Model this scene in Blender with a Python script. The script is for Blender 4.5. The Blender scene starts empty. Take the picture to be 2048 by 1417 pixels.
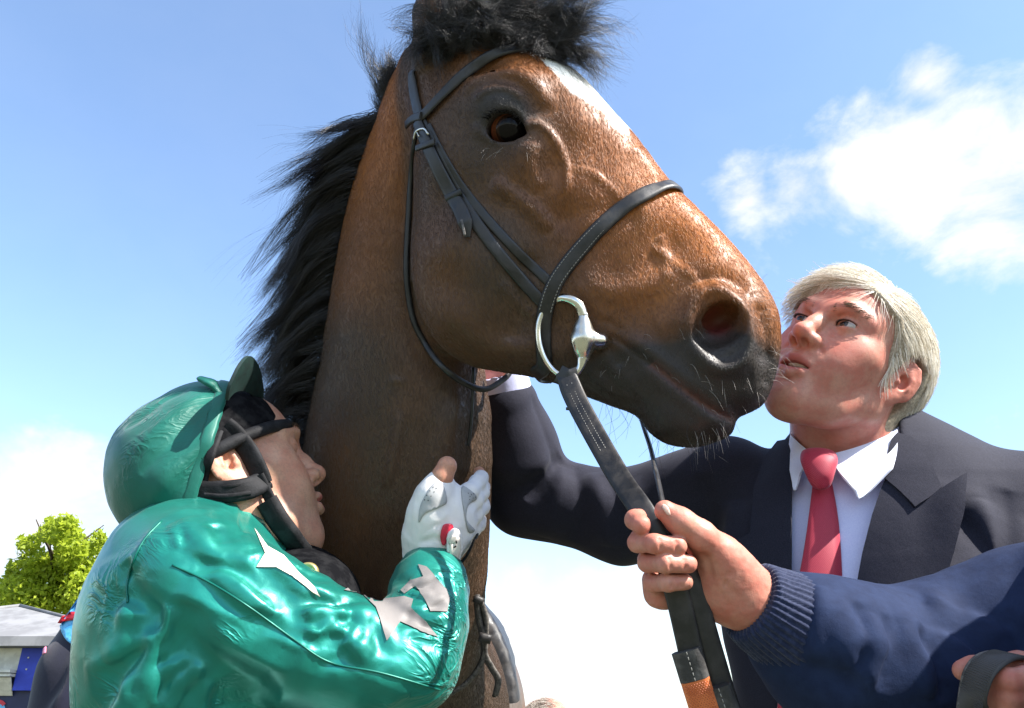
import bpy, math, random
import numpy as np
from mathutils import Vector, Matrix
from mathutils.bvhtree import BVHTree
from concurrent.futures import ThreadPoolExecutor
POOL = ThreadPoolExecutor(4)

# ------------------------------------------------------------------ camera, sky, sun, exposure
random.seed(7); RNG = np.random.default_rng(7)
SC = bpy.context.scene
COL = SC.collection
F = 1600.0                       # focal length in photograph pixels (2048 wide)
PITCH = math.radians(25.0)
CAM_H = 1.18
cam_d = bpy.data.cameras.new('camera'); cam = bpy.data.objects.new('camera', cam_d); COL.objects.link(cam)
cam_d.sensor_width = 36.0; cam_d.lens = 36.0 * F / 2048.0
cam_d.clip_start = 0.02; cam_d.clip_end = 2000
cam.location = (0, 0, CAM_H); cam.rotation_euler = (math.pi/2 + PITCH, 0, 0)
SC.camera = cam
CP, SP = math.cos(PITCH), math.sin(PITCH)
# V frame: metres, x right, y up, z towards the photographer, turned with the camera's pitch
R_VW = np.array([[1, 0, 0], [0, -SP, -CP], [0, CP, -SP]], float)
def to_world(P): return np.asarray(P, float) @ R_VW.T + np.array([0, 0, CAM_H])
def dir_world(P): return np.asarray(P, float) @ R_VW.T
def from_world(P): return (np.asarray(P, float) - np.array([0, 0, CAM_H])) @ R_VW

SUN_V = np.array([0.63, 0.745, -0.03]); SUN_V /= np.linalg.norm(SUN_V)
SUN_W = dir_world(SUN_V)
SUN_EL = math.asin(SUN_W[2]); SUN_AZ = math.atan2(SUN_W[0], SUN_W[1])
sun_d = bpy.data.lights.new('sun', 'SUN'); sun_d.energy = 5.0; sun_d.angle = math.radians(0.53); sun_d.color = (1, 0.955, 0.89)
sun = bpy.data.objects.new('sun', sun_d); COL.objects.link(sun)
sun.rotation_euler = Vector(SUN_W).to_track_quat('Z', 'Y').to_euler(); sun.location = (4, 0, 8)
SC.view_settings.view_transform = 'Standard'; SC.view_settings.look = 'None'
SC.view_settings.gamma = 1.0; SC.view_settings.exposure = 1.4
SC.view_settings.use_curve_mapping = False
SC.render.engine = 'CYCLES'
SC.cycles.max_bounces = 6; SC.cycles.transparent_max_bounces = 8
SC.cycles.use_denoising = True

class NT:
    """tiny node-tree helper"""
    def __init__(s, tree): s.t = tree; s.n = tree.nodes; s.l = tree.links
    def new(s, kind, **kw):
        n = s.n.new(kind)
        for k, v in kw.items():
            if k.startswith('i_'): s.set(n, k[2:], v)
            else: setattr(n, k, v)
        return n
    def set(s, n, key, v):
        key = int(key) if key.isdigit() else key
        if isinstance(v, bpy.types.NodeSocket): s.l.new(v, n.inputs[key])
        else: n.inputs[key].default_value = v
    def math(s, op, a, b=None, c=None, clamp=False):
        n = s.n.new('ShaderNodeMath'); n.operation = op; n.use_clamp = clamp
        for i, v in enumerate((a, b, c)):
            if v is not None: s.set(n, str(i), v)
        return n.outputs[0]
    def mix(s, f, a, b):
        n = s.n.new('ShaderNodeMix'); n.data_type = 'RGBA'
        s.set(n, '0', f)
        for i, v in ((6, a), (7, b)):
            s.set(n, str(i), v if isinstance(v, bpy.types.NodeSocket) else (*v[:3], 1))
        return n.outputs[2]
    def ramp(s, f, pts):
        n = s.n.new('ShaderNodeMapRange'); n.interpolation_type = 'SMOOTHSTEP'
        s.set(n, '0', f); n.inputs[1].default_value, n.inputs[2].default_value = pts[0], pts[1]
        n.inputs[3].default_value, n.inputs[4].default_value = (pts[2], pts[3]) if len(pts) > 2 else (0, 1)
        return n.outputs[0]
    def noise(s, vec, scale, detail=3, rough=.5, dist=0):
        n = s.n.new('ShaderNodeTexNoise')
        if vec is not None: s.l.new(vec, n.inputs['Vector'])
        n.inputs['Scale'].default_value = scale; n.inputs['Detail'].default_value = detail
        n.inputs['Roughness'].default_value = rough; n.inputs['Distortion'].default_value = dist
        return n
    def mapping(s, vec, scale=(1, 1, 1), loc=(0, 0, 0), rot=(0, 0, 0)):
        n = s.n.new('ShaderNodeMapping'); s.l.new(vec, n.inputs[0])
        n.inputs['Scale'].default_value = scale; n.inputs['Location'].default_value = loc; n.inputs['Rotation'].default_value = rot
        return n.outputs[0]
    def attr(s, name, out='Fac'):
        n = s.n.new('ShaderNodeAttribute'); n.attribute_name = name
        return n.outputs[out]
    def bump(s, h, strength=.3, dist=.002, normal=None):
        n = s.n.new('ShaderNodeBump'); s.l.new(h, n.inputs['Height'])
        n.inputs['Strength'].default_value = strength; n.inputs['Distance'].default_value = dist
        if normal is not None: s.l.new(normal, n.inputs['Normal'])
        return n.outputs[0]

def px(x, y, d):
    """photograph pixel + depth along the view axis -> V frame point"""
    return np.array([(x - 1024.0) / F * d, (708.5 - y) / F * d, -d])
def pxdir(x, y):
    v = np.array([(x - 1024.0) / F, (708.5 - y) / F, -1.0]); return v / np.linalg.norm(v)

# world: physical sky + broken cumulus
W = bpy.data.worlds.new('World'); SC.world = W; W.use_nodes = True
t = NT(W.node_tree); t.n.clear()
sky = t.new('ShaderNodeTexSky'); sky.sky_type = 'NISHITA'; sky.sun_disc = False
sky.sun_elevation = SUN_EL; sky.sun_rotation = SUN_AZ
sky.air_density = 1.0; sky.dust_density = 0.4; sky.ozone_density = 1.6; sky.altitude = 50
tc = t.new('ShaderNodeTexCoord'); dirv = tc.outputs['Generated']
def blob(cx, cy, rad):
    c = dir_world(pxdir(cx, cy)); n = t.new('ShaderNodeVectorMath', operation='DISTANCE')
    t.l.new(dirv, n.inputs[0]); n.inputs[1].default_value = c
    return t.math('SUBTRACT', 1.0, t.math('DIVIDE', n.outputs['Value'], rad / F))
blobs = [(1690, 345, 150), (1790, 315, 165), (1890, 325, 175), (2000, 350, 190), (1990, 410, 165), (1860, 385, 150), (1600, 370, 120), (1500, 395, 90),
         (2140, 350, 220), (1850, 160, 70), (50, 985, 170), (140, 1020, 170), (-40, 970, 170), (220, 1080, 150), (60, 1020, 130), (150, 1060, 130), (-60, 1040, 170), (230, 1130, 150), (40, 1140, 170),
         (1150, 1330, 260), (1260, 1280, 230), (1050, 1250, 200), (1350, 1420, 300), (900, 1400, 300), (1150, 1180, 130), (400, 1300, 260), (620, 1350, 300), (1800, 1430, 320), (2200, 1400, 350),
         (-320, 1180, 220), (-500, 700, 160), (2600, 900, 260), (-350, 1420, 300)]
acc = None
for b in blobs:
    o = blob(*b)
    acc = o if acc is None else t.math('SMOOTH_MAX', acc, o, 0.25)
nz = t.noise(t.mapping(dirv, (1, 1, 1.5)), 6.5, 10, .6, .25)
nz2 = t.noise(t.mapping(dirv, (1, 1, 2.2), (3, 1, 2)), 2.2, 5, .55, .2)
edge = t.math('ADD', acc, t.math('MULTIPLY', t.math('SUBTRACT', nz.outputs[0], .5), 2.6))
m1 = t.ramp(edge, (0.05, 0.95))
# the same broken cloud goes on round the rest of the sky
sep = t.new('ShaderNodeSeparateXYZ'); t.l.new(dirv, sep.inputs[0])
back = t.ramp(sep.outputs['Y'], (0.35, -0.1))
m2 = t.math('MULTIPLY', t.ramp(t.math('ADD', nz2.outputs[0], t.math('MULTIPLY', nz.outputs[0], .3)), (.60, .80)), back)
low = t.ramp(sep.outputs['Z'], (0.34, 0.02))
m3 = t.math('MULTIPLY', low, 0.42)
mask = t.math('MAXIMUM', t.math('MAXIMUM', m1, m2), m3)
mask = t.math('MULTIPLY', t.math('MAXIMUM', mask, 0.07), 0.96)
skyc = t.mix(1.0, sky.outputs[0], sky.outputs[0])
hsv = t.new('ShaderNodeHueSaturation'); t.l.new(sky.outputs[0], hsv.inputs['Color'])
hsv.inputs['Saturation'].default_value = 1.06; hsv.inputs['Value'].default_value = 1.2
cloudshade = t.mix(t.ramp(nz.outputs[0], (.3, .7)), (3.0, 3.2, 3.55), (4.0, 4.0, 4.0))
skymix = t.mix(mask, hsv.outputs[0], cloudshade)
bg = t.new('ShaderNodeBackground'); t.l.new(skymix, bg.inputs[0]); bg.inputs[1].default_value = 0.115
wo = t.new('ShaderNodeOutputWorld'); t.l.new(bg.outputs[0], wo.inputs[0])

# ------------------------------------------------------------------ modelling helpers
def norm(v): v = np.asarray(v, float); return v / np.linalg.norm(v)
def smin(a, b, k):
    if k <= 0: return np.minimum(a, b)
    h = np.clip(k - np.abs(a - b), 0, None) / k
    return np.minimum(a, b) - h * h * k * .25
def smax(a, b, k): return -smin(-a, -b, k)
def sstep(a, b, x):
    t_ = np.clip((x - a) / (b - a), 0, 1); return t_ * t_ * (3 - 2 * t_)

_H = RNG.random(65536).astype(np.float32)
def vnoise(P, scale):
    """smooth value noise, -1..1"""
    Q = np.asarray(P, np.float32) * np.float32(scale); I = np.floor(Q).astype(np.int32); f = Q - I.astype(np.float32); f = f * f * (3 - 2 * f)
    def h(dx, dy, dz):
        n = (I[:, 0] + dx) * 73856093 ^ (I[:, 1] + dy) * 19349663 ^ (I[:, 2] + dz) * 83492791
        return _H[n & 65535]
    r = 0
    for dx in (0, 1):
        for dy in (0, 1):
            for dz in (0, 1):
                w = (f[:, 0] if dx else 1 - f[:, 0]) * (f[:, 1] if dy else 1 - f[:, 1]) * (f[:, 2] if dz else 1 - f[:, 2])
                r = r + w * h(dx, dy, dz)
    return r * 2 - 1
def fbm(P, scale, oct=3):
    r = 0; a = 1; tot = 0
    for i in range(oct):
        r = r + a * vnoise(P + i * 7.3, scale * 2 ** i); tot += a; a *= .5
    return r / tot

def cat(pts, n, closed=False):
    """Catmull-Rom through pts, n samples per span"""
    P = np.asarray(pts, float); m = len(P); out = []
    for i in range(m if closed else m - 1):
        if closed: p0, p1, p2, p3 = P[(i-1) % m], P[i], P[(i+1) % m], P[(i+2) % m]
        else:
            p1, p2 = P[i], P[i+1]; p0 = P[i-1] if i else 2 * p1 - p2; p3 = P[i+2] if i + 2 < m else 2 * p2 - p1
        t_ = np.linspace(0, 1, n, endpoint=False)[:, None]
        out.append(.5 * (2 * p1 + (p2 - p0) * t_ + (2 * p0 - 5 * p1 + 4 * p2 - p3) * t_ ** 2 + (3 * p1 - p0 - 3 * p2 + p3) * t_ ** 3))
    if not closed: out.append(P[-1:])
    return np.vstack(out)
def resample(P, n):
    P = np.asarray(P, float); L = np.r_[0, np.cumsum(np.linalg.norm(np.diff(P, axis=0), axis=1))]
    s = np.linspace(0, L[-1], n); return np.stack([np.interp(s, L, P[:, i]) for i in range(P.shape[1])], 1)

class SDF:
    """implicit body: a list of operations evaluated on points (V frame metres)"""
    def __init__(s): s.ops = []
    def add(s, kind, fn, lo=None, hi=None, k=.01): s.ops.append((kind, fn, None if lo is None else np.asarray(lo), None if hi is None else np.asarray(hi), k)); return s
    def eval(s, P, cs=.09):
        """points are sorted into boxes so that each operation only sees the points it can reach"""
        P = np.asarray(P, np.float32); n = len(P)
        if n < 3000: return s._eval(P)
        I = np.floor((P - P.min(0)) / cs).astype(np.int64); key = (I[:, 0] * 1024 + I[:, 1]) * 1024 + I[:, 2]
        o = np.argsort(key, kind='stable'); ks = key[o]; cut = np.r_[0, np.flatnonzero(np.diff(ks)) + 1, n]
        out = np.empty(n, np.float32)
        def work(i): j = o[cut[i]:cut[i+1]]; out[j] = s._eval(P[j])
        list(POOL.map(work, range(len(cut) - 1)))
        return out
    def _eval(s, P):
        d = np.full(len(P), 1.0, np.float32); lo_, hi_ = P.min(0), P.max(0)
        for kind, fn, lo, hi, k in s.ops:
            m = None; Q = P; cur = d
            if lo is not None:
                if (lo_ > hi).any() or (hi_ < lo).any(): continue
                if (lo_ < lo).any() or (hi_ > hi).any():
                    m = np.flatnonzero((P[:, 0] > lo[0]) & (P[:, 1] > lo[1]) & (P[:, 2] > lo[2]) & (P[:, 0] < hi[0]) & (P[:, 1] < hi[1]) & (P[:, 2] < hi[2]))
                    if not len(m): continue
                    Q = P[m]; cur = d[m]
            v = fn(Q)
            if kind == 'u': r = smin(cur, v, k)
            elif kind == 's': r = smax(cur, -v, k)
            elif kind == 'i': r = smax(cur, v, k)
            elif kind == 'm': r = np.minimum(cur, v)
            else: r = cur + v
            if m is None: d = np.asarray(r, np.float32)
            else: d[m] = r
        return d
    # primitives
    def ball(s, c, r, k=.01, kind='u', R=None):
        """ellipsoid, radii r, rows of R = its axes"""
        c = np.asarray(c, np.float32); r = np.broadcast_to(np.asarray(r, np.float32), 3).copy(); M = np.eye(3, dtype=np.float32) if R is None else np.asarray(R, np.float32); rm = r.max() + k + .03
        def fn(P):
            q = (P - c) @ M.T; a = np.linalg.norm(q / r, axis=1); b = np.linalg.norm(q / (r * r), axis=1)
            return a * (a - 1) / np.maximum(b, 1e-9)
        return s.add(kind, fn, c - rm, c + rm, k)
    def cone(s, a, b, ra, rb, k=.01, kind='u', flat=None):
        """round cone; flat=(axis, ratio): thinner (ratio<1) along axis"""
        a = np.asarray(a, np.float32); b = np.asarray(b, np.float32); rm = max(ra, rb) * max(1, (flat[1] if flat else 1)) + k + .03
        ba = b - a; L2 = max(ba @ ba, 1e-12)
        def fn(P):
            t_ = np.clip((P - a) @ ba / L2, 0, 1); q = P - a - t_[:, None] * ba
            if flat is not None:
                n = norm(flat[0]).astype(np.float32); c = q @ n; q = q + np.outer(c * (1 / flat[1] - 1), n)
                return (np.linalg.norm(q, axis=1) - (ra + (rb - ra) * t_)) * min(1, flat[1])
            return np.linalg.norm(q, axis=1) - (ra + (rb - ra) * t_)
        return s.add(kind, fn, np.minimum(a, b) - rm, np.maximum(a, b) + rm, k)
    def chain(s, pts, rad, k=.01, kind='u', flat=None):
        for i in range(len(pts) - 1): s.cone(pts[i], pts[i+1], rad[i], rad[i+1], k, kind, flat)
        return s
    def tube(s, st, k=.02, n=4, kind='u'):
        """st rows: centre(3), u axis(3), half u, half w -> elliptical tube"""
        S = cat(np.array([np.r_[r[0], r[1], r[2], r[3]] for r in st]), n).astype(np.float32)
        for i in range(len(S) - 1):
            a, b = S[i], S[i+1]; ax = norm(b[:3] - a[:3]); u = a[3:6] + b[3:6]; u = norm(u - ax * (u @ ax)); w = np.cross(ax, u).astype(np.float32); u = u.astype(np.float32)
            rm = max(a[6], b[6], a[7], b[7]) + k + .05
            def fn(P, a=a, b=b, u=u, w=w):
                ba = b[:3] - a[:3]; t_ = np.clip((P - a[:3]) @ ba / (ba @ ba), 0, 1); q = P - a[:3] - t_[:, None] * ba
                hu = a[6] + (b[6] - a[6]) * t_; hw = a[7] + (b[7] - a[7]) * t_
                qu = q @ u; qw = q @ w; qa = q - np.outer(qu, u) - np.outer(qw, w)
                hm = np.minimum(hu, hw)
                e = np.sqrt((qu / hu) ** 2 + (qw / hw) ** 2 + (qa ** 2).sum(1) / hm ** 2); g = np.sqrt((qu / hu ** 2) ** 2 + (qw / hw ** 2) ** 2 + (qa ** 2).sum(1) / hm ** 4)
                return e * (e - 1) / np.maximum(g, 1e-6)
            s.add(kind, fn, np.minimum(a[:3], b[:3]) - rm, np.maximum(a[:3], b[:3]) + rm, k)
        return s
    def brush(s, c, r, amp, R=None):
        """bump (amp>0) or dent (amp<0) with a gaussian footprint"""
        c = np.asarray(c, np.float32); r = np.broadcast_to(np.asarray(r, np.float32), 3).copy(); M = np.eye(3, dtype=np.float32) if R is None else np.asarray(R, np.float32); rm = r.max() * 2.6
        def fn(P): return -amp * np.exp(-(((P - c) @ M.T / r) ** 2).sum(1))
        return s.add('a', fn, c - rm, c + rm)
    def ridge(s, pts, wid, amp, n=6, taper=True, sharp=False):
        """raised (amp>0) or sunken line along a 3D polyline"""
        Q = (cat(pts, n) if len(pts) > 2 else resample(pts, n + 1)).astype(np.float32); rm = wid * 2.8; m = len(Q) - 1
        lo, hi = Q.min(0) - rm, Q.max(0) + rm
        def fn(P):
            best = np.full(len(P), 1e9); tt = np.zeros(len(P))
            for i in range(m):
                a = Q[i]; ba = Q[i+1] - a; t_ = np.clip((P - a) @ ba / max(ba @ ba, 1e-12), 0, 1)
                d = ((P - a - t_[:, None] * ba) ** 2).sum(1); sel = d < best
                best = np.where(sel, d, best); tt = np.where(sel, (i + t_) / m, tt)
            e = np.exp(-np.sqrt(best + (wid * .12) ** 2) / wid * 1.25) if sharp else np.exp(-best / wid ** 2)
            if taper: e = e * np.clip(np.minimum(tt, 1 - tt) * 5, 0, 1) ** .7
            return -amp * e
        return s.add('a', fn, lo, hi)
    # meshing
    def mesh(s, lo, hi, h, proj=1, lip=1.15):
        lo = np.asarray(lo, float); hi = np.asarray(hi, float); B = 16
        nb = np.maximum(1, np.ceil((hi - lo) / (h * B)).astype(int)); N = nb * B + 1; cs = h * 26
        g = np.stack(np.meshgrid(*[np.arange(n) for n in nb], indexing='ij'), -1).reshape(-1, 3)
        sub = np.array([(i, j, k) for i in (0, 1) for j in (0, 1) for k in (0, 1)])
        while True:
            fc = s.eval(lo + (g + .5) * (h * B), h * B * 14)
            g = g[np.abs(fc) < .5 * math.sqrt(3) * B * h * lip + .003]
            if B == 4: break
            g = (g[:, None] * 2 + sub).reshape(-1, 3); B //= 2
        mask = np.zeros(N, bool); 
        for b in g: x, y, z = b * B; mask[x:x+B+1, y:y+B+1, z:z+B+1] = True
        D = np.full(N, np.nan, np.float32); idx = np.argwhere(mask)
        D[mask] = s.eval(lo + idx * h, cs); del idx
        ins = D < 0; ok = ~np.isnan(D)
        def corner(A, o): return A[o[0]:A.shape[0]-1+o[0], o[1]:A.shape[1]-1+o[1], o[2]:A.shape[2]-1+o[2]]
        offs = [(i, j, k) for i in (0, 1) for j in (0, 1) for k in (0, 1)]
        allok = np.ones(N - 1, bool); cnt = np.zeros(N - 1, np.int8)
        for o in offs: allok &= corner(ok, o); cnt += corner(ins, o)
        cell = allok & (cnt > 0) & (cnt < 8)
        ci = np.argwhere(cell); cid = np.full(N - 1, -1, np.int32); cid[cell] = np.arange(len(ci))
        val = {o: D[ci[:, 0] + o[0], ci[:, 1] + o[1], ci[:, 2] + o[2]].astype(float) for o in offs}
        acc_ = np.zeros((len(ci), 3)); n_ = np.zeros(len(ci))
        for i, a in enumerate(offs):
            for b in offs[i+1:]:
                if sum(abs(x - y) for x, y in zip(a, b)) != 1: continue
                va, vb = val[a], val[b]; m = (va < 0) != (vb < 0)
                t_ = va[m] / (va[m] - vb[m])
                acc_[m] += np.array(a) + t_[:, None] * (np.array(b) - np.array(a)); n_[m] += 1
        V = lo + (ci + acc_ / n_[:, None]) * h
        quads = []
        for ax in range(3):
            o = [0, 0, 0]; o[ax] = 1; u, w = (ax + 1) % 3, (ax + 2) % 3
            sl0 = [slice(1, N[i] - 1) for i in range(3)]; sl1 = list(sl0)
            sl0[ax] = slice(0, N[ax] - 1); sl1[ax] = slice(1, N[ax])
            A_, B_ = ins[tuple(sl0)], ins[tuple(sl1)]; okk = ok[tuple(sl0)] & ok[tuple(sl1)]
            e = np.argwhere((A_ != B_) & okk); fl = A_[e[:, 0], e[:, 1], e[:, 2]]
            e = e + np.array([0 if i == ax else 1 for i in range(3)])
            def c_(du, dw):
                q = e.copy(); q[:, u] += du; q[:, w] += dw; return cid[q[:, 0], q[:, 1], q[:, 2]]
            q = np.stack([c_(-1, -1), c_(0, -1), c_(0, 0), c_(-1, 0)], 1)
            q[~fl] = q[~fl][:, ::-1]; quads.append(q[(q >= 0).all(1)])
        Q = np.vstack(quads)
        for _ in range(proj):
            f, G = s.grad(V, h * .5, cs * 2); g2 = np.maximum((G * G).sum(1), .15)
            st = np.clip(f / g2, -h, h); V = V - st[:, None] * G
        return V, Q
    def grad(s, P, e=.001, cs=.12):
        f = s.eval(P, cs); G = np.zeros((len(P), 3))
        for i in range(3):
            o = np.zeros(3); o[i] = e; G[:, i] = (s.eval(P + o, cs) - f) / e
        return f, G
    def hit(s, O, Dr, t0=.2, t1=3., it=70):
        """sphere-trace rays"""
        O = np.broadcast_to(np.asarray(O, float), np.shape(Dr)); tt = np.full(len(Dr), t0)
        for _ in range(it):
            f = s.eval(O + Dr * tt[:, None]); tt = np.minimum(tt + np.clip(f * .7, -.02, .1), t1)
        return O + Dr * tt[:, None], tt < t1 - 1e-6

def fold(f, bvh, pts, w, amp, dflt=.9, taper=True, n=6, sharp=False):
    """crease or ridge whose pixel line is first laid on the body"""
    P = []
    for q in cat(np.array([p[:2] for p in pts], float), 4): c, _ = cast(bvh, q[0], q[1]); P.append(c if c is not None else (P[-1] if P else px(q[0], q[1], dflt)))
    f.ridge(resample(smooth_pts(P, 1), 7), w, amp, 1, taper, sharp)
def bvh_of(V, Q): return BVHTree.FromPolygons([tuple(v) for v in V], [tuple(int(i) for i in q) for q in Q])
def cast(bvh, x, y, default=None):
    """first surface point of a body along the sight line through a pixel, in V frame"""
    loc, nrm, i, d = bvh.ray_cast(Vector((0, 0, 0)), Vector(pxdir(x, y)))
    if loc is None:
        return (px(x, y, default) if default else None), None
    return np.array(loc), np.array(nrm)

ROOTS = {}
def thing(name, label, cat_, loc_v, group=None, kind=None):
    o = bpy.data.objects.new(name, None); COL.objects.link(o); o.empty_display_size = .05
    w = to_world(loc_v); o.location = w; o['label'] = label; o['category'] = cat_
    if group: o['group'] = group
    if kind: o['kind'] = kind
    ROOTS[o.name] = np.array(w); return o
def origin(o):
    p = np.zeros(3)
    while o is not None: p = p + np.array(o.location); o = o.parent
    return p
def meshobj(name, V, faces, mat=None, parent=None, smooth=True, attrs=None, world=False, auto=None):
    """V in the V frame (or world=True) -> one linked mesh object"""
    Wv = np.asarray(V, float) if world else to_world(V)
    base = origin(parent) if parent is not None else np.zeros(3)
    me = bpy.data.meshes.new(name); Wv = Wv - base
    if isinstance(faces, np.ndarray):
        nf, k = faces.shape
        me.vertices.add(len(Wv)); me.vertices.foreach_set('co', Wv.astype(np.float32).ravel())
        me.loops.add(nf * k); me.loops.foreach_set('vertex_index', faces.astype(np.int32).ravel())
        me.polygons.add(nf); me.polygons.foreach_set('loop_start', np.arange(0, nf * k, k, dtype=np.int32))
        me.update(calc_edges=True); me.validate()
    else: me.from_pydata([tuple(v) for v in Wv], [], [tuple(int(i) for i in f) for f in faces])
    if smooth: me.polygons.foreach_set('use_smooth', np.ones(len(me.polygons), bool))
    for k, v in (attrs or {}).items():
        v = np.asarray(v, np.float32)
        if v.ndim == 2:
            a = me.attributes.new(k, 'FLOAT_VECTOR', 'POINT'); a.data.foreach_set('vector', v.ravel())
        else:
            a = me.attributes.new(k, 'FLOAT', 'POINT'); a.data.foreach_set('value', v)
    me.update()
    if auto is not None: me.set_sharp_from_angle(angle=math.radians(auto))
    o = bpy.data.objects.new(name, me); COL.objects.link(o)
    if parent is not None: o.parent = parent
    if mat is not None: me.materials.append(mat)
    return o
def tag(o, label, cat_=None, group=None, kind=None):
    o['label'] = label
    if cat_: o['category'] = cat_
    if group: o['group'] = group
    if kind: o['kind'] = kind
    return o

class MB:
    """collects pieces of one part"""
    def __init__(s): s.V = []; s.F = []; s.n = 0
    def add(s, V, Fc):
        s.V.append(np.asarray(V, float)); s.F += [tuple(int(i) + s.n for i in f) for f in Fc]; s.n += len(V); return s
    def build(s, name, mat, parent=None, **kw): return meshobj(name, np.vstack(s.V), s.F, mat, parent, **kw)

def frames(P, up=None):
    P = np.asarray(P, float); T = np.gradient(P, axis=0); T /= np.linalg.norm(T, axis=1)[:, None]
    return T
def sweep(P, sec, N=None, closed=False, scale=None, cap=True):
    """sweep a closed 2D section (columns: across, along-normal) along points P with normals N"""
    P = np.asarray(P, float); n = len(P); sec = np.asarray(sec, float); m = len(sec)
    if closed: T = np.roll(P, -1, 0) - np.roll(P, 1, 0)
    else: T = np.gradient(P, axis=0)
    T /= np.linalg.norm(T, axis=1)[:, None]
    if N is None:
        N = np.zeros_like(P); a = np.array([0, 0, 1.]) if abs(T[0][2]) < .9 else np.array([1., 0, 0])
        N[0] = norm(a - T[0] * (a @ T[0]))
        for i in range(1, n): v = N[i-1] - T[i] * (N[i-1] @ T[i]); N[i] = norm(v)
    N = np.asarray(N, float); N = N - T * (N * T).sum(1)[:, None]; N /= np.linalg.norm(N, axis=1)[:, None]
    Bn = np.cross(T, N); sc = np.ones(n) if scale is None else np.asarray(scale, float)
    V = (P[:, None] + (Bn[:, None] * sec[None, :, 0:1] + N[:, None] * sec[None, :, 1:2]) * sc[:, None, None]).reshape(-1, 3)
    Fc = []
    for i in range(n if closed else n - 1):
        j = (i + 1) % n
        for q in range(m): r = (q + 1) % m; Fc.append((i*m+q, j*m+q, j*m+r, i*m+r))
    if cap and not closed: Fc.append(tuple(range(m))[::-1] and tuple(range(m))); Fc.append(tuple((n-1)*m + q for q in range(m))[::-1])
    return V, Fc
def circle_sec(r, m=8, ry=None): 
    a = np.linspace(0, 2 * math.pi, m, endpoint=False); return np.stack([np.cos(a) * r, np.sin(a) * (ry or r)], 1)
def strap_sec(w, th, lift=0):
    """rounded strap, lying on the surface at lift"""
    h = w / 2; b = min(th * .42, h * .4)
    return np.array([(-h, b), (-h + b, 0), (h - b, 0), (h, b), (h, th - b), (h - b, th), (h*.5, th*1.06), (0, th*1.1), (-h*.5, th*1.06), (-h + b, th), (-h, th - b)])[::-1] + np.array([0, lift])
def smooth_pts(P, it=2):
    P = np.asarray(P, float).copy()
    for _ in range(it): P[1:-1] = .25 * P[:-2] + .5 * P[1:-1] + .25 * P[2:]
    return P

def hair(name, S, R, mat, parent=None, attrs=None):
    """S: (n,k,3) strands in V frame, R: (n,k) radii -> hair curves object"""
    n, k, _ = S.shape; c = bpy.data.hair_curves.new(name); c.add_curves([k] * n)
    base = origin(parent) if parent is not None else np.zeros(3)
    Wv = to_world(S.reshape(-1, 3)) - base
    c.position_data.foreach_set('vector', Wv.astype(np.float32).ravel())
    a = c.attributes.get('radius') or c.attributes.new('radius', 'FLOAT', 'POINT'); a.data.foreach_set('value', R.astype(np.float32).ravel())
    for kk, v in (attrs or {}).items():
        a = c.attributes.new(kk, 'FLOAT', 'CURVE'); a.data.foreach_set('value', np.asarray(v, np.float32))
    c.materials.append(mat); o = bpy.data.objects.new(name, c); COL.objects.link(o)
    if parent is not None: o.parent = parent
    return o

def material(name, color, rough=.5, spec=.5, metal=0, sheen=0, coat=0, sss=0, fn=None):
    m = bpy.data.materials.new(name); m.use_nodes = True; q = NT(m.node_tree)
    b = q.n['Principled BSDF']; b.inputs['Base Color'].default_value = (*color, 1)
    b.inputs['Roughness'].default_value = rough; b.inputs['Specular IOR Level'].default_value = spec; b.inputs['Metallic'].default_value = metal
    b.inputs['Sheen Weight'].default_value = sheen; b.inputs['Coat Weight'].default_value = coat
    if sss: b.inputs['Subsurface Weight'].default_value = sss; b.inputs['Subsurface Radius'].default_value = (.009, .0035, .0018); b.inputs['Subsurface Scale'].default_value = 1
    if fn: fn(q, b)
    return m
def objco(q): return q.new('ShaderNodeTexCoord').outputs['Object']
def noisy(color2, scale, lo=.4, hi=.6, bump=0, bscale=None, bdist=.001, rough_var=0, stretch=(1, 1, 1)):
    """colour variation + fine relief"""
    def fn(q, b):
        v = q.mapping(objco(q), stretch); n = q.noise(v, scale, 4, .6); c = b.inputs['Base Color'].default_value[:3]
        q.l.new(q.mix(q.ramp(n.outputs[0], (lo, hi)), c, color2), b.inputs['Base Color'])
        if bump:
            n2 = q.noise(v, bscale or scale * 6, 3, .6); q.l.new(q.bump(n2.outputs[0], bump, bdist), b.inputs['Normal'])
        if rough_var: q.l.new(q.ramp(n.outputs[0], (.3, .7, b.inputs['Roughness'].default_value - rough_var, b.inputs['Roughness'].default_value + rough_var)), b.inputs['Roughness'])
    return fn
# ------------------------------------------------------------------ ground
def ground_nodes(q, b):
    v = objco(q); n = q.noise(v, 3, 6, .65); n2 = q.noise(v, 90, 3, .6); q.l.new(q.mix(n.outputs[0], (.085, .095, .06), (.13, .135, .09)), b.inputs['Base Color']); q.l.new(q.bump(n2.outputs[0], .5, .02), b.inputs['Normal'])
GR = material('turf_ground', (.1, .11, .07), .9, .2, fn=ground_nodes)
g_ = meshobj('ground', np.array([[-900, -900, 0], [900, -900, 0], [900, 900, 0], [-900, 900, 0]], float), [(0, 1, 2, 3)], GR, world=True, smooth=False); g_['kind'] = 'structure'
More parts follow.
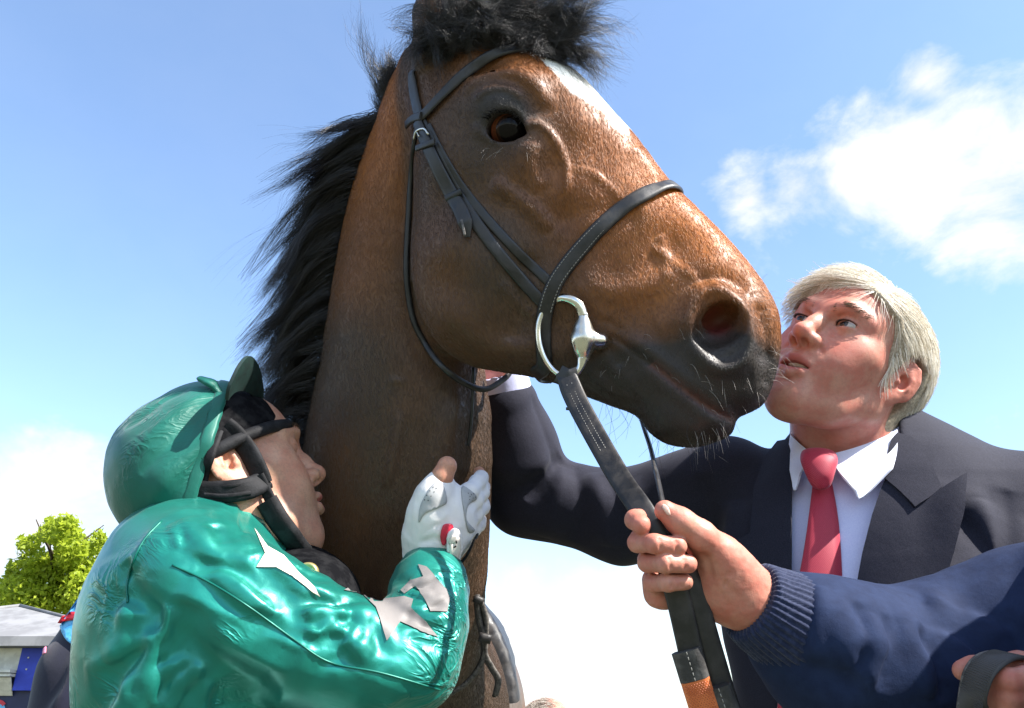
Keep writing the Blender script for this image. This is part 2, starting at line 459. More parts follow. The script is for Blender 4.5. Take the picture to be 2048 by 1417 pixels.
# ------------------------------------------------------------------ horse
HA = px(930, 60, 1.15); HB = px(1560, 745, 0.985)
HS = norm(HB - HA); _w = np.array([0.0, -0.06, 1.0]); HW = norm(_w - HS * (_w @ HS)); HV = np.cross(HW, HS)   # along, lateral (near side), dorsal
def h_of(P): q = np.asarray(P) - HA; return np.stack([q @ HS, q @ HV, q @ HW], -1)
def h_pt(s, v, w): return HA + np.outer(np.atleast_1d(s), HS) + np.outer(np.atleast_1d(v), HV) + np.outer(np.atleast_1d(w), HW)
def hpx(x, y, w=0.0):
    """pixel -> (s, v) on the sagittal plane shifted by w"""
    d = pxdir(x, y); tt = ((HA + HW * w) @ HW) / (d @ HW); q = d * tt - HA; return np.array([q @ HS, q @ HV])

# silhouette of the head in its sagittal plane
SIL = [(855, 60), (900, 20), (960, 40), (1030, 82), (1100, 126), (1165, 165), (1228, 232), (1272, 278), (1300, 316), (1338, 366), (1392, 418), (1452, 478), (1505, 540), (1540, 592),
       (1558, 640), (1560, 700), (1549, 757), (1528, 806), (1496, 826), (1474, 838), (1462, 868), (1428, 884), (1385, 894), (1335, 888), (1300, 866), (1272, 832), (1222, 812), (1170, 792),
       (1110, 766), (1050, 752), (990, 742), (935, 728), (882, 690), (846, 620), (832, 530), (836, 420), (834, 310), (822, 200), (830, 120)]
sil = cat([hpx(*p) for p in SIL], 5, True)
G0 = sil.min(0) - .05; GH = .002; GN = np.ceil((sil.max(0) + .05 - G0) / GH).astype(int)
gs, gv = np.meshgrid(G0[0] + np.arange(GN[0]) * GH, G0[1] + np.arange(GN[1]) * GH, indexing='ij'); GP = np.stack([gs, gv], -1)
def seg_dist(P, A, B):
    ba = B - A; t_ = np.clip(((P - A) @ ba) / max(ba @ ba, 1e-12), 0, 1); return np.linalg.norm(P - A - t_[..., None] * ba, axis=-1), t_
def poly_sd(P, poly):
    """signed distance in 2D, positive inside"""
    d = np.full(P.shape[:-1], 1e9); ins = np.zeros(P.shape[:-1], bool)
    for i in range(len(poly)):
        a, b = poly[i], poly[(i+1) % len(poly)]; d = np.minimum(d, seg_dist(P, a, b)[0])
        c = (a[1] > P[..., 1]) != (b[1] > P[..., 1])
        with np.errstate(divide='ignore', invalid='ignore'):
            xx = (b[0] - a[0]) * (P[..., 1] - a[1]) / (b[1] - a[1]) + a[0]
        ins ^= c & (P[..., 0] < xx)
    return np.where(ins, d, -d)
def blur(A, n):
    for _ in range(n):
        for ax in (0, 1):
            A = .25 * np.roll(A, 1, ax) + .5 * A + .25 * np.roll(A, -1, ax)
    return A
GD = blur(poly_sd(GP, sil), 6)
# half width of the head, control points in the photograph
HWC = [(930, 70, .072, .06), (880, 110, .07, .05), (990, 120, .092, .065), (1100, 160, .092, .075), (1060, 200, .104, .07), (1000, 235, .106, .07), (960, 330, .098, .08), (1060, 340, .1, .08), (1150, 260, .086, .075),
       (1120, 400, .088, .08), (1180, 440, .077, .075), (1240, 300, .064, .065), (1290, 330, .052, .06), (1330, 400, .05, .055), (1270, 430, .066, .07), (1180, 540, .07, .07), (1250, 560, .064, .07), (1090, 560, .071, .06),
       (940, 500, .088, .075), (1010, 520, .082, .07), (870, 450, .07, .05), (850, 600, .06, .04), (930, 640, .07, .05), (1000, 700, .05, .035), (1100, 690, .05, .04), (1170, 760, .04, .035),
       (1380, 480, .046, .055), (1420, 560, .058, .06), (1490, 560, .045, .05), (1370, 620, .064, .07), (1450, 660, .067, .065), (1530, 640, .05, .05), (1550, 720, .046, .05), (1490, 740, .058, .05), (1400, 740, .062, .06),
       (1300, 690, .06, .06), (1250, 760, .046, .04), (1330, 800, .048, .045), (1430, 850, .042, .035), (1380, 870, .04, .035), (1510, 800, .044, .035)]
cp = np.array([hpx(a, b, .03) for a, b, _, _ in HWC]); cw = np.array([c for _, _, c, _ in HWC]); cr = np.array([c for *_, c in HWC])
_d = ((GP[..., None, :] - cp) ** 2).sum(-1); _wt = 1 / (_d + .012 ** 2) ** 1.6
GHW = blur((_wt * cw).sum(-1) / _wt.sum(-1), 40); GRD = blur((_wt * cr).sum(-1) / _wt.sum(-1), 20); del _d, _wt
# sculpted relief: bumps, dents, ridges on the side of the face
GX = np.zeros(GP.shape[:2])
def hb(x, y, rx, ry, amp, ang=0., w=.07):
    """bump; radii in metres, long axis turned by ang degrees from the picture's horizontal (clockwise)"""
    global GX
    c = hpx(x, y, w); e = hpx(x + 40 * math.cos(math.radians(ang)), y + 40 * math.sin(math.radians(ang)), w) - c; e = e / np.linalg.norm(e); n = np.array([-e[1], e[0]])
    q = GP - c; GX += amp * np.exp(-((q @ e) / rx) ** 2 - ((q @ n) / ry) ** 2)
def hr(pts, wid, amp, w=.07, taper=.15, sharp=2):
    """ridge/groove along a pixel polyline"""
    global GX
    Q = cat([hpx(x, y, w) for x, y in pts], 6); m = len(Q) - 1; rm = wid * 2.6
    i0 = np.maximum(((Q.min(0) - rm - G0) / GH).astype(int), 0); i1 = ((Q.max(0) + rm - G0) / GH).astype(int) + 1
    sub = GP[i0[0]:i1[0], i0[1]:i1[1]]; best = np.full(sub.shape[:2], 1e9); tt = np.zeros_like(best)
    for i in range(m):
        d, t_ = seg_dist(sub, Q[i], Q[i+1]); s_ = d < best; best = np.where(s_, d, best); tt = np.where(s_, (i + t_) / m, tt)
    e = np.exp(-(best / wid) ** sharp)
    if taper: e = e * sstep(0, taper, tt) * sstep(0, taper, 1 - tt)
    GX[i0[0]:i1[0], i0[1]:i1[1]] += amp * e
EYE = (1012, 250)
hb(1015, 245, .045, .036, .012, 15)                # orbit
hr([(930, 215), (975, 182), (1030, 172), (1080, 195), (1105, 240)], .010, .007)       # brow bone
hb(975, 165, .026, .014, -.013, -20)               # hollow above the eye
hb(940, 130, .03, .03, .006)
hr([(905, 160), (960, 180), (1010, 165)], .006, .004)
hr([(960, 232), (990, 212), (1030, 208), (1058, 226)], .005, .0035)    # upper lid folds
hr([(955, 270), (985, 296), (1030, 296), (1062, 272)], .0055, .0035)   # lower lid
hr([(1040, 290), (1075, 268), (1100, 276), (1122, 305), (1136, 345), (1138, 400)], .0044, .0055, taper=.1)  # vein below the eye
hr([(1010, 400), (1060, 410), (1115, 470)], .02, -.004)
hr([(985, 375), (1030, 400), (1075, 430), (1105, 468)], .010, .0085)    # facial crest
hr([(1065, 300), (1070, 350), (1090, 390)], .014, .004)
hr([(1140, 345), (1180, 345), (1210, 360)], .003, .0015)
hb(1110, 350, .03, .022, -.005, 60)
hr([(1110, 470), (1160, 430), (1230, 420), (1290, 440)], .014, -.003)
hb(1130, 430, .022, .014, -.004, 60)
hb(930, 540, .08, .07, .008)                        # cheek muscle
hr([(880, 640), (940, 700), (1020, 720), (1080, 730)], .012, -.004)
hr([(1060, 500), (1040, 600), (1020, 690)], .016, -.007)  # front edge of the cheek muscle
hr([(1150, 560), (1230, 580), (1310, 560), (1370, 520)], .016, .004)
hb(1330, 510, .022, .03, -.004, 40)
hr([(1270, 300), (1300, 330), (1330, 370)], .015, .003, w=.02)
hr([(1300, 480), (1350, 520), (1400, 555)], .005, .0035); hr([(1320, 455), (1330, 510), (1335, 560)], .005, .003); hr([(1150, 560), (1190, 610), (1215, 640)], .005, .002); hr([(1180, 345), (1230, 380), (1260, 420)], .004, .0022); hr([(1000, 560), (1040, 610), (1100, 640)], .006, .003)
# nostril wing, lips, chin
NOS = (1440, 655)
hr([(1392, 690), (1380, 640), (1395, 590), (1430, 572), (1470, 590), (1500, 640), (1505, 690), (1480, 728), (1440, 736), (1405, 715), (1392, 690)], .010, .010, taper=0)
hr([(1385, 640), (1345, 640), (1310, 655)], .015, .003)
hr([(1400, 570), (1440, 552), (1500, 575)], .012, -.004)
hr([(1515, 600), (1530, 660), (1525, 730)], .009, -.004, w=.05); hr([(1540, 690), (1538, 740), (1530, 770)], .006, -.003, w=.04)
MOUTH = [(1215, 668), (1240, 684), (1270, 706), (1310, 735), (1350, 766), (1390, 796), (1430, 822), (1466, 836)]
hr(MOUTH, .0032, -.0052, w=.05, taper=.06)
hr([(1240, 668), (1285, 698), (1330, 732), (1380, 770), (1430, 803), (1470, 822)], .010, .005, w=.05)   # upper lip edge
hr([(1270, 725), (1320, 765), (1370, 803), (1420, 838), (1455, 855)], .009, .004, w=.05)
hr([(1200, 640), (1222, 648), (1250, 668)], .004, -.0022, w=.05); hr([(1190, 676), (1225, 700), (1245, 735)], .008, -.003, w=.05)
hb(1390, 860, .035, .02, .007, 10, .04)
hr([(1190, 730), (1240, 775), (1290, 820)], .008, -.004, w=.04)
hr([(1160, 745), (1220, 790), (1270, 812)], .004, -.003, w=.04)
hb(1480, 790, .03, .014, .005, 20, .05)
for _x, _y, _a in ((1500, 760, 80), (1516, 700, 80), (1522, 640, 75)): hb(_x, _y, .012, .003, -.002, _a, .05)
GX = blur(GX, 1)
def gsamp(A, s, v):
    x = np.clip((s - G0[0]) / GH, 0, GN[0] - 1.001); y = np.clip((v - G0[1]) / GH, 0, GN[1] - 1.001); i = x.astype(int); j = y.astype(int); fx = x - i; fy = y - j
    return A[i, j] * (1 - fx) * (1 - fy) + A[i+1, j] * fx * (1 - fy) + A[i, j+1] * (1 - fx) * fy + A[i+1, j+1] * fx * fy
def head_fn(P):
    q = h_of(P); s_, v_, w_ = q[:, 0], q[:, 1], q[:, 2]
    D = gsamp(GD, s_, v_); H = gsamp(GHW, s_, v_); Rd = gsamp(GRD, s_, v_); aw = np.sqrt(w_ ** 2 + 1e-6)
    sc = H / Rd; a = aw; b = (Rd - D) * np.where(D < 0, 1, 1)      # elliptical rim: H across, Rd in plane
    bb = np.maximum(b, 0); e = np.sqrt((a / H) ** 2 + (bb / Rd) ** 2) ; g = np.sqrt((a / H ** 2) ** 2 + (bb / Rd ** 2) ** 2)
    f = e * (e - 1) / np.maximum(g, 1e-6)
    side = sstep(.1, .6, aw / H)
    return np.maximum(f, -.06) - gsamp(GX, s_, v_) * (.25 + .75 * side)

HORSE = SDF()
# neck
def nst(xl, xr, y, d, hw, tilt=0):
    c = px((xl + xr) / 2, y, d); half = (xr - xl) / 2 / F * d; u = norm(np.array([1, tilt, 0.15])); return (c, u, half, hw)
HORSE.tube([nst(800, 900, 150, 1.19, .058, .7), nst(758, 905, 270, 1.19, .066, .55), nst(712, 900, 400, 1.19, .074, .4), nst(682, 915, 530, 1.19, .083, .3), nst(655, 948, 680, 1.185, .092, .2),
            nst(628, 976, 830, 1.18, .10, .12), nst(600, 976, 980, 1.19, .11, .08), nst(565, 970, 1120, 1.23, .125, .05), nst(540, 962, 1260, 1.32, .15, .02), nst(520, 985, 1400, 1.46, .19, 0)], k=.02, n=2)
# trunk and shoulders, running away behind the neck, and legs
def wpt(x, y, z): return from_world(np.array([x, y, z], float))
UPV = from_world(np.array([0, 0, CAM_H + 1.0]))
HORSE.tube([(wpt(-.20, 1.55, 1.15), UPV, .22, .17), (wpt(-.27, 1.9, 1.19), UPV, .30, .24), (wpt(-.25, 2.5, 1.20), UPV, .31, .27), (wpt(-.27, 3.05, 1.24), UPV, .3, .26), (wpt(-.28, 3.35, 1.26), UPV, .22, .2)], k=.08, n=3)
for lx, ly, back in ((-.34, 1.75, 0), (-.12, 1.8, 0), (-.40, 3.25, 1), (-.14, 3.3, 1)):
    if not back: L = [(0, 0, 1.05, .11), (0, .02, .8, .075), (0, -.01, .52, .05), (0, 0, .47, .052), (0, 0, .2, .032), (0, .0, .16, .042), (0, -.05, .08, .04), (0, -.07, .05, .058)]
    else: L = [(0, 0, 1.1, .18), (0, -.1, .85, .1), (0, .12, .58, .055), (0, .13, .52, .05), (0, .06, .2, .034), (0, .06, .16, .042), (0, .01, .08, .04), (0, -.01, .05, .06)]
    HORSE.chain([wpt(lx + a, ly + b, c) for a, b, c, _ in L], [r for *_, r in L], .04)
HORSE.add('u', head_fn, HA + np.array([-.5, -.75, -.4]), HA + np.array([.62, .3, .45]), .022)
# relief of the neck
def on(y, *pts): return pts
HORSE.ridge([px(945, 738, 1.08), px(925, 800, 1.08), px(898, 880, 1.08), px(870, 960, 1.09), px(845, 1060, 1.1)], .02, .012)
HORSE.ridge([px(800, 820, 1.07), px(790, 900, 1.07), px(770, 980, 1.07)], .007, .004)
HORSE.ridge([px(775, 760, 1.08), px(815, 765, 1.07), px(850, 790, 1.07), px(880, 770, 1.07)], .006, .003)
HORSE.ridge([px(790, 300, 1.11), px(780, 420, 1.11), px(780, 540, 1.1)], .012, .003)
HORSE.ridge([px(815, 560, 1.09), px(830, 680, 1.08), px(880, 760, 1.08)], .014, -.006)
# ears (the near one rises out of the picture)
def ear(base, tip, openv, r):
    base = np.asarray(base); tip = np.asarray(tip); mid = (base + tip) / 2
    HORSE.chain([base, base * .6 + tip * .4, base * .3 + tip * .7, tip], [r * .9, r * 1.05, r * .75, .004], .012)
    o = norm(openv); HORSE.chain([base * .62 + tip * .38 + o * r * .75, base * .3 + tip * .7 + o * r * .55, base * .1 + tip * .9 + o * .01], [r * .62, r * .5, .004], .006, 's')
EB = h_pt(*h_of(px(872, 105, 1.14))[:2], .055)[0]
ear(px(868, 120, 1.085), px(905, -95, 1.10), (.55, -.1, .75), .034)
ear(h_pt(.0, .075, -.06)[0], h_pt(-.02, .06, -.06)[0] + np.array([.03, .15, 0]), (.6, 0, .6), .034)
# eye sockets
eye_s, eye_v = hpx(*EYE, .098)
EYE_C = h_pt(eye_s, eye_v, .0815)[0]; EYE_CF = h_pt(eye_s, eye_v, -.0815)[0]; EYE_R = .0235
al = np.array([hpx(x, y, .105) for x, y in cat([(973, 256), (985, 238), (1004, 226), (1026, 226), (1043, 240), (1052, 262), (1040, 272), (1018, 281), (992, 280), (978, 272)], 4, True)])
def almond(P):
    q = h_of(P); d = -poly_sd(q[:, :2], al); return np.maximum(d, .062 - np.abs(q[:, 2]))
for C_ in (EYE_C, EYE_CF): HORSE.add('s', almond, C_ - .06, C_ + .06, .004)
# nostrils
ns, nv = hpx(*NOS, .066)
Rn = np.stack([norm(HS * .3 + HV * 1.0), norm(HS * 1.0 - HV * .3), HW])
for sg in (1, -1):
    c = h_pt(ns, nv, sg * .066)[0]
    R2 = Rn.copy()
    HORSE.ball(c, (.032, .0215, .028), .012, 's', R2)
    c2 = h_pt(ns - .012, nv + .012, sg * .048)[0]
    HORSE.ball(c2, (.024, .016, .03), .008, 's', R2)
lo_v = np.array([-.42, -.66, -1.58]); hi_v = np.array([.42, .56, -.86])
hv, hq = HORSE.mesh(lo_v, hi_v, .0031)
HBVH = bvh_of(hv, hq)
# coarse rest of the body (behind the jockey, below the frame)
bv, bq = HORSE.mesh(from_world([-1.0, 3.75, -.02]) * 0 + np.array([-1.05, -1.75, -3.9]), np.array([.35, -.30, -.95]), .018, proj=0)
keep = ~((bv > lo_v + .02) & (bv < hi_v - .02)).all(1)
fk = keep[bq].any(1); bq = bq[fk]
allv = np.vstack([hv, bv]); allq = np.vstack([hq, bq + len(hv)])
q = h_of(allv); S_, V_, W_ = q[:, 0], q[:, 1], q[:, 2]
def near(x, y, rx, ry=None, ang=0, w=.07):
    c = hpx(x, y, w); e = hpx(x + 40 * math.cos(math.radians(ang)), y + 40 * math.sin(math.radians(ang)), w) - c; e = e / np.linalg.norm(e); n = np.array([-e[1], e[0]])
    d = np.stack([S_, V_], 1) - c; return np.exp(-((d @ e) / rx) ** 2 - ((d @ n) / (ry or rx)) ** 2)
inhead = sstep(-.004, .012, gsamp(GD, S_, V_) + .02) * sstep(.16, .13, np.abs(W_))
muz = sstep(.585, .66, S_ - .75 * V_ + .015 * fbm(allv, 14, 2)) * inhead * .8
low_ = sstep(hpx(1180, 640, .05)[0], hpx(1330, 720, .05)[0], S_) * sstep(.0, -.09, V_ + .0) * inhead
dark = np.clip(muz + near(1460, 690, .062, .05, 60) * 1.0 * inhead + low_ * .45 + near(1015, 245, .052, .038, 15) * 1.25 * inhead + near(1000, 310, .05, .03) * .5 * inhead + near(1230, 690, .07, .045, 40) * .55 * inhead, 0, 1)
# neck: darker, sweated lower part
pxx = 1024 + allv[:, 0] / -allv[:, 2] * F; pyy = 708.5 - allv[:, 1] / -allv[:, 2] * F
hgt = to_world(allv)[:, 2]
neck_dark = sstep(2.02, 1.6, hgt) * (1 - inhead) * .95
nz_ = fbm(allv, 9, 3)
shade = np.clip(neck_dark + .9 * sstep(.03, -.15, V_ + .25 * (S_ - .25)) * inhead + .28 * nz_, 0, 1)  # tone mask: sweated neck, plus shade painted into the lower cheek
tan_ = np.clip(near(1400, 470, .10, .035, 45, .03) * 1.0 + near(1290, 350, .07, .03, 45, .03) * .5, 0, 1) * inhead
# star
star = np.array([hpx(x, y, .02) for x, y in [(1085, 128), (1105, 150), (1135, 180), (1165, 196), (1200, 218), (1220, 240), (1238, 262), (1242, 258), (1226, 224), (1195, 188), (1150, 150), (1110, 124)]])
S2 = np.stack([S_, V_], 1)
ang_ = W_ + fbm(allv, 120, 2) * .006
STARP = np.array([(1078, 118), (1092, 140), (1112, 163), (1138, 184), (1166, 198), (1196, 217), (1220, 240), (1240, 266), (1256, 270), (1256, 225), (1215, 170), (1170, 130), (1110, 95)], float)
jit = np.stack([fbm(allv, 160, 2), fbm(allv + 9, 160, 2)], 1) * 5
star_m = sstep(-1.5, 1.5, poly_sd(np.stack([pxx, pyy], 1) + jit, STARP)) * (W_ > -.035) * (V_ > .03) * inhead
pink = np.exp(-(((allv - h_pt(ns - .012, nv + .008, .034)[0]) ** 2).sum(1) / .016 ** 2))
mouthp = np.zeros(len(allv))
mp = cat([hpx(x, y, .05) for x, y in MOUTH[2:]], 6)
md = np.full(len(allv), 1e9)
for i in range(len(mp) - 1): md = np.minimum(md, seg_dist(S2, mp[i], mp[i+1])[0])
mouthp = np.exp(-(md / .0055) ** 2) * inhead * (S_ > hpx(1330, 750, .05)[0] - .02)
def coat_nodes(q, b):
    v = objco(q); big = q.noise(v, 7, 4, .6); fine = q.noise(q.mapping(v, (1, 1, 1)), 420, 2, .6); mid = q.noise(v, 90, 4, .65)
    base = q.mix(q.ramp(big.outputs[0], (.35, .7)), (.34, .12, .028), (.24, .08, .02))
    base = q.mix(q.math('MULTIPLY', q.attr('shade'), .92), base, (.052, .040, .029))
    base = q.mix(q.ramp(mid.outputs[0], (.35, .75, 0, .35)), base, (.09, .04, .018))
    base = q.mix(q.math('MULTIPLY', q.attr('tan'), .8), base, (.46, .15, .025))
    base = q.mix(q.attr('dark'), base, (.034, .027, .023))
    base = q.mix(q.math('MULTIPLY', q.attr('rosy'), .4), base, (.22, .09, .075))
    base = q.mix(q.attr('star'), base, (.82, .81, .78))
    base = q.mix(q.math('MULTIPLY', q.attr('pink'), .9), base, (.20, .02, .025))
    q.l.new(base, b.inputs['Base Color'])
    rr = q.math('ADD', q.ramp(mid.outputs[0], (.3, .7, .36, .52)), q.math('MULTIPLY', q.attr('dark'), .04))
    q.l.new(rr, b.inputs['Roughness'])
    n1 = q.bump(fine.outputs[0], .2, .0008); n2 = q.bump(mid.outputs[0], .12, .003, n1); q.l.new(n2, b.inputs['Normal'])
COAT = material('horse_coat', (.2, .08, .03), .45, .28, fn=coat_nodes)
horse = thing('horse', 'bay racehorse with white star wearing a black bridle', 'horse', from_world([-.34, 2.5, 0]))
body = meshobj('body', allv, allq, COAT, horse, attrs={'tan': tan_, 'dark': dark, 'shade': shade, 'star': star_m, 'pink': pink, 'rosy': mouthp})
# eyes
def uv_ball(c, r, R=np.eye(3), nu=40, nv=24):
    """ball whose pole looks along R[2]"""
    V = []; Fc = []
    for i in range(nv + 1):
        th = math.pi * i / nv
        for j in range(nu):
            ph = 2 * math.pi * j / nu; V.append((math.sin(th) * math.cos(ph), math.sin(th) * math.sin(ph), math.cos(th)))
    for i in range(nv):
        for j in range(nu): Fc.append((i*nu+j, (i+1)*nu+j, (i+1)*nu+(j+1) % nu, i*nu+(j+1) % nu))
    L = np.array(V); return np.asarray(c) + (L * r) @ np.asarray(R), Fc, L
def heye(q, b):
    th = q.attr('lat'); n = q.noise(objco(q), 160, 3, .6)
    c = q.mix(q.ramp(q.math('ADD', th, q.math('MULTIPLY', n.outputs[0], .06)), (.80, .84)), (.006, .004, .004), (.022, .009, .005))
    c = q.mix(q.ramp(th, (.98, 1.03)), c, (.10, .030, .012)); c = q.mix(q.ramp(th, (1.15, 1.35)), c, (.26, .07, .035))
    q.l.new(c, b.inputs['Base Color'])
HEYE = material('horse_eye', (.02, .01, .008), .05, .14, fn=heye)
for C_, sg in ((EYE_C, 1), (EYE_CF, -1)):
    look = norm(HW * sg + HS * .68 + HV * .10); a = norm(np.cross(look, HV)); Rm = np.stack([a, np.cross(look, a), look])
    V, Fc, L = uv_ball(C_, EYE_R, Rm); meshobj('eye', V, Fc, HEYE, horse, attrs={'lat': np.arccos(np.clip(L[:, 2], -1, 1))})
# lashes and wet rim of the near eye
P_ = []; rl_ = np.random.default_rng(3)
for x0, y0 in cat(np.array([(978, 246), (990, 233), (1008, 226), (1027, 227), (1043, 240)], float), 9):
    for k_ in range(2):
        p, nn = cast(HBVH, x0 + rl_.normal() * 1.5, y0 - 2 + rl_.normal())
        if p is None: continue
        d = norm(HW * .8 - HV * .15 + HS * (x0 - 1010) / 60 + rl_.normal(size=3) * .15); P_.append(np.stack([p, p + d * .006, p + d * .012 - HV * .004]))
LASHES = list(P_)
# ------------------------------------------------------------------ mane, forelock, whiskers
def hairnodes(dark, light, rough=.32):
    def fn(q, b):
        r = q.new('ShaderNodeHairInfo').outputs['Random']; q.l.new(q.mix(q.ramp(r, (.2, 1)), dark, light), b.inputs['Base Color'])
    return fn
MANE = material('mane_hair', (.008, .007, .007), .34, .55, fn=hairnodes((.006, .005, .005), (.022, .016, .013)))
def lerp(a, b, t_): return a + (b - a) * t_
def strands(root, mid, tip, k=9, curl=.0, cfreq=3., seed=0):
    """quadratic strands with a little curl; arrays (n,3)"""
    r = np.random.default_rng(seed); n = len(root); t_ = np.linspace(0, 1, k)[None, :, None]
    P = (1 - t_) ** 2 * root[:, None] + 2 * t_ * (1 - t_) * mid[:, None] + t_ ** 2 * tip[:, None]
    if curl:
        ph = r.random((n, 1, 3)) * 6.28; fr = cfreq * (.6 + .8 * r.random((n, 1, 1)))
        P = P + np.sin(t_ * fr * 6.28 + ph) * curl * t_ * (.5 + r.random((n, 1, 1)))
    return P
def clumped(cl, per, fr, curl, seed, spread_r, spread_t, k=9, r0=.00026, cfreq=2.5, ccurl=0):
    """cl: function(u array)-> root, mid, tip for clump parameters u"""
    spread_r = np.asarray(spread_r); spread_t = np.asarray(spread_t); r = np.random.default_rng(seed); u = np.sort(r.random(cl)); R0, M0, T0 = fr(u, r)
    ro = np.repeat(R0, per, 0); mo = np.repeat(M0, per, 0); to = np.repeat(T0, per, 0); n = len(ro)
    L = np.linalg.norm(to - ro, axis=1)[:, None]
    ro = ro + r.normal(size=(n, 3)) * spread_r; mo = mo + r.normal(size=(n, 3)) * (spread_r * .6 + .3 * np.asarray(spread_t)); to = to + r.normal(size=(n, 3)) * spread_t
    to = lerp(ro, to, (.72 + .34 * r.random((n, 1))))
    P = strands(ro, mo, to, k, curl, cfreq, seed)
    if ccurl:
        t_ = np.linspace(0, 1, k)[None, :, None]; ph = np.repeat(r.random((cl, 1, 3)) * 6.28, per, 0); P = P + np.sin(t_ * 7 + ph) * ccurl * t_
    rad = np.linspace(1, .25, k)[None, :] * r0 * (.7 + .6 * r.random((n, 1))); return P, rad
crest = np.array([px(x, y, d) for x, y, d in [(772, 236, 1.185), (757, 262, 1.185), (730, 315, 1.185), (706, 385, 1.185), (688, 460, 1.185), (672, 560, 1.185), (656, 690, 1.18), (634, 815, 1.18), (612, 930, 1.185), (590, 1040, 1.2)]])
tips = np.array([px(x, y, d) for x, y, d in [(640, 300, 1.17), (600, 380, 1.17), (574, 470, 1.17), (556, 560, 1.17), (540, 640, 1.17), (524, 720, 1.17), (516, 800, 1.17), (512, 900, 1.17), (500, 1010, 1.17), (480, 1120, 1.19)]])
mids = np.array([px(x, y, d) for x, y, d in [(700, 248, 1.17), (668, 282, 1.17), (632, 340, 1.17), (612, 420, 1.17), (598, 510, 1.17), (586, 600, 1.17), (575, 700, 1.17), (560, 800, 1.17), (545, 910, 1.17), (525, 1030, 1.18)]])
def along(A, u): x = u * (len(A) - 1); i = np.clip(x.astype(int), 0, len(A) - 2); f = (x - i)[:, None]; return A[i] * (1 - f) + A[i+1] * f
def mane_fr(u, r):
    n = len(u); lat = np.stack([r.normal(size=n) * .004, r.normal(size=n) * .004, r.normal(size=n) * .018], 1)
    ln = .74 + .5 * r.random((n, 1)); R_ = along(crest, u) + lat * .7
    return R_, lerp(R_, along(mids, u), .55 + .45 * r.random((n, 1))) + lat, lerp(R_, along(tips, u), ln) + np.stack([r.normal(size=n) * .014, r.normal(size=n) * .022, r.normal(size=n) * .035], 1)
A, ra = clumped(210, 54, mane_fr, .0009, 3, (.004, .006, .007), (.0045, .0045, .006), ccurl=.004)
def mane_short(u, r):
    n = len(u); R_ = along(crest, u); return R_, lerp(R_, along(mids, u), .5) + r.normal(size=(n, 3)) * .006, lerp(R_, along(tips, u), .45 + .3 * r.random((n, 1))) + r.normal(size=(n, 3)) * .01
B2, rb = clumped(150, 30, mane_short, .002, 4, (.003, .006, .008), (.008, .008, .012))
def wild(u, r):     # fly-away hairs lit by the sky
    n = len(u); R_ = along(crest, u * .6); return R_, lerp(R_, along(mids, u * .6), 1.1) + r.normal(size=(n, 3)) * .01, lerp(R_, along(tips, u * .6), 1.15) + np.stack([r.normal(size=n) * .02 - .012, r.normal(size=n) * .02 + .012, r.normal(size=n) * .02], 1)
C2, rc = clumped(50, 5, wild, .003, 5, .004, .012, r0=.00016, ccurl=.006)
def top_wisps(u, r):
    n = len(u); R_ = px(782, 205, 1.17) + r.normal(size=(n, 3)) * (.005, .012, .01)
    T_ = np.array([px(x, y, 1.15) for x, y in zip(lerp(700, 800, u ** 1.3), lerp(10, 130, u ** 1.2))]); return R_, lerp(R_, T_, .5) + np.array([-.016, -.012, 0]), T_ + r.normal(size=(n, 3)) * .004
D2, rd = clumped(16, 13, top_wisps, .0016, 6, .004, .007, r0=.00018, ccurl=.006)
def bridle_path(u, r):  # short dark hair between the poll and the mane
    n = len(u); R_ = lerp(px(800, 150, 1.18), px(772, 236, 1.18), u[:, None]) + r.normal(size=(n, 3)) * (.004, .006, .012); T_ = R_ + np.array([-.014, .03, 0]) + r.normal(size=(n, 3)) * (.008, .012, .01)
    return R_, lerp(R_, T_, .5) + np.array([-.006, -.004, 0]), T_
E2, re = clumped(40, 34, bridle_path, .001, 7, .004, .005, r0=.00024)
mane = hair('mane', np.concatenate([A, B2, C2, D2, E2]), np.concatenate([ra, rb, rc, rd, re]), MANE, horse)
mane['label'] = 'black mane blown to the left'
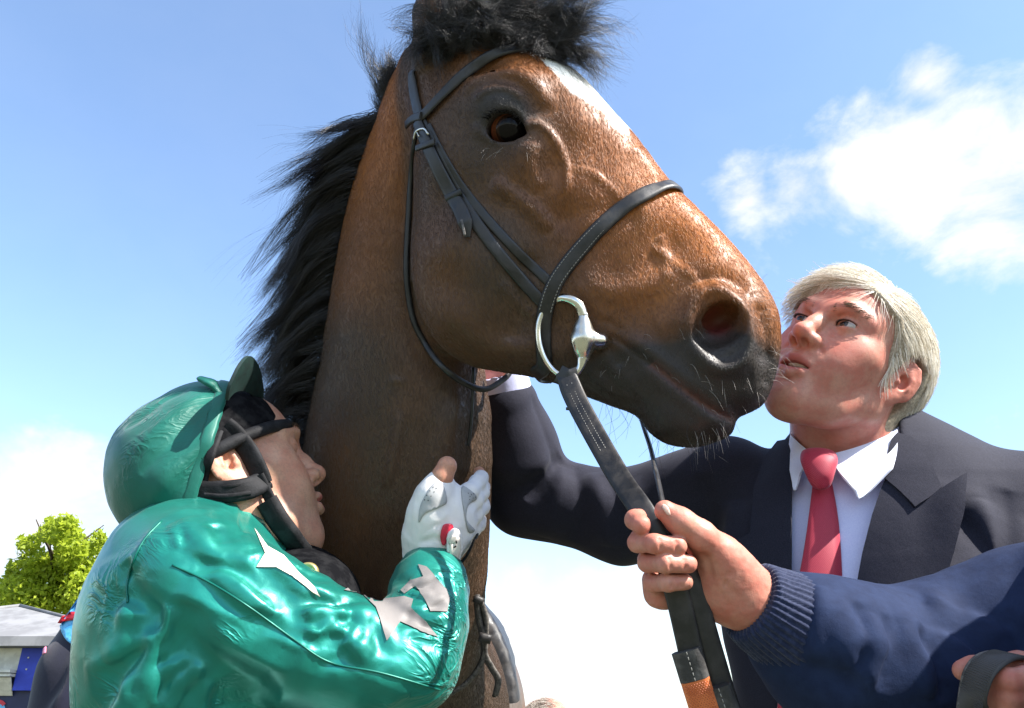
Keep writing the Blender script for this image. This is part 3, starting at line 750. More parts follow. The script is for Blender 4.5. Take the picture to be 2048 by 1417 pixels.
# forelock
def spt(x, y, dd=1.06):
    p, n = cast(HBVH, x, y); return px(x, y, dd) if p is None else p
polls = np.array([spt(x, y) for x, y in [(872, 108), (890, 90), (905, 70), (930, 75), (960, 70), (990, 78), (1020, 85), (1050, 92), (1080, 105), (1105, 118), (1000, 70), (1060, 88)]])
def fore(tipx, tipy, midlift, lo=0, hi=12, droll=.02):
    def fr(u, r):
        n = len(u); i = r.integers(lo, hi, n); R_ = polls[i] + r.normal(size=(n, 3)) * .006
        T_ = np.array([px(x, y, d) for x, y, d in zip(lerp(*tipx, r.random(n)), lerp(*tipy, r.random(n)), 1.05 + r.normal(size=n) * droll)])
        M_ = lerp(R_, T_, .5) + np.array(midlift) + r.normal(size=(n, 3)) * .012; return R_, M_, T_
    return fr
FS = []; 
for (c, p, f, cu, sr, st, cc, r0) in [
    (120, 30, fore((840, 1120), (-60, 70), (0, .012, .015)), .0014, .006, .006, .007, .00022),
    (80, 26, fore((850, 1080), (40, 112), (0, .022, .02)), .0016, .006, .006, .008, .00022),
    (54, 22, fore((1120, 1245), (-70, 60), (.014, .026, 0), 5), .001, .006, .004, .009, .0002),
    (34, 16, fore((1165, 1265), (40, 150), (.024, .028, 0), 6), .001, .005, .004, .010, .00018),
    (24, 18, fore((1160, 1245), (120, 200), (.016, .036, 0), 7, 10), .0009, .004, .004, .008, .00018),
    (44, 16, fore((770, 870), (20, 150), (-.008, .018, .01), 0, 4), .0016, .005, .005, .008, .0002),
    (34, 24, fore((860, 960), (90, 165), (-.006, .02, .028), 0, 5), .0018, .005, .005, .006, .0002),
    (60, 24, fore((960, 1090), (86, 118), (0, .015, .026), 3), .0018, .006, .005, .006, .0002),
    (16, 5, fore((1120, 1260), (-20, 180), (.02, .02, 0), 5), .002, .006, .014, .008, .00013)]:
    FS.append(clumped(c, p, f, cu, c + p, sr, st, 10, r0, 2.2, cc))
fl = hair('forelock', np.concatenate([a for a, _ in FS]), np.concatenate([b for _, b in FS]), MANE, horse); fl['label'] = 'tousled black forelock'
# pale whiskers round the muzzle and dark ones under the chin
WH = material('whiskers', (.34, .3, .26), .4, .5); rr_ = np.random.default_rng(11); P_ = []; K_ = []
for (x0, x1, y0, y1, n, ln, dv) in [(1400, 1540, 740, 820, 14, .022, (.3, -.7, .7)), (1270, 1400, 640, 760, 10, .014, (.5, -.4, .7)), (1380, 1450, 840, 885, 14, .025, (.1, -1, .3)), (1510, 1560, 560, 640, 16, .02, (1, .2, .3)), (1535, 1558, 690, 780, 14, .026, (1, -.2, .3)), (960, 1070, 290, 330, 5, .018, (-.5, -.6, .6)), (1190, 1260, 700, 780, 8, .012, (-.2, -.6, .7))]:
    for i in range(n):
        p, nn = cast(HBVH, rr_.uniform(x0, x1), rr_.uniform(y0, y1))
        if p is None: continue
        d = norm(np.array(dv) + rr_.normal(size=3) * .35); l = ln * rr_.uniform(.5, 1.2); P_.append(np.stack([p, p + d * l * .5, p + d * l + np.array([0, -l * .25, 0])])); K_.append([.00015, .00012, .00006])
hair('whiskers', np.array(P_), np.array(K_), WH, horse)
P_ = []; K_ = []
for i in range(95):
    p, nn = cast(HBVH, rr_.uniform(1130, 1440), rr_.uniform(770, 885))
    if p is None: continue
    p = p - HW * rr_.uniform(0, .06); q_ = h_of(p); 
    d = norm(np.array([rr_.normal() * .35 - .1, -1, rr_.normal() * .3])); l = rr_.uniform(.02, .075); P_.append(np.stack([p, p + d * l * .5 + np.array([0, 0, .002]), p + d * l + np.array([rr_.normal() * .012, 0, 0])])); K_.append([.00018, .00015, .00008])
hair('chin_hair', np.array(P_), np.array(K_), MANE, horse)

hair('eyelashes', np.array(LASHES), np.tile([.00026, .0002, .0001], (len(LASHES), 1)), material('horse_lashes', (.004, .004, .004), .95, .02), horse)
# ------------------------------------------------------------------ short summer coat: real hairs lying along the skin
tri = hq; ctr = hv[tri].mean(1); nrm_ = np.cross(hv[tri[:, 2]] - hv[tri[:, 0]], hv[tri[:, 3]] - hv[tri[:, 1]]); ar = np.linalg.norm(nrm_, axis=1); nrm_ = nrm_ / np.maximum(ar, 1e-12)[:, None]
if (nrm_ * (ctr - ctr.mean(0))).sum() < 0: nrm_ = -nrm_
vis = ((nrm_ * (-ctr / np.linalg.norm(ctr, axis=1)[:, None])).sum(1) > -.25) & (pyy[:len(hv)][tri[:, 0]] < 1440) & (pxx[:len(hv)][tri[:, 0]] > 560); wgt = ar * vis; wgt /= wgt.sum()
rc_ = np.random.default_rng(33); NH = 160000; fi = rc_.choice(len(tri), NH, p=wgt); b_ = rc_.random((NH, 2))
a0, a1, a2, a3 = (hv[tri[fi, i]] for i in range(4)); R_ = lerp(lerp(a0, a1, b_[:, :1]), lerp(a3, a2, b_[:, :1]), b_[:, 1:]); N_ = nrm_[fi]
vi = tri[fi, 0]; ih = inhead[vi][:, None]
qh_ = h_of(R_); swirl = fbm(R_, 10, 2)[:, None]
flow = ih * (HS * 1.0 - HV * (.35 + .5 * swirl)) + (1 - ih) * (np.array([.12, -1, 0]) + np.array([.35, 0, 0]) * swirl)
eyed = R_ - EYE_C; er = np.linalg.norm(eyed, axis=1)[:, None]; flow = flow + np.exp(-(er / .045) ** 2) * eyed / np.maximum(er, .01) * 1.2
flow = flow + rc_.normal(size=flow.shape) * .16; flow = flow - N_ * (flow * N_).sum(1)[:, None]; flow /= np.linalg.norm(flow, axis=1)[:, None]
dk = dark[vi]; ln_ = (.0055 + .0025 * rc_.random(NH)) * (1 - .55 * np.clip(dk, 0, 1)); ln_ = ln_[:, None]
lift = (.05 + .09 * rc_.random((NH, 1))); Pc = np.stack([R_ - N_ * .0004, R_ + flow * ln_ * .5 + N_ * ln_ * lift, R_ + flow * ln_ + N_ * ln_ * lift * .9], 1)
keepc = (pink[vi] < .3) & (er[:, 0] > .026); Pc = Pc[keepc]; vi = vi[keepc]
def fur_nodes(q, b):
    r = q.new('ShaderNodeHairInfo').outputs['Random']
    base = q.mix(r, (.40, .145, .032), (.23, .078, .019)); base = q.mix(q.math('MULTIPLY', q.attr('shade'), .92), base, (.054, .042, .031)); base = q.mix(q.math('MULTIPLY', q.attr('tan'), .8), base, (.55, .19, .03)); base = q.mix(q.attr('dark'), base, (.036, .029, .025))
    base = q.mix(q.attr('star'), base, (.85, .84, .8)); q.l.new(base, b.inputs['Base Color'])
FUR = material('coat_hairs', (.2, .08, .03), .38, .5, fn=fur_nodes)
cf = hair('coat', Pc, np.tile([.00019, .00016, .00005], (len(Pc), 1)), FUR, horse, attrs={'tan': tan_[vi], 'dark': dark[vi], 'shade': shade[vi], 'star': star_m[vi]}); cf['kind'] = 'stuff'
# ------------------------------------------------------------------ bridle, bit and reins
def leather_nodes(q, b):
    v = objco(q); n = q.noise(v, 60, 5, .65); n2 = q.noise(v, 700, 2, .5)
    q.l.new(q.mix(q.ramp(n.outputs[0], (.35, .75)), (.011, .0105, .011), (.034, .029, .026)), b.inputs['Base Color'])
    q.l.new(q.ramp(n.outputs[0], (.3, .7, .36, .58)), b.inputs['Roughness']); q.l.new(q.bump(n2.outputs[0], .25, .0006), b.inputs['Normal'])
LEATHER = material('black_leather', (.015, .014, .014), .45, .5, fn=leather_nodes)
EDGE = material('leather_edge', (.13, .115, .1), .6, .4, fn=noisy((.05, .045, .04), 200, bump=.3))
THREAD = material('pale_stitching', (.30, .28, .25), .8, .2)
METAL = material('worn_steel', (.72, .69, .62), .24, .5, metal=1, fn=noisy((.5, .47, .4), 40, .4, .7, bump=.12, bscale=160, bdist=.0006, rough_var=.08))
def near_path(pts, n=10, sm=6):
    """pixel polyline laid on the horse -> points, normals"""
    Q = cat(np.array(pts, float), n); P = []; N = []
    for x, y in Q:
        p, nn = cast(HBVH, x, y)
        if p is None: p = P[-1] if P else px(x, y, 1.05); nn = N[-1] if N else HW
        P.append(p); N.append(nn)
    P = smooth_pts(P, sm); N = smooth_pts(N, sm * 2); N /= np.linalg.norm(N, axis=1)[:, None]; return P, N
def mirror(P): P = np.asarray(P); return P - 2 * np.outer((P - HA) @ HW, HW)
def mirror_n(N): N = np.asarray(N); return N - 2 * np.outer(N @ HW, HW)
def strap(name, P, N, w, th, parent, mat=LEATHER, lift=.0, closed=False, scale=None, stitch=0):
    V, Fc = sweep(P, strap_sec(w, th, lift), N, closed, scale); o = meshobj(name, V, Fc, mat, parent, auto=50)
    if stitch: stitches(P, N, w, th + lift, o, stitch)
    return o
def stitches(P, N, w, h, parent, inset, step=.0042):
    """rows of real thread stitches along both edges"""
    P = np.asarray(P); T = np.gradient(P, axis=0); T /= np.linalg.norm(T, axis=1)[:, None]; Bn = np.cross(T, N); mb = MB()
    for sd in ((-1, 1) if inset > 0 else (0,)):
        line = P + N * (h + .0002) + Bn * sd * (w / 2 - abs(inset)); L = np.linalg.norm(np.diff(line, axis=0), axis=1).sum(); m = max(2, int(L / step))
        R_ = resample(line, m * 3); Nn = resample(N, m * 3); Tt = np.gradient(R_, axis=0); Tt /= np.linalg.norm(Tt, axis=1)[:, None]; Bb = np.cross(Tt, Nn)
        for i in range(0, len(R_) - 2, 3):
            a, c = R_[i], R_[i+1] * .2 + R_[i+2] * .8; n_ = Nn[i] * .0004; b_ = Bb[i] * .00045
            mb.add([a - b_, a + b_, c + b_, c - b_, (a * .8 + c * .2) - b_ * .6 + n_, (a * .8 + c * .2) + b_ * .6 + n_, (a * .2 + c * .8) + b_ * .6 + n_, (a * .2 + c * .8) - b_ * .6 + n_],
                   [(4, 5, 6, 7), (0, 1, 5, 4), (1, 2, 6, 5), (2, 3, 7, 6), (3, 0, 4, 7)])
    o = mb.build('stitching', THREAD, parent); o['kind'] = 'stuff'; return o
bridle = thing('bridle', 'black leather bridle with steel bit on the bay horse', 'bridle', HA)
# head piece and brow band
P, N = near_path([(842, 236), (832, 190), (826, 150)]); top = h_of(P[-1])
arc = [P[-1], h_pt(top[0] - .01, top[1] + .05, .05)[0], h_pt(top[0] - .015, top[1] + .075, 0)[0]]
P = np.vstack([P, cat(arc, 5)[1:]]); N = np.vstack([N, np.array([lerp(N[-1], HV, t_) for t_ in np.linspace(.1, 1, len(P) - len(N))])])
P = np.vstack([P, mirror(P)[::-1][1:]]); N = np.vstack([N, mirror_n(N)[::-1][1:]])
strap('headpiece', P, N, .020, .004, bridle, lift=.001)
P, N = near_path([(836, 248), (858, 226), (886, 196), (928, 152), (968, 122), (1005, 107), (1045, 102), (1078, 106)]); q_ = h_of(P)
n_far = 10; far = mirror(P)[::-1]; farN = mirror_n(N)[::-1]
m_ = h_of(P)[:, 2] > .012; P0 = P[m_]; N0 = N[m_]; P = smooth_pts(np.vstack([P0, mirror(P0)[::-1]]), 3); N = np.vstack([N0, mirror_n(N0)[::-1]])
P = resample(P, 70); N = resample(N, 70)
strap('browband', P, N, .0145, .0035, bridle, lift=.0035)
# loop of the brow band round the head piece
Pl, Nl = near_path([(824, 250), (836, 240), (852, 236)], 6, 2); strap('browband_loop', Pl, Nl, .012, .004, bridle, lift=.006)
# cheek pieces
CH = [(845, 238), (866, 288), (900, 358), (940, 428), (985, 492), (1035, 552), (1088, 608)]
for mir in (0, 1):
    P, N = near_path(CH)
    if mir: P, N = mirror(P), mirror_n(N)
    cp_ = strap('cheekpiece', P, N, .0155, .0035, bridle, lift=.0008)
    P2, N2 = near_path([(842, 246), (858, 286), (884, 342), (912, 398), (930, 440), (937, 478)])
    N2 = N2.copy(); off = np.linspace(0, 1, len(P2))[:, None] ** 2 * .004
    if mir: P2, N2 = mirror(P2), mirror_n(N2)
    sc_ = np.ones(len(P2)); sc_[-8:] = np.linspace(1, .3, 8); b_ = strap('billet', P2 + N2 * off, N2, .019, .004, bridle, lift=.0045, scale=sc_)
    for (kx, ky, kx2, ky2) in ((846, 300, 880, 288), (900, 402, 930, 386)):
        Pk, Nk = near_path([(kx, ky), ((kx + kx2) / 2, (ky + ky2) / 2), (kx2, ky2)], 4, 1)
        if mir: Pk, Nk = mirror(Pk), mirror_n(Nk)
        strap('keeper', Pk, Nk, .0085, .003, bridle, lift=.0088)
    # buckle
    Pb = [(841, 282), (846, 266), (860, 262), (868, 274), (858, 290)]
    loop = []; nl = []
    for x, y in Pb[:-1]:
        p, n_ = cast(HBVH, x, y); loop.append(p + n_ * .010); nl.append(n_)
    loop = cat(loop, 4); nl = np.repeat([np.mean(nl, 0)], len(loop), 0)
    if mir: loop, nl = mirror(loop), mirror_n(nl)
    V, Fc = sweep(loop, circle_sec(.0014, 8), nl); bk = meshobj('buckle', V, Fc, METAL, bridle)
    tg = np.array([loop[len(loop) // 2 - 2], loop[0] * .5 + loop[-1] * .5 + nl[0] * .003]); V, Fc = sweep(resample(tg, 4), circle_sec(.0009, 6)); meshobj('tongue', V, Fc, METAL, bk)
    # pale worn tip of the billet
    V, Fc = sweep(P2[-9:] + N2[-9:] * (.0088 + off[-9:]) + np.cross(np.gradient(P2[-9:], axis=0), N2[-9:]) / .0026 * .0035 * (1 if not mir else -1), strap_sec(.003, .0006), N2[-9:]); meshobj('worn_edge', V, Fc, EDGE, b_)
    P3, N3 = near_path([(858, 254), (886, 312), (926, 378), (975, 440), (1030, 500), (1075, 542), (1102, 568)])
    if mir: P3, N3 = mirror(P3), mirror_n(N3)
    strap('noseband_strap', P3, N3, .0125, .003, bridle, lift=.0005)
# nose band
NB = [(1092, 735), (1088, 690), (1088, 640), (1100, 590), (1122, 548), (1160, 500), (1205, 452), (1250, 415), (1295, 388), (1330, 376), (1352, 374)]
P, N = near_path(NB, 9); w_ = h_of(P)[:, 2]; P0, N0 = P[w_ > .006], N[w_ > .006]
bridge = h_pt(*(h_of(P0[-1])[:2] + np.array([.002, .004])), 0)[0]
allP = np.vstack([P0, [bridge], mirror(P0)[::-1]]); allN = np.vstack([N0, [HV], mirror_n(N0)[::-1]])
und = h_of(P0[0]); uP = cat([mirror(P0)[0], h_pt(und[0] - .005, und[1] - .010, -.025)[0], h_pt(und[0] - .008, und[1] - .014, 0)[0], h_pt(und[0] - .005, und[1] - .010, .025)[0], P0[0]], 5)[1:-1]
uN = np.array([norm(p - h_pt(und[0], und[1] + .02, 0)[0]) for p in uP])
allP = np.vstack([allP, uP]); allN = np.vstack([allN, uN]); nP = resample(np.vstack([allP, allP[:1]]), 150)[:-1]; nN = resample(np.vstack([allN, allN[:1]]), 150)[:-1]
for _ in range(4): nP = .25 * np.roll(nP, 1, 0) + .5 * nP + .25 * np.roll(nP, -1, 0); nN = .25 * np.roll(nN, 1, 0) + .5 * nN + .25 * np.roll(nN, -1, 0)
nN /= np.linalg.norm(nN, axis=1)[:, None]
nb = strap('noseband', nP, nN, .0205, .0055, bridle, lift=.001, closed=True)
vis = slice(14, 95); stitches(nP[vis], nN[vis], .0205, .0072, nb, .0032)
# throat latch: down the cheek, free under the jaw
P, N = near_path([(838, 248), (830, 300), (822, 380), (816, 470), (814, 560), (826, 640), (852, 692)]); e = P[-1]
free = cat([e, px(890, 738, 1.055), px(930, 766, 1.075), px(968, 778, 1.10), px(1000, 762, 1.125), px(1020, 742, 1.14), px(1024, 700, 1.16)], 8)[1:]
P = smooth_pts(np.vstack([P, free]), 4); N = np.vstack([N, np.repeat([norm(np.array([.1, -.3, 1]))], len(free), 0)]); N = smooth_pts(N, 8)
strap('throatlatch', P, N, .0085, .0045, bridle, lift=.0005)
# bit: D ring and mouthpiece, both sides
pc, nc = cast(HBVH, 1125, 680); rd_ = h_of(pc)[2] + .012
def on_plane(x, y, w): return h_pt(*hpx(x, y, w), w)[0]
for sg in (1, -1):
    ringpx = [(1167, 634), (1160, 614), (1144, 601), (1122, 597), (1101, 605), (1086, 624), (1077, 652), (1079, 686), (1090, 718), (1108, 742), (1130, 753), (1150, 748), (1162, 733), (1166, 716)]
    L = cat([on_plane(x, y, rd_ + .006 * math.exp(-((x - 1150) / 30) ** 2)) for x, y in ringpx], 6); sc_ = np.interp(np.linspace(0, 1, len(L)), [0, .18, .34, .7, .9, 1], [1.65, 1.5, .95, .9, 1.2, 1.7])
    if sg < 0: L = mirror(L)
    bit = meshobj('bit_ring', *sweep(L, circle_sec(.0043, 12), None, scale=sc_), METAL, bridle)
    C_ = [on_plane(x, y, rd_ + .004) for x, y in ((1167, 633), (1166, 655), (1166, 680), (1166, 700), (1167, 718))]; f = SDF()
    if sg < 0: C_ = list(mirror(C_))
    f.chain(C_, [.0072, .0105, .0125, .0105, .0072], .004); a1 = C_[2]; e1 = on_plane(1240, 685, rd_ - .030); e0 = on_plane(1200, 682, rd_ - .006)
    if sg < 0: e1, e0 = mirror([e1, e0])
    f.chain([a1, e0, e1], [.0125, .0078, .006], .012)
    V, Q = f.mesh(np.minimum(a1, e1) - .04, np.maximum(a1, e1) + .04, .0016); meshobj('bit_cheek', V, Q, METAL, bit)
# reins: near one from the ring to the handler's fist, far one from behind the chin
ring_b = on_plane(1130, 752, rd_)
FIST = px(1316, 1052, .755)
def rein_normals(P, face): T = np.gradient(P, axis=0); T /= np.linalg.norm(T, axis=1)[:, None]; n = np.asarray(face, float) - T * (T @ np.asarray(face, float))[:, None]; return n / np.linalg.norm(n, axis=1)[:, None]
lp = cat([px(1142, 790, .950), on_plane(1128, 764, rd_ + .009), on_plane(1126, 744, rd_ + .007), on_plane(1130, 738, rd_ - .004)], 6)
P = cat([on_plane(1130, 745, rd_ + .008), px(1152, 800, .938), px(1195, 880, .885), px(1243, 962, .822), px(1288, 1028, .768), px(1325, 1100, .752), px(1352, 1180, .752), px(1378, 1290, .748), px(1398, 1380, .742)], 10)
NRM = norm(np.array([-.18, .25, 1]))
s_c = np.interp(np.linspace(0, 1, len(P)), [0, .08, .4, 1], [1.0, 1.12, 1.0, .98])
rn = strap('rein', P, rein_normals(P, NRM), .0235, .004, bridle, scale=s_c); rn['label'] = 'near rein from the bit to the fist'
stitches(P[5:24], rein_normals(P, NRM)[5:24], .012, .0042, rn, .003)
Pl = cat([on_plane(1118, 748, rd_ + .011), on_plane(1136, 756, rd_ + .013), on_plane(1156, 752, rd_ + .011)], 5); strap('rein_loop', Pl, np.repeat([HW], len(Pl), 0), .022, .003, bridle)
V, Fc = sweep(cat([px(1170, 822, .925), px(1150, 818, .93), px(1132, 818, .932)], 3), circle_sec(.0035, 8), scale=np.linspace(1, .5, 7)); meshobj('rein_stud', V, Fc, LEATHER, bridle)
P2 = cat([px(1283, 850, 1.05), px(1300, 905, .98), px(1313, 965, .88), px(1326, 1025, .79), px(1348, 1090, .758), px(1385, 1170, .755), px(1420, 1290, .752), px(1452, 1400, .748), px(1465, 1440, .746)], 10)
nn2 = rein_normals(P2, np.array([1, .3, .55])); nn3 = rein_normals(P2, np.array([.1, .2, 1])); tt = sstep(.45, .7, np.linspace(0, 1, len(P2)))[:, None]; nn2 = nn2 * (1 - tt) + nn3 * tt
rf = strap('rein', P2, nn2, .0195, .004, bridle, scale=np.interp(np.linspace(0, 1, len(P2)), [0, .5, 1], [.95, 1, 1.1])); rf['label'] = 'far rein from behind the chin'
# sewn leather cuffs and the rubber grip at the lower end
def sub(P, a, b): return cat([px(*c) for c in P], 8)[a:b]
RUB = material('orange_rubber', (.62, .17, .05), .6, .35, fn=noisy((.5, .12, .035), 60, bump=.2))
RAW = material('grey_leather', (.075, .07, .066), .55, .4, fn=noisy((.03, .028, .027), 50, bump=.5, bscale=300, bdist=.0008))
c1 = cat([px(1375, 1290, .7425), px(1392, 1352, .7405)], 8); c1 = resample([px(1372, 1300, .7425), px(1392, 1356, .7405)], 8)
def lapped(name, p0, p1, w, th, mat, parent, **k):
    P = resample([px(*p0), px(*p1)], 10); o = strap(name, P, rein_normals(P, NRM), w, th, parent, mat); return o, P
o, P = lapped('sewn_cuff', (1371, 1299, .7475), (1389, 1357, .7435), .0275, .0085, RAW, bridle); stitches(P, rein_normals(P, NRM), .012, .0098, o, -.002)
o, P = lapped('rubber_grip', (1389, 1357, .7435), (1440, 1520, .735), .027, .0085, RUB, bridle)
# raised pimples of the rubber grip
mb = MB(); Tn = rein_normals(P, NRM); Tt = norm(P[-1] - P[0]); Bn = np.cross(Tt, Tn[0])
for i in range(44):
    for j in range(9):
        c = P[0] + Tt * (.0025 + i * .0019) + Bn * ((j - 4 + (.5 if i % 2 else 0)) * .0026 - .0006) + Tn[0] * .0093
        if abs((c - P[0]) @ Bn) > .0112: continue
        r_ = .00075; mb.add([c + Bn * r_, c + Tt * r_, c - Bn * r_, c - Tt * r_, c + Tn[0] * .0007], [(0, 1, 4), (1, 2, 4), (2, 3, 4), (3, 0, 4)])
pm = mb.build('pimples', material('rubber_pimples', (.42, .09, .025), .6), o, smooth=False); pm['kind'] = 'stuff'
o, P = lapped('sewn_cuff', (1434, 1370, .7440), (1455, 1430, .741), .0245, .0085, RAW, bridle); stitches(P, rein_normals(P, NRM), .012, .0098, o, -.002)
# the buckle end of the reins comes up again over the other hand
P = cat([px(1470, 1440, .742), px(1500, 1700, .72), px(1700, 1900, .70), px(1890, 1750, .69), px(1938, 1520, .688), px(1944, 1430, .684), px(1950, 1385, .680), px(1964, 1345, .682), px(1990, 1322, .690), px(2020, 1316, .704), px(2060, 1330, .725)], 9)
T = np.gradient(P, axis=0); T /= np.linalg.norm(T, axis=1)[:, None]; nn = rein_normals(P, np.array([-.62, .70, .36])); m_ = sstep(.5, .62, np.linspace(0, 1, len(P)))[:, None]
nn = rein_normals(P, NRM) * (1 - m_) + nn * m_
WEB = material('ribbed_webbing', (.05, .046, .043), .6, .4)
o = strap('rein_end', P, nn, .0235, .0035, bridle, WEB); o['label'] = 'ribbed looped end of the reins over the far hand'
mb = MB(); vis = resample(P[-52:-6], 64); vn = resample(nn[-52:-6], 64); T = np.gradient(vis, axis=0); T /= np.linalg.norm(T, axis=1)[:, None]; Bn = np.cross(T, vn)
for i in range(len(vis)):
    c = vis[i] + vn[i] * .0037; q_ = Bn[i] * .0108; e_ = T[i] * .0007; mb.add([c - q_ - e_, c + q_ - e_, c + q_ + e_, c - q_ + e_, c - q_ * .96 + vn[i] * .0007, c + q_ * .96 + vn[i] * .0007], [(0, 1, 5, 4), (2, 3, 4, 5), (1, 2, 5), (3, 0, 4)])
rb_ = mb.build('webbing_ribs', WEB, o, smooth=False); rb_['kind'] = 'stuff'
V, Fc = sweep(P[-52:] + np.cross(np.gradient(P[-52:], axis=0), nn[-52:]) / np.linalg.norm(np.gradient(P[-52:], axis=0), axis=1)[:, None] * -.0117 + nn[-52:] * .0017, circle_sec(.0019, 6), nn[-52:]); meshobj('webbing_edge', V, Fc, EDGE, o)
# breastplate straps on the shoulder, far down the neck
MG = thing('martingale', 'thin straps hanging on the horse\'s shoulder above the saddle cloth', 'straps', px(960, 1300, 1.2))
V, Fc = sweep(cat([px(947, 735, 1.105), px(945, 800, 1.1), px(941, 860, 1.1), px(936, 892, 1.1)], 6), circle_sec(.0022, 6, .0012)); meshobj('neck_line', V, Fc, LEATHER, MG)  # thin dark line down the front of the neck
for pts, r_ in (([(955, 1190), (958, 1230), (968, 1275), (972, 1310), (985, 1335), (998, 1360), (992, 1392)], .0035), ([(960, 1196), (972, 1235), (972, 1275), (966, 1320), (940, 1360), (900, 1388), (860, 1395)], .0036)):
    V, Fc = sweep(cat([px(x, y, 1.16) for x, y in pts], 6), circle_sec(r_, 6, .002)); meshobj('strap', V, Fc, EDGE, MG)  # pale strip paints the light along the strap's edge
    V, Fc = sweep(cat([px(x - 4, y + 2, 1.163) for x, y in pts], 6), circle_sec(.0032, 6, .002)); meshobj('strap_back', V, Fc, LEATHER, MG)
V, Fc = sweep(resample([px(958, 1274, 1.15), px(982, 1280, 1.15)], 4), circle_sec(.007, 8, .005)); meshobj('keeper', V, Fc, LEATHER, MG)
V, Fc = sweep(resample([px(948, 1196, 1.15), px(966, 1205, 1.15)], 4), circle_sec(.006, 8, .005)); meshobj('keeper', V, Fc, LEATHER, MG)
# ------------------------------------------------------------------ people: shared builders
from mathutils.geometry import delaunay_2d_cdt
def pose(fwd, up, roll=0.):
    """rows: person's right, forward, up (V frame)"""
    f = norm(fwd); u = np.asarray(up, float); r = norm(np.cross(f, u)); u = np.cross(r, f)
    c, s_ = math.cos(math.radians(roll)), math.sin(math.radians(roll)); r2 = r * c + u * s_; u2 = u * c - r * s_
    return np.stack([r2, f, u2])
def skin_nodes(base, red, stub):
    def fn(q, b):
        v = objco(q); n = q.noise(v, 45, 4, .6); f = q.noise(v, 900, 2, .6)
        c = q.mix(q.ramp(n.outputs[0], (.3, .7, 0, .75)), base, red); c = q.mix(q.ramp(q.noise(v, 260, 4, .75).outputs[0], (.42, .72, 0, .4)), c, stub)
        c = q.mix(q.math('MULTIPLY', q.attr('red'), .8), c, red)
        c = q.mix(q.attr('lip'), c, (.42, .13, .105)); c = q.mix(q.math('MULTIPLY', q.attr('stub'), q.ramp(f.outputs[0], (.35, .65, .25, .8))), c, stub)
        c = q.mix(q.attr('teeth'), c, (.1, .02, .02))
        q.l.new(c, b.inputs['Base Color']); q.l.new(q.ramp(n.outputs[0], (.3, .7, .42, .58)), b.inputs['Roughness'])
        q.l.new(q.bump(f.outputs[0], .3, .0006, q.bump(q.noise(v, 220, 4, .7).outputs[0], .28, .0011, q.bump(n.outputs[0], .2, .002))), b.inputs['Normal'])
    return fn
SKIN_A = material('fair_skin', (.60, .33, .235), .45, .4, sss=.12, fn=skin_nodes((.55, .275, .195), (.47, .125, .085), (.30, .17, .125)))
SKIN_B = material('tanned_skin', (.55, .31, .2), .45, .4, sss=.12, fn=skin_nodes((.54, .30, .195), (.46, .18, .115), (.19, .12, .09)))
def eye_nodes(iris):
    def fn(q, b):
        th = q.attr('lat'); c = q.mix(q.ramp(th, (.2, .24)), (.004, .004, .004), iris); c = q.mix(q.ramp(th, (.52, .58)), c, (.50, .44, .41)); q.l.new(c, b.inputs['Base Color'])
    return fn
EYEM = material('eye', (.8, .8, .8), .06, .6, fn=eye_nodes((.05, .04, .03)))
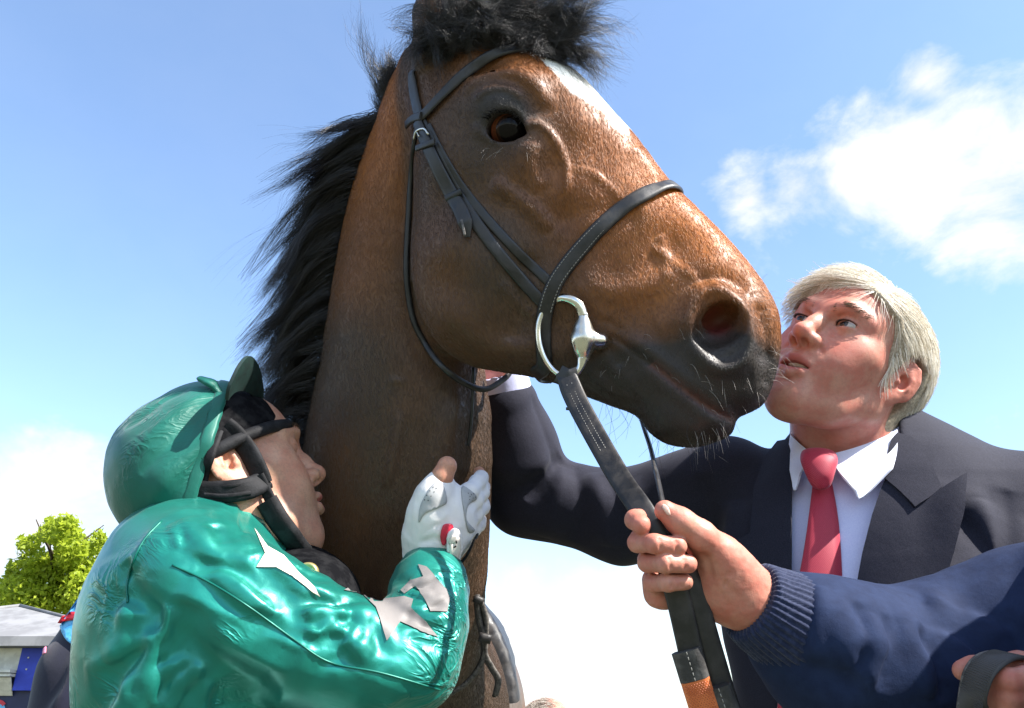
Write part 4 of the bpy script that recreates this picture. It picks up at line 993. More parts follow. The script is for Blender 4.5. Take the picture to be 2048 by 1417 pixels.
def face_sdf(C, R, open_mouth=0., pucker=0., lids=.0052, wide=1.0, ear_out=.42, k_eye=True, neck=None, close_eyes=False):
    """head of a person: C centre between the ears, R rows (right, forward, up). Returns SDF and local->V mapper"""
    f = SDF(); C = np.asarray(C, float); R = np.asarray(R, float)
    def g(x, y, z): return C + np.array([x, y, z], float) @ R
    def B(x, y, z, r, k=.012, kind='u', rot=None):
        M = R if rot is None else rot @ R
        f.ball(g(x, y, z), r, k, kind, M)
    def sym(fn):
        for s_ in (1, -1): fn(s_)
    w = wide
    B(0, -.008, .036, (.076 * w, .100, .089), .02); B(0, .035, .052, (.064 * w, .058, .058), .03); B(0, .042, -.018, (.057 * w, .056, .072), .03)
    f.chain([g(.045 * w, .002, -.044), g(.033 * w, .046, -.076), g(.009, .077, -.091), g(-.009, .077, -.091), g(-.033 * w, .046, -.076), g(-.045 * w, .002, -.044)], [.022, .019, .0175, .0175, .019, .022], .03)
    f.chain([g(.047 * w, .004, -.048), g(.055 * w, .002, -.005)], [.022, .018], .03); f.chain([g(-.047 * w, .004, -.048), g(-.055 * w, .002, -.005)], [.022, .018], .03)
    B(0, .071, -.042, (.035, .035, .037), .03)
    B(0, .040, -.062, (.036, .036, .018), .02)
    sym(lambda s_: B(s_ * .047 * w, .055, -.004, (.021, .024, .018), .03)); sym(lambda s_: B(s_ * .036, .068, -.032, (.02, .022, .024), .025))
    B(0, .083, -.090, (.019, .0145, .0145), .016)
    f.chain([g(-.05, .07, .038), g(-.026, .090, .041), g(0, .0915, .037), g(.026, .090, .041), g(.05, .07, .038)], [.010, .0125, .011, .0125, .010], .014)
    sym(lambda s_: B(s_ * .0335, .101, .0215, (.019, .0155, .0125), .014, 's'))
    f.chain([g(0, .096, .030), g(0, .107, .010), g(0, .1185, -.008)], [.0075, .0085, .0100], .010); B(0, .1195, -.011, (.0125, .0125, .0115), .006)
    sym(lambda s_: B(s_ * .0145, .107, -.0155, (.0088, .0125, .0092), .007)); B(0, .111, -.021, (.006, .009, .006), .006)
    sym(lambda s_: B(s_ * .0072, .1145, -.0225, (.0042, .0068, .0042), .003, 's'))
    # lips
    pw = 1 - .42 * pucker; py = .006 * pucker; om = open_mouth
    up = [(-.026, .090, -.049), (-.017, .1005, -.0455), (-.0065, .1055, -.0425), (0, .1055, -.0440), (.0065, .1055, -.0425), (.017, .1005, -.0455), (.026, .090, -.049)]
    lo = [(-.024, .090, -.0505), (-.013, .1015, -.0575), (0, .1045, -.0590), (.013, .1015, -.0575), (.024, .090, -.0505)]
    f.chain([g(a * pw, b + py, c + om * .4 * (1 - abs(a) / .026)) for a, b, c in up], [.0028, .0044, .0052, .005, .0052, .0044, .0028], .005)
    f.chain([g(a * pw, b + py, c - om * (1 - abs(a) / .026)) for a, b, c in lo], [.0028, .0055, .0062, .0055, .0028], .005)
    if om > 0:
        def mouth(P):
            q = (P - C) @ R.T; half = -.002 + (.002 + om * .62) * np.sqrt(np.clip(1 - (q[:, 0] / .0235) ** 2, 0, 1)); return np.maximum(np.abs(q[:, 2] + .0508 + om * .22) - half, .083 - q[:, 1])
        f.add('s', mouth, g(0, .1, -.05) - .045, g(0, .1, -.05) + .045, .002)
    else: f.ridge([g(a * pw, b + py, c) for a, b, c in ((-.026, .094, -.0495), (-.012, .107, -.0495), (0, .1095, -.0502), (.012, .107, -.0495), (.026, .094, -.0495))], .0024, -.0045, taper=False)
    f.brush(g(0, .098, -.072), (.03, .03, .007) if False else .011, -.0035); f.brush(g(0, .108, -.033), .0045, -.0015)
    sym(lambda s_: f.ridge([g(s_ * .019, .104, -.016), g(s_ * .028, .095, -.032), g(s_ * .034, .083, -.052)], .0045, -.0022))
    sym(lambda s_: f.ridge([g(s_ * .014, .098, .008), g(s_ * .024, .095, .003), g(s_ * .040, .088, .006)], .0035, -.0016))
    # eyes: lids over the ball, almond slit
    for s_ in (1, -1):
        ec = g(s_ * .0325, .0815, .0235); f.ball(ec, .0139, .006)
        if not close_eyes:
            def slit(P, s_=s_):
                q = (P - C) @ R.T; x = (q[:, 0] * s_ - .0325) / .0148; zc = .0228 + .0012 * x; hh = lids * np.sqrt(np.clip(1 - x * x, 0, 1)); z = q[:, 2] - zc
                return np.maximum(np.maximum(np.where(z > 0, z - hh * 1.05, -z - hh * .8), np.abs(x) * .0148 - .0146), .086 - q[:, 1])
            f.add('s', slit, ec - .03, ec + .03, .0012)
            f.ridge([g(s_ * .019, .093, .0315), g(s_ * .0325, .0985, .0335), g(s_ * .047, .087, .030)], .0018, -.0016)
        else: f.ridge([g(s_ * .019, .093, .021), g(s_ * .0325, .097, .0185), g(s_ * .047, .086, .020)], .0014, -.002)
    # ears
    for s_ in (1, -1):
        ex = norm(np.array([s_ * ear_out, -1, 0])); 
        def e(u, v, o=0, s_=s_, ex=ex): return g(*(np.array([s_ * .0735 * w, .004, 0]) + ex * u + np.array([0, -.12 * v, v]) + np.array([s_ * o, o * .3, 0])))
        nrm = norm(np.cross(ex, np.array([0, 0, 1.])) * s_) @ R
        f.chain([e(.004, .012), e(.014, .012), e(.014, -.008), e(.006, -.018)], [.010, .015, .012, .008], .006, flat=(nrm, .28))
        f.chain([e(.002, .006), e(.004, .021), e(.012, .030), e(.022, .027), e(.0275, .014), e(.025, -.002), e(.018, -.014), e(.010, -.022)], [.003, .0038, .004, .004, .0038, .0034, .003, .004], .003)
        f.chain([e(.008, -.022), e(.005, -.027)], [.0062, .0065], .006, flat=(nrm, .6))
        f.chain([e(.012, .019, .002), e(.019, .010, .003), e(.018, -.004, .003), e(.011, -.013, .002)], [.0026, .003, .003, .003], .003)
        f.ball(e(.0085, .000, .005), (.0075, .0075, .0105), .003, 's', R); f.ball(e(.0015, -.003, .004), .0042, .004)
    if neck: f.tube([(g(*a), R[0], b, c) for a, b, c in neck], .025, 3)
    return f, g
def face_attrs(V, C, R, stub=.5, pucker=0, flush=1.0):
    q = (V - np.asarray(C)) @ np.asarray(R).T; x, y, z = q.T; G = lambda a, b, c, r: np.exp(-(((np.abs(x) - a) / r[0]) ** 2 + ((y - b) / r[1]) ** 2 + ((z - c) / r[2]) ** 2))
    red = G(.043, .075, -.015, (.022, .03, .02)) * .9 + G(0, .122, -.01, (.014, .014, .012)) * .55 + G(.082, -.01, .0, (.012, .03, .035)) * .65 + G(0, .08, .07, (.04, .04, .02)) * .3 + G(.03, .0, -.10, (.04, .06, .04)) * .5
    pw = 1 - .42 * pucker
    lipm = sstep(1.0, .82, np.sqrt((x / (.0262 * pw)) ** 2 + ((z + .0505) / (.0125 - .003 * (np.abs(x) / .026))) ** 2)) * (y > .09)
    st = np.clip(G(.0, .085, -.075, (.05, .05, .028)) + G(.045, .03, -.06, (.02, .04, .03)) + G(0, .11, -.034, (.024, .02, .007)), 0, 1) * stub
    return {'red': np.clip(red * flush, 0, 1), 'lip': lipm, 'stub': st * (1 - lipm), 'teeth': np.zeros(len(V))}
LASH = material('lashes', (.02, .014, .01), .6, .3)
def lashes(g, R, lids, parent):
    P = []
    for s_ in (1, -1):
        for u in np.linspace(-.95, .95, 46):
            dx = u * .0142; hh = lids * math.sqrt(1 - u * u); dz = .0228 + .0012 * u - .0235 + hh * 1.02; yy = .0815 + math.sqrt(max(.0141 ** 2 - dx * dx * .9 - dz * dz, 1e-6)); x_ = s_ * (.0325 + dx)
            a = g(x_, yy, .0235 + dz); P.append(np.stack([a, a + np.array([s_ * u * .001, .0018, -.0002]) @ R, a + np.array([s_ * u * .0025, .0034, .0010]) @ R]))
    hair('lashes', np.array(P), np.tile([.00042, .0003, .0001], (len(P), 1)), LASH, parent)
def eyes(g, R, gaze, parent, mat=EYEM):
    for s_ in (1, -1):
        d = norm(np.asarray(gaze)); a = norm(np.cross(d, R[2])); V, Fc, L = uv_ball(g(s_ * .0325, .0815, .0235), .0125, np.stack([a, np.cross(d, a), d]), 28, 18)
        meshobj('eye', V, Fc, mat, parent, attrs={'lat': np.arccos(np.clip(L[:, 2], -1, 1))})
def surf_patch(bvh, poly, lift=.002, th=.002, step=9, lift_fn=None, default=None, curve=True):
    """pixel outline laid on a body as a piece of cloth with thickness: V, faces"""
    P2 = np.array(poly, float); P2 = cat(P2, 4, True) if curve else np.vstack([resample([P2[i], P2[(i+1) % len(P2)]], max(2, int(np.linalg.norm(P2[i] - P2[(i+1) % len(P2)]) / step) + 1))[:-1] for i in range(len(P2))])
    n = len(P2); lo, hi = P2.min(0), P2.max(0); gx, gy = np.meshgrid(np.arange(lo[0], hi[0], step), np.arange(lo[1], hi[1], step)); I = np.stack([gx.ravel(), gy.ravel()], 1)
    sd = poly_sd(I, P2); I = I[sd > step * .55]
    pts = [Vector(p) for p in np.vstack([P2, I])]; ed = [(i, (i + 1) % n) for i in range(n)]
    vo, _, fo, *_ = delaunay_2d_cdt(pts, ed, [], 1, 1e-4)
    P = []; Nn = []
    for v in vo:
        p, nn = cast(bvh, v[0], v[1], default)
        P.append(p if p is not None else np.full(3, np.nan)); Nn.append(nn if nn is not None else np.array([0, 0, 1.]))
    P = np.array(P); Nn = np.array(Nn); bad = np.isnan(P[:, 0])
    if bad.any():
        gi = np.flatnonzero(~bad); vv = np.array([list(v) for v in vo])
        for i in np.flatnonzero(bad):
            j = gi[np.argmin(((vv[gi] - vv[i]) ** 2).sum(1))]; P[i] = px(vv[i][0], vv[i][1], -P[j][2]); Nn[i] = Nn[j]
    L = np.full(len(P), lift) if lift_fn is None else np.array([lift_fn(v[0], v[1]) for v in vo])
    A = P + Nn * L[:, None]; Bt = A + Nn * th; m = len(P)
    F0 = [tuple(f_)[::-1] for f_ in fo]; 
    def area(f_): a, b, c = [np.array(vo[i]) for i in f_[:3]]; return (b - a)[0] * (c - a)[1] - (b - a)[1] * (c - a)[0]
    top = [f_ if area(f_) < 0 else f_[::-1] for f_ in [tuple(x) for x in fo]]
    cnt = {}
    for f_ in top:
        for i in range(len(f_)): e_ = (f_[i], f_[(i+1) % len(f_)]); cnt[e_] = 1
    rim = [e_ for e_ in cnt if (e_[1], e_[0]) not in cnt]
    Fc = [tuple(i + m for i in f_) for f_ in top] + [f_[::-1] for f_ in top] + [(a, b, b + m, a + m) for a, b in rim]
    return np.vstack([A, Bt]), Fc
def fix_normals(o):
    import bmesh
    bm = bmesh.new(); bm.from_mesh(o.data); bmesh.ops.recalc_face_normals(bm, faces=bm.faces); bm.to_mesh(o.data); bm.free(); return o
def limb(f, pts, rad, k=.02, flat=None): f.chain([np.asarray(p) for p in pts], rad, k, flat=flat)
def legs(name, hip, spread, mat, parent, shoe, length_w, right):
    """trousers and shoes under a standing person; hip in V frame"""
    w = to_world(hip); f = SDF(); rw = norm(np.r_[dir_world(right)[:2], 0]); fw = np.array([-rw[1], rw[0], 0]); 
    for s_ in (1, -1):
        a = w + rw * s_ * spread; f.chain([from_world(a), from_world([a[0], a[1], w[2] * .5]), from_world([a[0], a[1], .09])], [.1, .075, .055], .03)
    f.ball(from_world(w + np.array([0, 0, .03])), .15, .06)
    lo = from_world(w - np.array([.4, .4, w[2]])); P = np.array([from_world([w[0] + i, w[1] + j, z]) for i in (-.35, .35) for j in (-.35, .35) for z in (0, w[2] + .15)])
    V, Q = f.mesh(P.min(0), P.max(0), .02, 0); meshobj(name, V, Q, mat, parent)
    for s_ in (1, -1):
        a = w + rw * s_ * spread; fs = SDF(); dirf = -fw if (from_world(a - fw) - from_world(a))[2] > 0 else fw
        fs.chain([from_world([a[0], a[1], .05]), from_world(np.array([a[0], a[1], .04]) + dirf * .16)], [.05, .04], .02)
        c = from_world([a[0], a[1], .05]); V, Q = fs.mesh(c - .28, c + .28, .014, 0); meshobj('shoe', V, Q, shoe, parent)
SHOE = material('black_shoe', (.01, .01, .01), .3)
def finger(f, pts, r0, r1, k=.005):
    n = len(pts); f.chain(pts, [r0 + (r1 - r0) * i / (n - 1) for i in range(n)], k)
# ------------------------------------------------------------------ man in the dark suit
man = thing('person', 'white-haired man in dark suit and red tie looking up at the horse', 'person', from_world([.5, 1.05, 0]))
MR = pose(np.array([-math.sin(math.radians(50)) * .87, .53, math.cos(math.radians(50)) * .87]), np.array([.26, 1, 0]), 0)
MC = px(1652, 650, 1.06) - np.array([0, .083, .0235]) @ MR
mf, mg = face_sdf(MC, MR, open_mouth=.006, wide=.99, ear_out=.55, lids=.0040)
NB_ = px(1722, 905, 1.135)           # base of the neck
UPV = UPV / np.linalg.norm(UPV)
mf.tube([(mg(0, -.026, -.03), MR[0], .050, .052), (lerp(mg(0, -.032, -.09), NB_, .35), MR[0], .051, .052), (NB_, np.array([1, 0, -.4]), .060, .060), (NB_ - UPV * .08, np.array([1, 0, -.4]), .09, .08)], .03, 3)
for s_ in (1, -1):
    for a_, b_, c_ in (((.051, .070, .022), (.058, .058, .026), (.064, .044, .030)), ((.051, .069, .018), (.058, .057, .016), (.064, .044, .014)), ((.050, .070, .013), (.056, .059, .006), (.061, .048, -.002)), ((.022, .0905, .010), (.034, .0875, .0065), (.046, .079, .010)), ((.024, .088, .004), (.036, .084, .000), (.048, .075, .003))):
        mf.ridge([mg(s_ * a_[0], *a_[1:]), mg(s_ * b_[0], *b_[1:]), mg(s_ * c_[0], *c_[1:])], .0016, -.0009)
    mf.ridge([mg(s_ * .026, .088, -.050), mg(s_ * .029, .082, -.062), mg(s_ * .028, .078, -.074)], .003, -.0014)
for zz in (.060, .070): mf.ridge([mg(-.04, .080, zz), mg(-.015, .0955, zz + .003), mg(.015, .0955, zz + .003), mg(.04, .080, zz)], .0022, -.0008)
mf.brush(mg(.004, .099, -.092), .006, -.0012)
V, Q = mf.mesh(np.minimum(MC, NB_) - np.array([.15, .16, .16]), np.maximum(MC, NB_) + np.array([.15, .16, .16]), .0022)
head = meshobj('head', V, Q, SKIN_A, man, attrs=face_attrs(V, MC, MR, .3, 0, 1.35)); MBVH = bvh_of(V, Q)
eyes(mg, MR, norm(norm(px(1300, 380, 1.0) - mg(0, .08, .024)) * .45 + MR[1] * .55), man)
lashes(mg, MR, .0040, man)
TE = material('teeth', (.72, .68, .58), .3)
f = SDF(); f.chain([mg(-.02, .084, -.0475), mg(-.009, .0965, -.0475), mg(0, .098, -.0475), mg(.009, .0965, -.0475), mg(.02, .084, -.0475)], [.0042] * 5, .002); V, Q = f.mesh(mg(0, .09, -.047) - .03, mg(0, .09, -.047) + .03, .0016); meshobj('teeth', V, Q, TE, man)
# hair: a thick swept crop of real strands over a cap
HAIRM = material('white_hair', (.62, .57, .47), .42, .5, fn=hairnodes((.56, .50, .39), (1.0, .96, .87)))
CAPM = material('hair_root', (.42, .35, .25), .6, .3, fn=noisy((.28, .23, .16), 300, bump=.5, bscale=500))
def hairline(q):
    """>0 where hair grows: outline in side view (forward, up)"""
    return poly_sd(q[:, 1:3], HPOLY)
HPOLY = np.array([(.125, .16), (.088, .088), (.070, .070), (.052, .058), (.040, .034), (.034, .004), (.031, -.014), (.015, -.014), (.013, .020), (.004, .037), (-.018, .043), (-.036, .034), (-.043, .010), (-.040, -.022), (-.030, -.050), (-.034, -.100), (-.2, -.100), (-.2, .2), (.125, .2)])
cap = SDF(); cap.ball(mg(0, -.022, .034), (.087, .114, .100), .02, 'u', MR); cap.ball(mg(0, .035, .052), (.072, .066, .065), .03, 'u', MR); cap.tube([(mg(0, -.052, -.02), MR[0], .062, .058), (mg(0, -.050, -.095), MR[0], .057, .05)], .03, 2)
cap.add('i', lambda P: -hairline((P - MC) @ MR.T).astype(np.float32), k=.006)
V, Q = cap.mesh(MC - .17, MC + .17, .0035, 1)
meshobj('scalp_hair', V, Q, CAPM, man); cbv = bvh_of(V, Q)
rg = np.random.default_rng(21)
def scalp_roots(n):
    out = []; nn = []; o_ = mg(0, -.01, .03); D_ = rg.normal(size=(int(n * 2.2), 3)); D_ = (D_ / np.linalg.norm(D_, axis=1)[:, None]) @ MR
    for d in D_:
        loc, nr, i, _ = cbv.ray_cast(Vector(o_ + d * .3), Vector(-d))
        if loc is not None: out.append(loc[:]); nn.append(nr[:])
    out = np.array(out); nn = np.array(nn); ok_ = hairline((out - MC) @ MR.T) > 0; return out[ok_][:n], nn[ok_][:n]
R0, N0 = scalp_roots(13000); qh = (R0 - MC) @ MR.T
x, y, z = qh.T
part = -.030   # parting on his left (picture right): sweep over the top to his right/front
topm = sstep(.060, .088, z) * sstep(part - .02, part + .01, x)
flow_top = np.stack([.85 + 0 * x, .80 - 5 * np.clip(-y, 0, .12), -.2 + 0 * x], 1)
flow_side = np.stack([-.15 * np.sign(x), -.75 + 0 * x + .35 * sstep(.0, -.07, y), -.55 - .55 * sstep(.02, -.05, y)], 1)
fl_ = flow_top * topm[:, None] + flow_side * (1 - topm)[:, None] + rg.normal(size=R0.shape) * .05
cl_n = vnoise(R0, 55)[:, None] * np.array([[.5, .45, .1]]) + vnoise(R0 + 3, 45)[:, None] * np.array([[0, .3, .25]]); fl_ = (fl_ + cl_n) @ MR
fl_ = fl_ - N0 * (fl_ * N0).sum(1)[:, None]; fl_ /= np.linalg.norm(fl_, axis=1)[:, None]
ln = (.030 + .022 * topm + .008 * rg.random(len(R0)))[:, None]
k = 7; tt = np.linspace(0, 1, k); hl_ = rg.random((len(R0), 1))
P = np.stack([R0 - N0 * .002 + fl_ * ln * t_ + N0 * (.0085 * np.sin(t_ * 2.4) * (.3 + .7 * topm[:, None]) * (.3 + .9 * hl_)) for t_ in tt], 1)
q2 = (P.reshape(-1, 3) - MC) @ MR.T; fdist = mf.eval(P.reshape(-1, 3)).reshape(len(R0), k)
q3 = q2.reshape(len(R0), k, 3); ez = ((q3[..., 1] + .012) ** 2 + (q3[..., 2] * .85 + .002) ** 2 < .026 ** 2) & (np.abs(q3[..., 0]) > .05); okh = ~ez.any(1)
# keep strands outside the skin
_, G_ = mf.grad(P.reshape(-1, 3), .002); G_ = G_ / np.maximum(np.linalg.norm(G_, axis=1), .2)[:, None]
pushv = np.clip(.004 - fdist, 0, .03); okh &= pushv.max(1) < .010; okh &= ~((q3[..., 1] < -.0) & (q3[..., 1] > -.05) & (q3[..., 2] < .035) & (np.abs(q3[..., 0]) > .066)).any(1)
P = P + G_.reshape(P.shape) * pushv[..., None]
P = P[okh]; hr_ = hair('hair', P, np.linspace(1, .4, k)[None] * .0003 * (.7 + .6 * rg.random((len(P), 1))), HAIRM, man); hr_['label'] = 'short white-blond hair swept across the forehead'
# fringe falling over the forehead
n = 900; u = rg.random(n); R_ = np.array([mg(a, b, c) for a, b, c in zip(lerp(-.038, .05, u), .078 + rg.normal(size=n) * .006 - .55 * np.abs(lerp(-.038, .05, u)), .098 + rg.normal(size=n) * .004 - .25 * np.abs(lerp(-.038, .05, u)))])
T_ = np.array([mg(a, b, c) for a, b, c in zip(lerp(.0, .066, u) + rg.normal(size=n) * .006, .096 - .55 * np.clip(lerp(.0, .066, u), 0, 1) ** 1.2 * 1.4 + rg.normal(size=n) * .002, .074 - .30 * lerp(.0, .066, u) + rg.normal(size=n) * .005)])
M_ = lerp(R_, T_, .5) + np.array([mg(.004, .014, .012) - MC] * n) + rg.normal(size=(n, 3)) * .003
hair('fringe', strands(R_, M_, T_, 8, .0006, 2, 5), np.linspace(1, .3, 8)[None] * .0003 * np.ones((n, 1)), HAIRM, man)
# eyebrows
BROW = material('brow_hair', (.16, .10, .06), .6, .3); P_ = []
for s_ in (1, -1):
    for i in range(150):
        u = rg.random(); p = mg(s_ * lerp(.012, .053, u), .112, .039 + .009 * math.sin(u * 2.4) - .004 * u + rg.normal() * .0022); d_ = -MR[1]
        loc, nr, _, _ = MBVH.ray_cast(Vector(p + MR[1] * .05), Vector(d_))
        if loc is None: continue
        loc = np.array(loc); dd = norm(np.array([s_ * 1, -.35, .35 - .5 * u]) @ MR); P_.append(np.stack([loc - MR[1] * .0005, loc + dd * .004 + MR[1] * .0012, loc + dd * .009 + MR[1] * .0008]))
hair('eyebrows', np.array(P_), np.tile([.00024, .0002, .0001], (len(P_), 1)), BROW, man)

# suit
def cloth_nodes(c1, c2, sc=900, bump=.3, sheen=0):
    def fn(q, b):
        v = objco(q); n = q.noise(v, sc, 2, .7); n2 = q.noise(v, 25, 4, .6); c = q.mix(q.ramp(n.outputs[0], (.3, .7)), c1, c2)
        q.l.new(c, b.inputs['Base Color']); q.l.new(q.bump(n.outputs[0], bump, .0006, q.bump(n2.outputs[0], .15, .006)), b.inputs['Normal'])
    return fn
SUIT = material('navy_wool', (.02, .02, .028), .8, .2, sheen=.06, fn=cloth_nodes((.009, .0095, .019), (.022, .022, .037)))
SHIRT = material('white_shirt', (.62, .66, .86), .7, .3, fn=cloth_nodes((.55, .57, .84), (.62, .64, .88), 600, .1))
MYAW = math.radians(24); MU = np.array([math.cos(MYAW), 0, math.sin(MYAW)])      # towards his left (picture right)
MFW = np.array([-math.sin(MYAW), 0, math.cos(MYAW)])
tor = SDF()
def mt(dx, down, fw=0): return NB_ + MU * dx - UPV * down + MFW * fw
tor.tube([(mt(0, -.005, -.01), MU, .072, .062), (mt(0, .03, -.01), MU, .10, .075), (mt(.005, .085, 0), MU, .185, .095), (mt(.005, .18, .01), MU, .205, .115), (mt(0, .32, .015), MU, .19, .118), (mt(0, .5, .01), MU, .18, .118), (mt(0, .70, .0), MU, .19, .12)], .03, 2)
# his left arm hangs, his right arm reaches behind the horse's jaw
SHL = mt(.205, .075, -.01); limb(tor, [SHL, mt(.25, .33, -.03), mt(.25, .56, .03)], [.068, .058, .048], .04)
SHR = mt(-.195, .07, -.015)
ELB = px(1052, 985, 1.30); WR = px(1008, 812, 1.27)
limb(tor, [SHR, px(1245, 1035, 1.26), ELB], [.070, .056, .054], .03)
limb(tor, [ELB, lerp(ELB, WR, .5), WR], [.054, .054, .044], .03)
jk = SDF(); jk.ops = list(tor.ops); jk.add('a', lambda P: np.full(len(P), -.011, np.float32))
lo = np.array([-.12, -.62, -1.45]); hi = np.array([.86, .10, -.80])
JB = bvh_of(*jk.mesh(lo, hi, .009))
# open front: cut along the chest direction
cutp = [(1581, 850), (1581, 1000), (1577, 1150), (1568, 1280), (1556, 1460), (1590, 1460), (1640, 1400), (1690, 1280), (1716, 1190), (1742, 1090), (1770, 990), (1800, 880), (1800, 830), (1690, 820)]
CO = px(1660, 1100, 1.02); CX = MU; CY = UPV - MU * (UPV @ MU); CY = norm(CY); CN = np.cross(CX, CY)
def chest2(x_, y_): d = pxdir(x_, y_); t_ = (CO @ CN) / (d @ CN); p = d * t_ - CO; return np.array([p @ CX, p @ CY])
cut2 = np.array([chest2(*p) for p in cutp])
def vcut(P): q_ = P - CO; return np.maximum(-poly_sd(np.stack([q_ @ CX, q_ @ CY], 1), cut2), -.11 - q_ @ CN)
jk.add('s', vcut, CO - .5, CO + .5, .003)
# folds
for a, b, c, w_, am in (((1122, 912, 1.22), (1090, 960, 1.22), (1050, 1000, 1.23), .010, -.008), ((1126, 930, 1.215), (1115, 1000, 1.215), (1090, 1075, 1.225), .016, .007), ((1150, 930, 1.21), (1160, 1000, 1.2), (1150, 1085, 1.21), .012, -.006),
                        ((1180, 945, 1.2), (1205, 1010, 1.195), (1215, 1095, 1.2), .014, .006), ((1215, 950, 1.2), (1245, 1020, 1.19), (1262, 1090, 1.2), .013, -.006), ((1255, 965, 1.18), (1285, 1030, 1.18), (1310, 1100, 1.18), .015, .005), ((980, 930, 1.25), (1040, 945, 1.225), (1105, 915, 1.22), .014, .006),
                        ((985, 985, 1.25), (1035, 985, 1.23), (1090, 950, 1.22), .012, -.005), ((1062, 790, 1.22), (1085, 850, 1.215), (1105, 905, 1.22), .006, -.003)):
    fold(jk, JB, (a, b, c), w_ * 1.3, am * 1.5, sharp=True)
for a, b, c, w_, am in (((1900, 1020, .99), (1960, 1080, .98), (2010, 1150, .98), .014, -.010), ((1960, 1000, 1.0), (1985, 1090, .98), (1990, 1180, .98), .012, .009), ((2010, 980, 1.0), (2020, 1080, .99), (2010, 1180, .98), .010, -.009), ((1840, 1120, .97), (1900, 1150, .97), (1980, 1220, .97), .014, .006),
                        ((1830, 960, 1.02), (1900, 985, 1.01), (1980, 1000, 1.01), .02, .004), ((1400, 950, 1.12), (1420, 1040, 1.1), (1430, 1120, 1.08), .016, -.008), ((1470, 1000, 1.08), (1450, 1100, 1.07), (1400, 1180, 1.06), .015, .006)):
    fold(jk, JB, (a, b, c), w_ * 1.3, am * 1.5, sharp=True)
jk.add('a', lambda P: fbm(P, 14, 2) * .0025)
lo = np.array([-.12, -.62, -1.45]); hi = np.array([.86, .10, -.80])
V, Q = jk.mesh(lo, hi, .0042, lip=1.4)
jacket = meshobj('suit_jacket', V, Q, SUIT, man); jacket['label'] = 'dark navy suit jacket'
sh = SDF(); sh.ops = [o for o in tor.ops]; sh.add('a', lambda P: np.full(len(P), -.002, np.float32))
sh.ridge([px(1600, 960, 1.0), px(1604, 1100, .98), px(1600, 1300, .96)], .006, .003)
for a, b in (((1700, 1000), (1660, 1080)), ((1740, 1040), (1690, 1150)), ((1730, 1120), (1690, 1200))): sh.ridge([px(*a, 1.0), px((a[0] + b[0]) / 2 + 6, (a[1] + b[1]) / 2, .98), px(*b, .98)], .008, .004)
V, Q = sh.mesh(px(1660, 1150, 1.02) - np.array([.16, .34, .2]), px(1660, 1150, 1.02) + np.array([.16, .24, .2]), .005); SB = bvh_of(V, Q); shirt = meshobj('shirt', V, Q, SHIRT, man)
# shirt cuff at the raised wrist
ax = norm(WR - ELB); f = SDF(); f.cone(WR + ax * .01, WR + ax * .075, .050, .048, .002, flat=(np.array([0, 0, 1.]), .9)); f.cone(WR + ax * .085, WR + ax * .14, .05, .05, .002, 's'); V, Q = f.mesh(WR - .09, WR + .13, .004); meshobj('shirt_cuff', V, Q, SHIRT, man)
f = SDF(); hx = WR + ax * .10; f.chain([WR + ax * .05, hx, hx + ax * .05], [.03, .036, .038], .02, flat=(np.array([.3, 0, 1.]), .6))
for i in range(4): b = hx + ax * .07 + np.array([(i - 1.5) * .018, 0, .0]); finger(f, [b - ax * .02, b + ax * .025, b + ax * .04 + np.array([-.02, 0, .02])], .0095, .0075)
V, Q = f.mesh(hx - .13, hx + .17, .004); meshobj('hand', V, Q, SKIN_A, man, attrs={'red': np.zeros(len(V)) + .4, 'lip': np.zeros(len(V)), 'stub': np.zeros(len(V)), 'teeth': np.zeros(len(V))})
# collar: band and two points
COLL = material('collar', (.72, .75, .9), .6, .3, fn=cloth_nodes((.72, .75, .88), (.78, .8, .92), 600, .08))
band = []
for i in range(40):
    a = 2 * math.pi * i / 40; band.append(NB_ + UPV * (.0 + .012 * math.cos(a + math.pi)) + MU * math.sin(a) * .072 + MFW * (math.cos(a) * .072 - .002))
band = np.array(band); nb_ = np.array([norm(p - NB_ - UPV * ((p - NB_) @ UPV)) for p in band])
V, Fc = sweep(band + UPV * .014, strap_sec(.036, .003), nb_, True); fix_normals(meshobj('collar_band', V, Fc, COLL, man))
def sheet(rows, th, nv=10):
    """thin cloth from a grid of 3D rows"""
    G = np.array([resample(cat(r, 6), 18) for r in rows]); G = np.stack([resample(cat(G[:, j], 5), nv) for j in range(18)], 1)
    n_, m_ = G.shape[:2]; du = np.gradient(G, axis=0); dv = np.gradient(G, axis=1); Nn = np.cross(du, dv); Nn /= np.linalg.norm(Nn, axis=-1, keepdims=True) + 1e-12
    if Nn[..., 2].mean() < 0: Nn = -Nn
    V = np.vstack([(G + Nn * th).reshape(-1, 3), G.reshape(-1, 3)]); Fc = []; N_ = n_ * m_
    for i in range(n_ - 1):
        for j in range(m_ - 1): a = i * m_ + j; Fc += [(a, a + 1, a + m_ + 1, a + m_), (N_ + a, N_ + a + m_, N_ + a + m_ + 1, N_ + a + 1)]
    rim = [i for i in range(m_)] + [i * m_ + m_ - 1 for i in range(1, n_)] + [(n_ - 1) * m_ + j for j in range(m_ - 2, -1, -1)] + [i * m_ for i in range(n_ - 2, 0, -1)]
    for i in range(len(rim)): a, b = rim[i], rim[(i+1) % len(rim)]; Fc.append((a, a + N_, b + N_, b))
    return V, Fc
def onb(x_, y_, off):
    c = [cast(b_, x_, y_)[0] for b_ in (JB, MBVH)]; c = [p for p in c if p is not None]; d = min([-p[2] for p in c]) if c else 1.06; return px(x_, y_, d - off)
def crow(pts, off): return [onb(a, b, off) for a, b in pts]
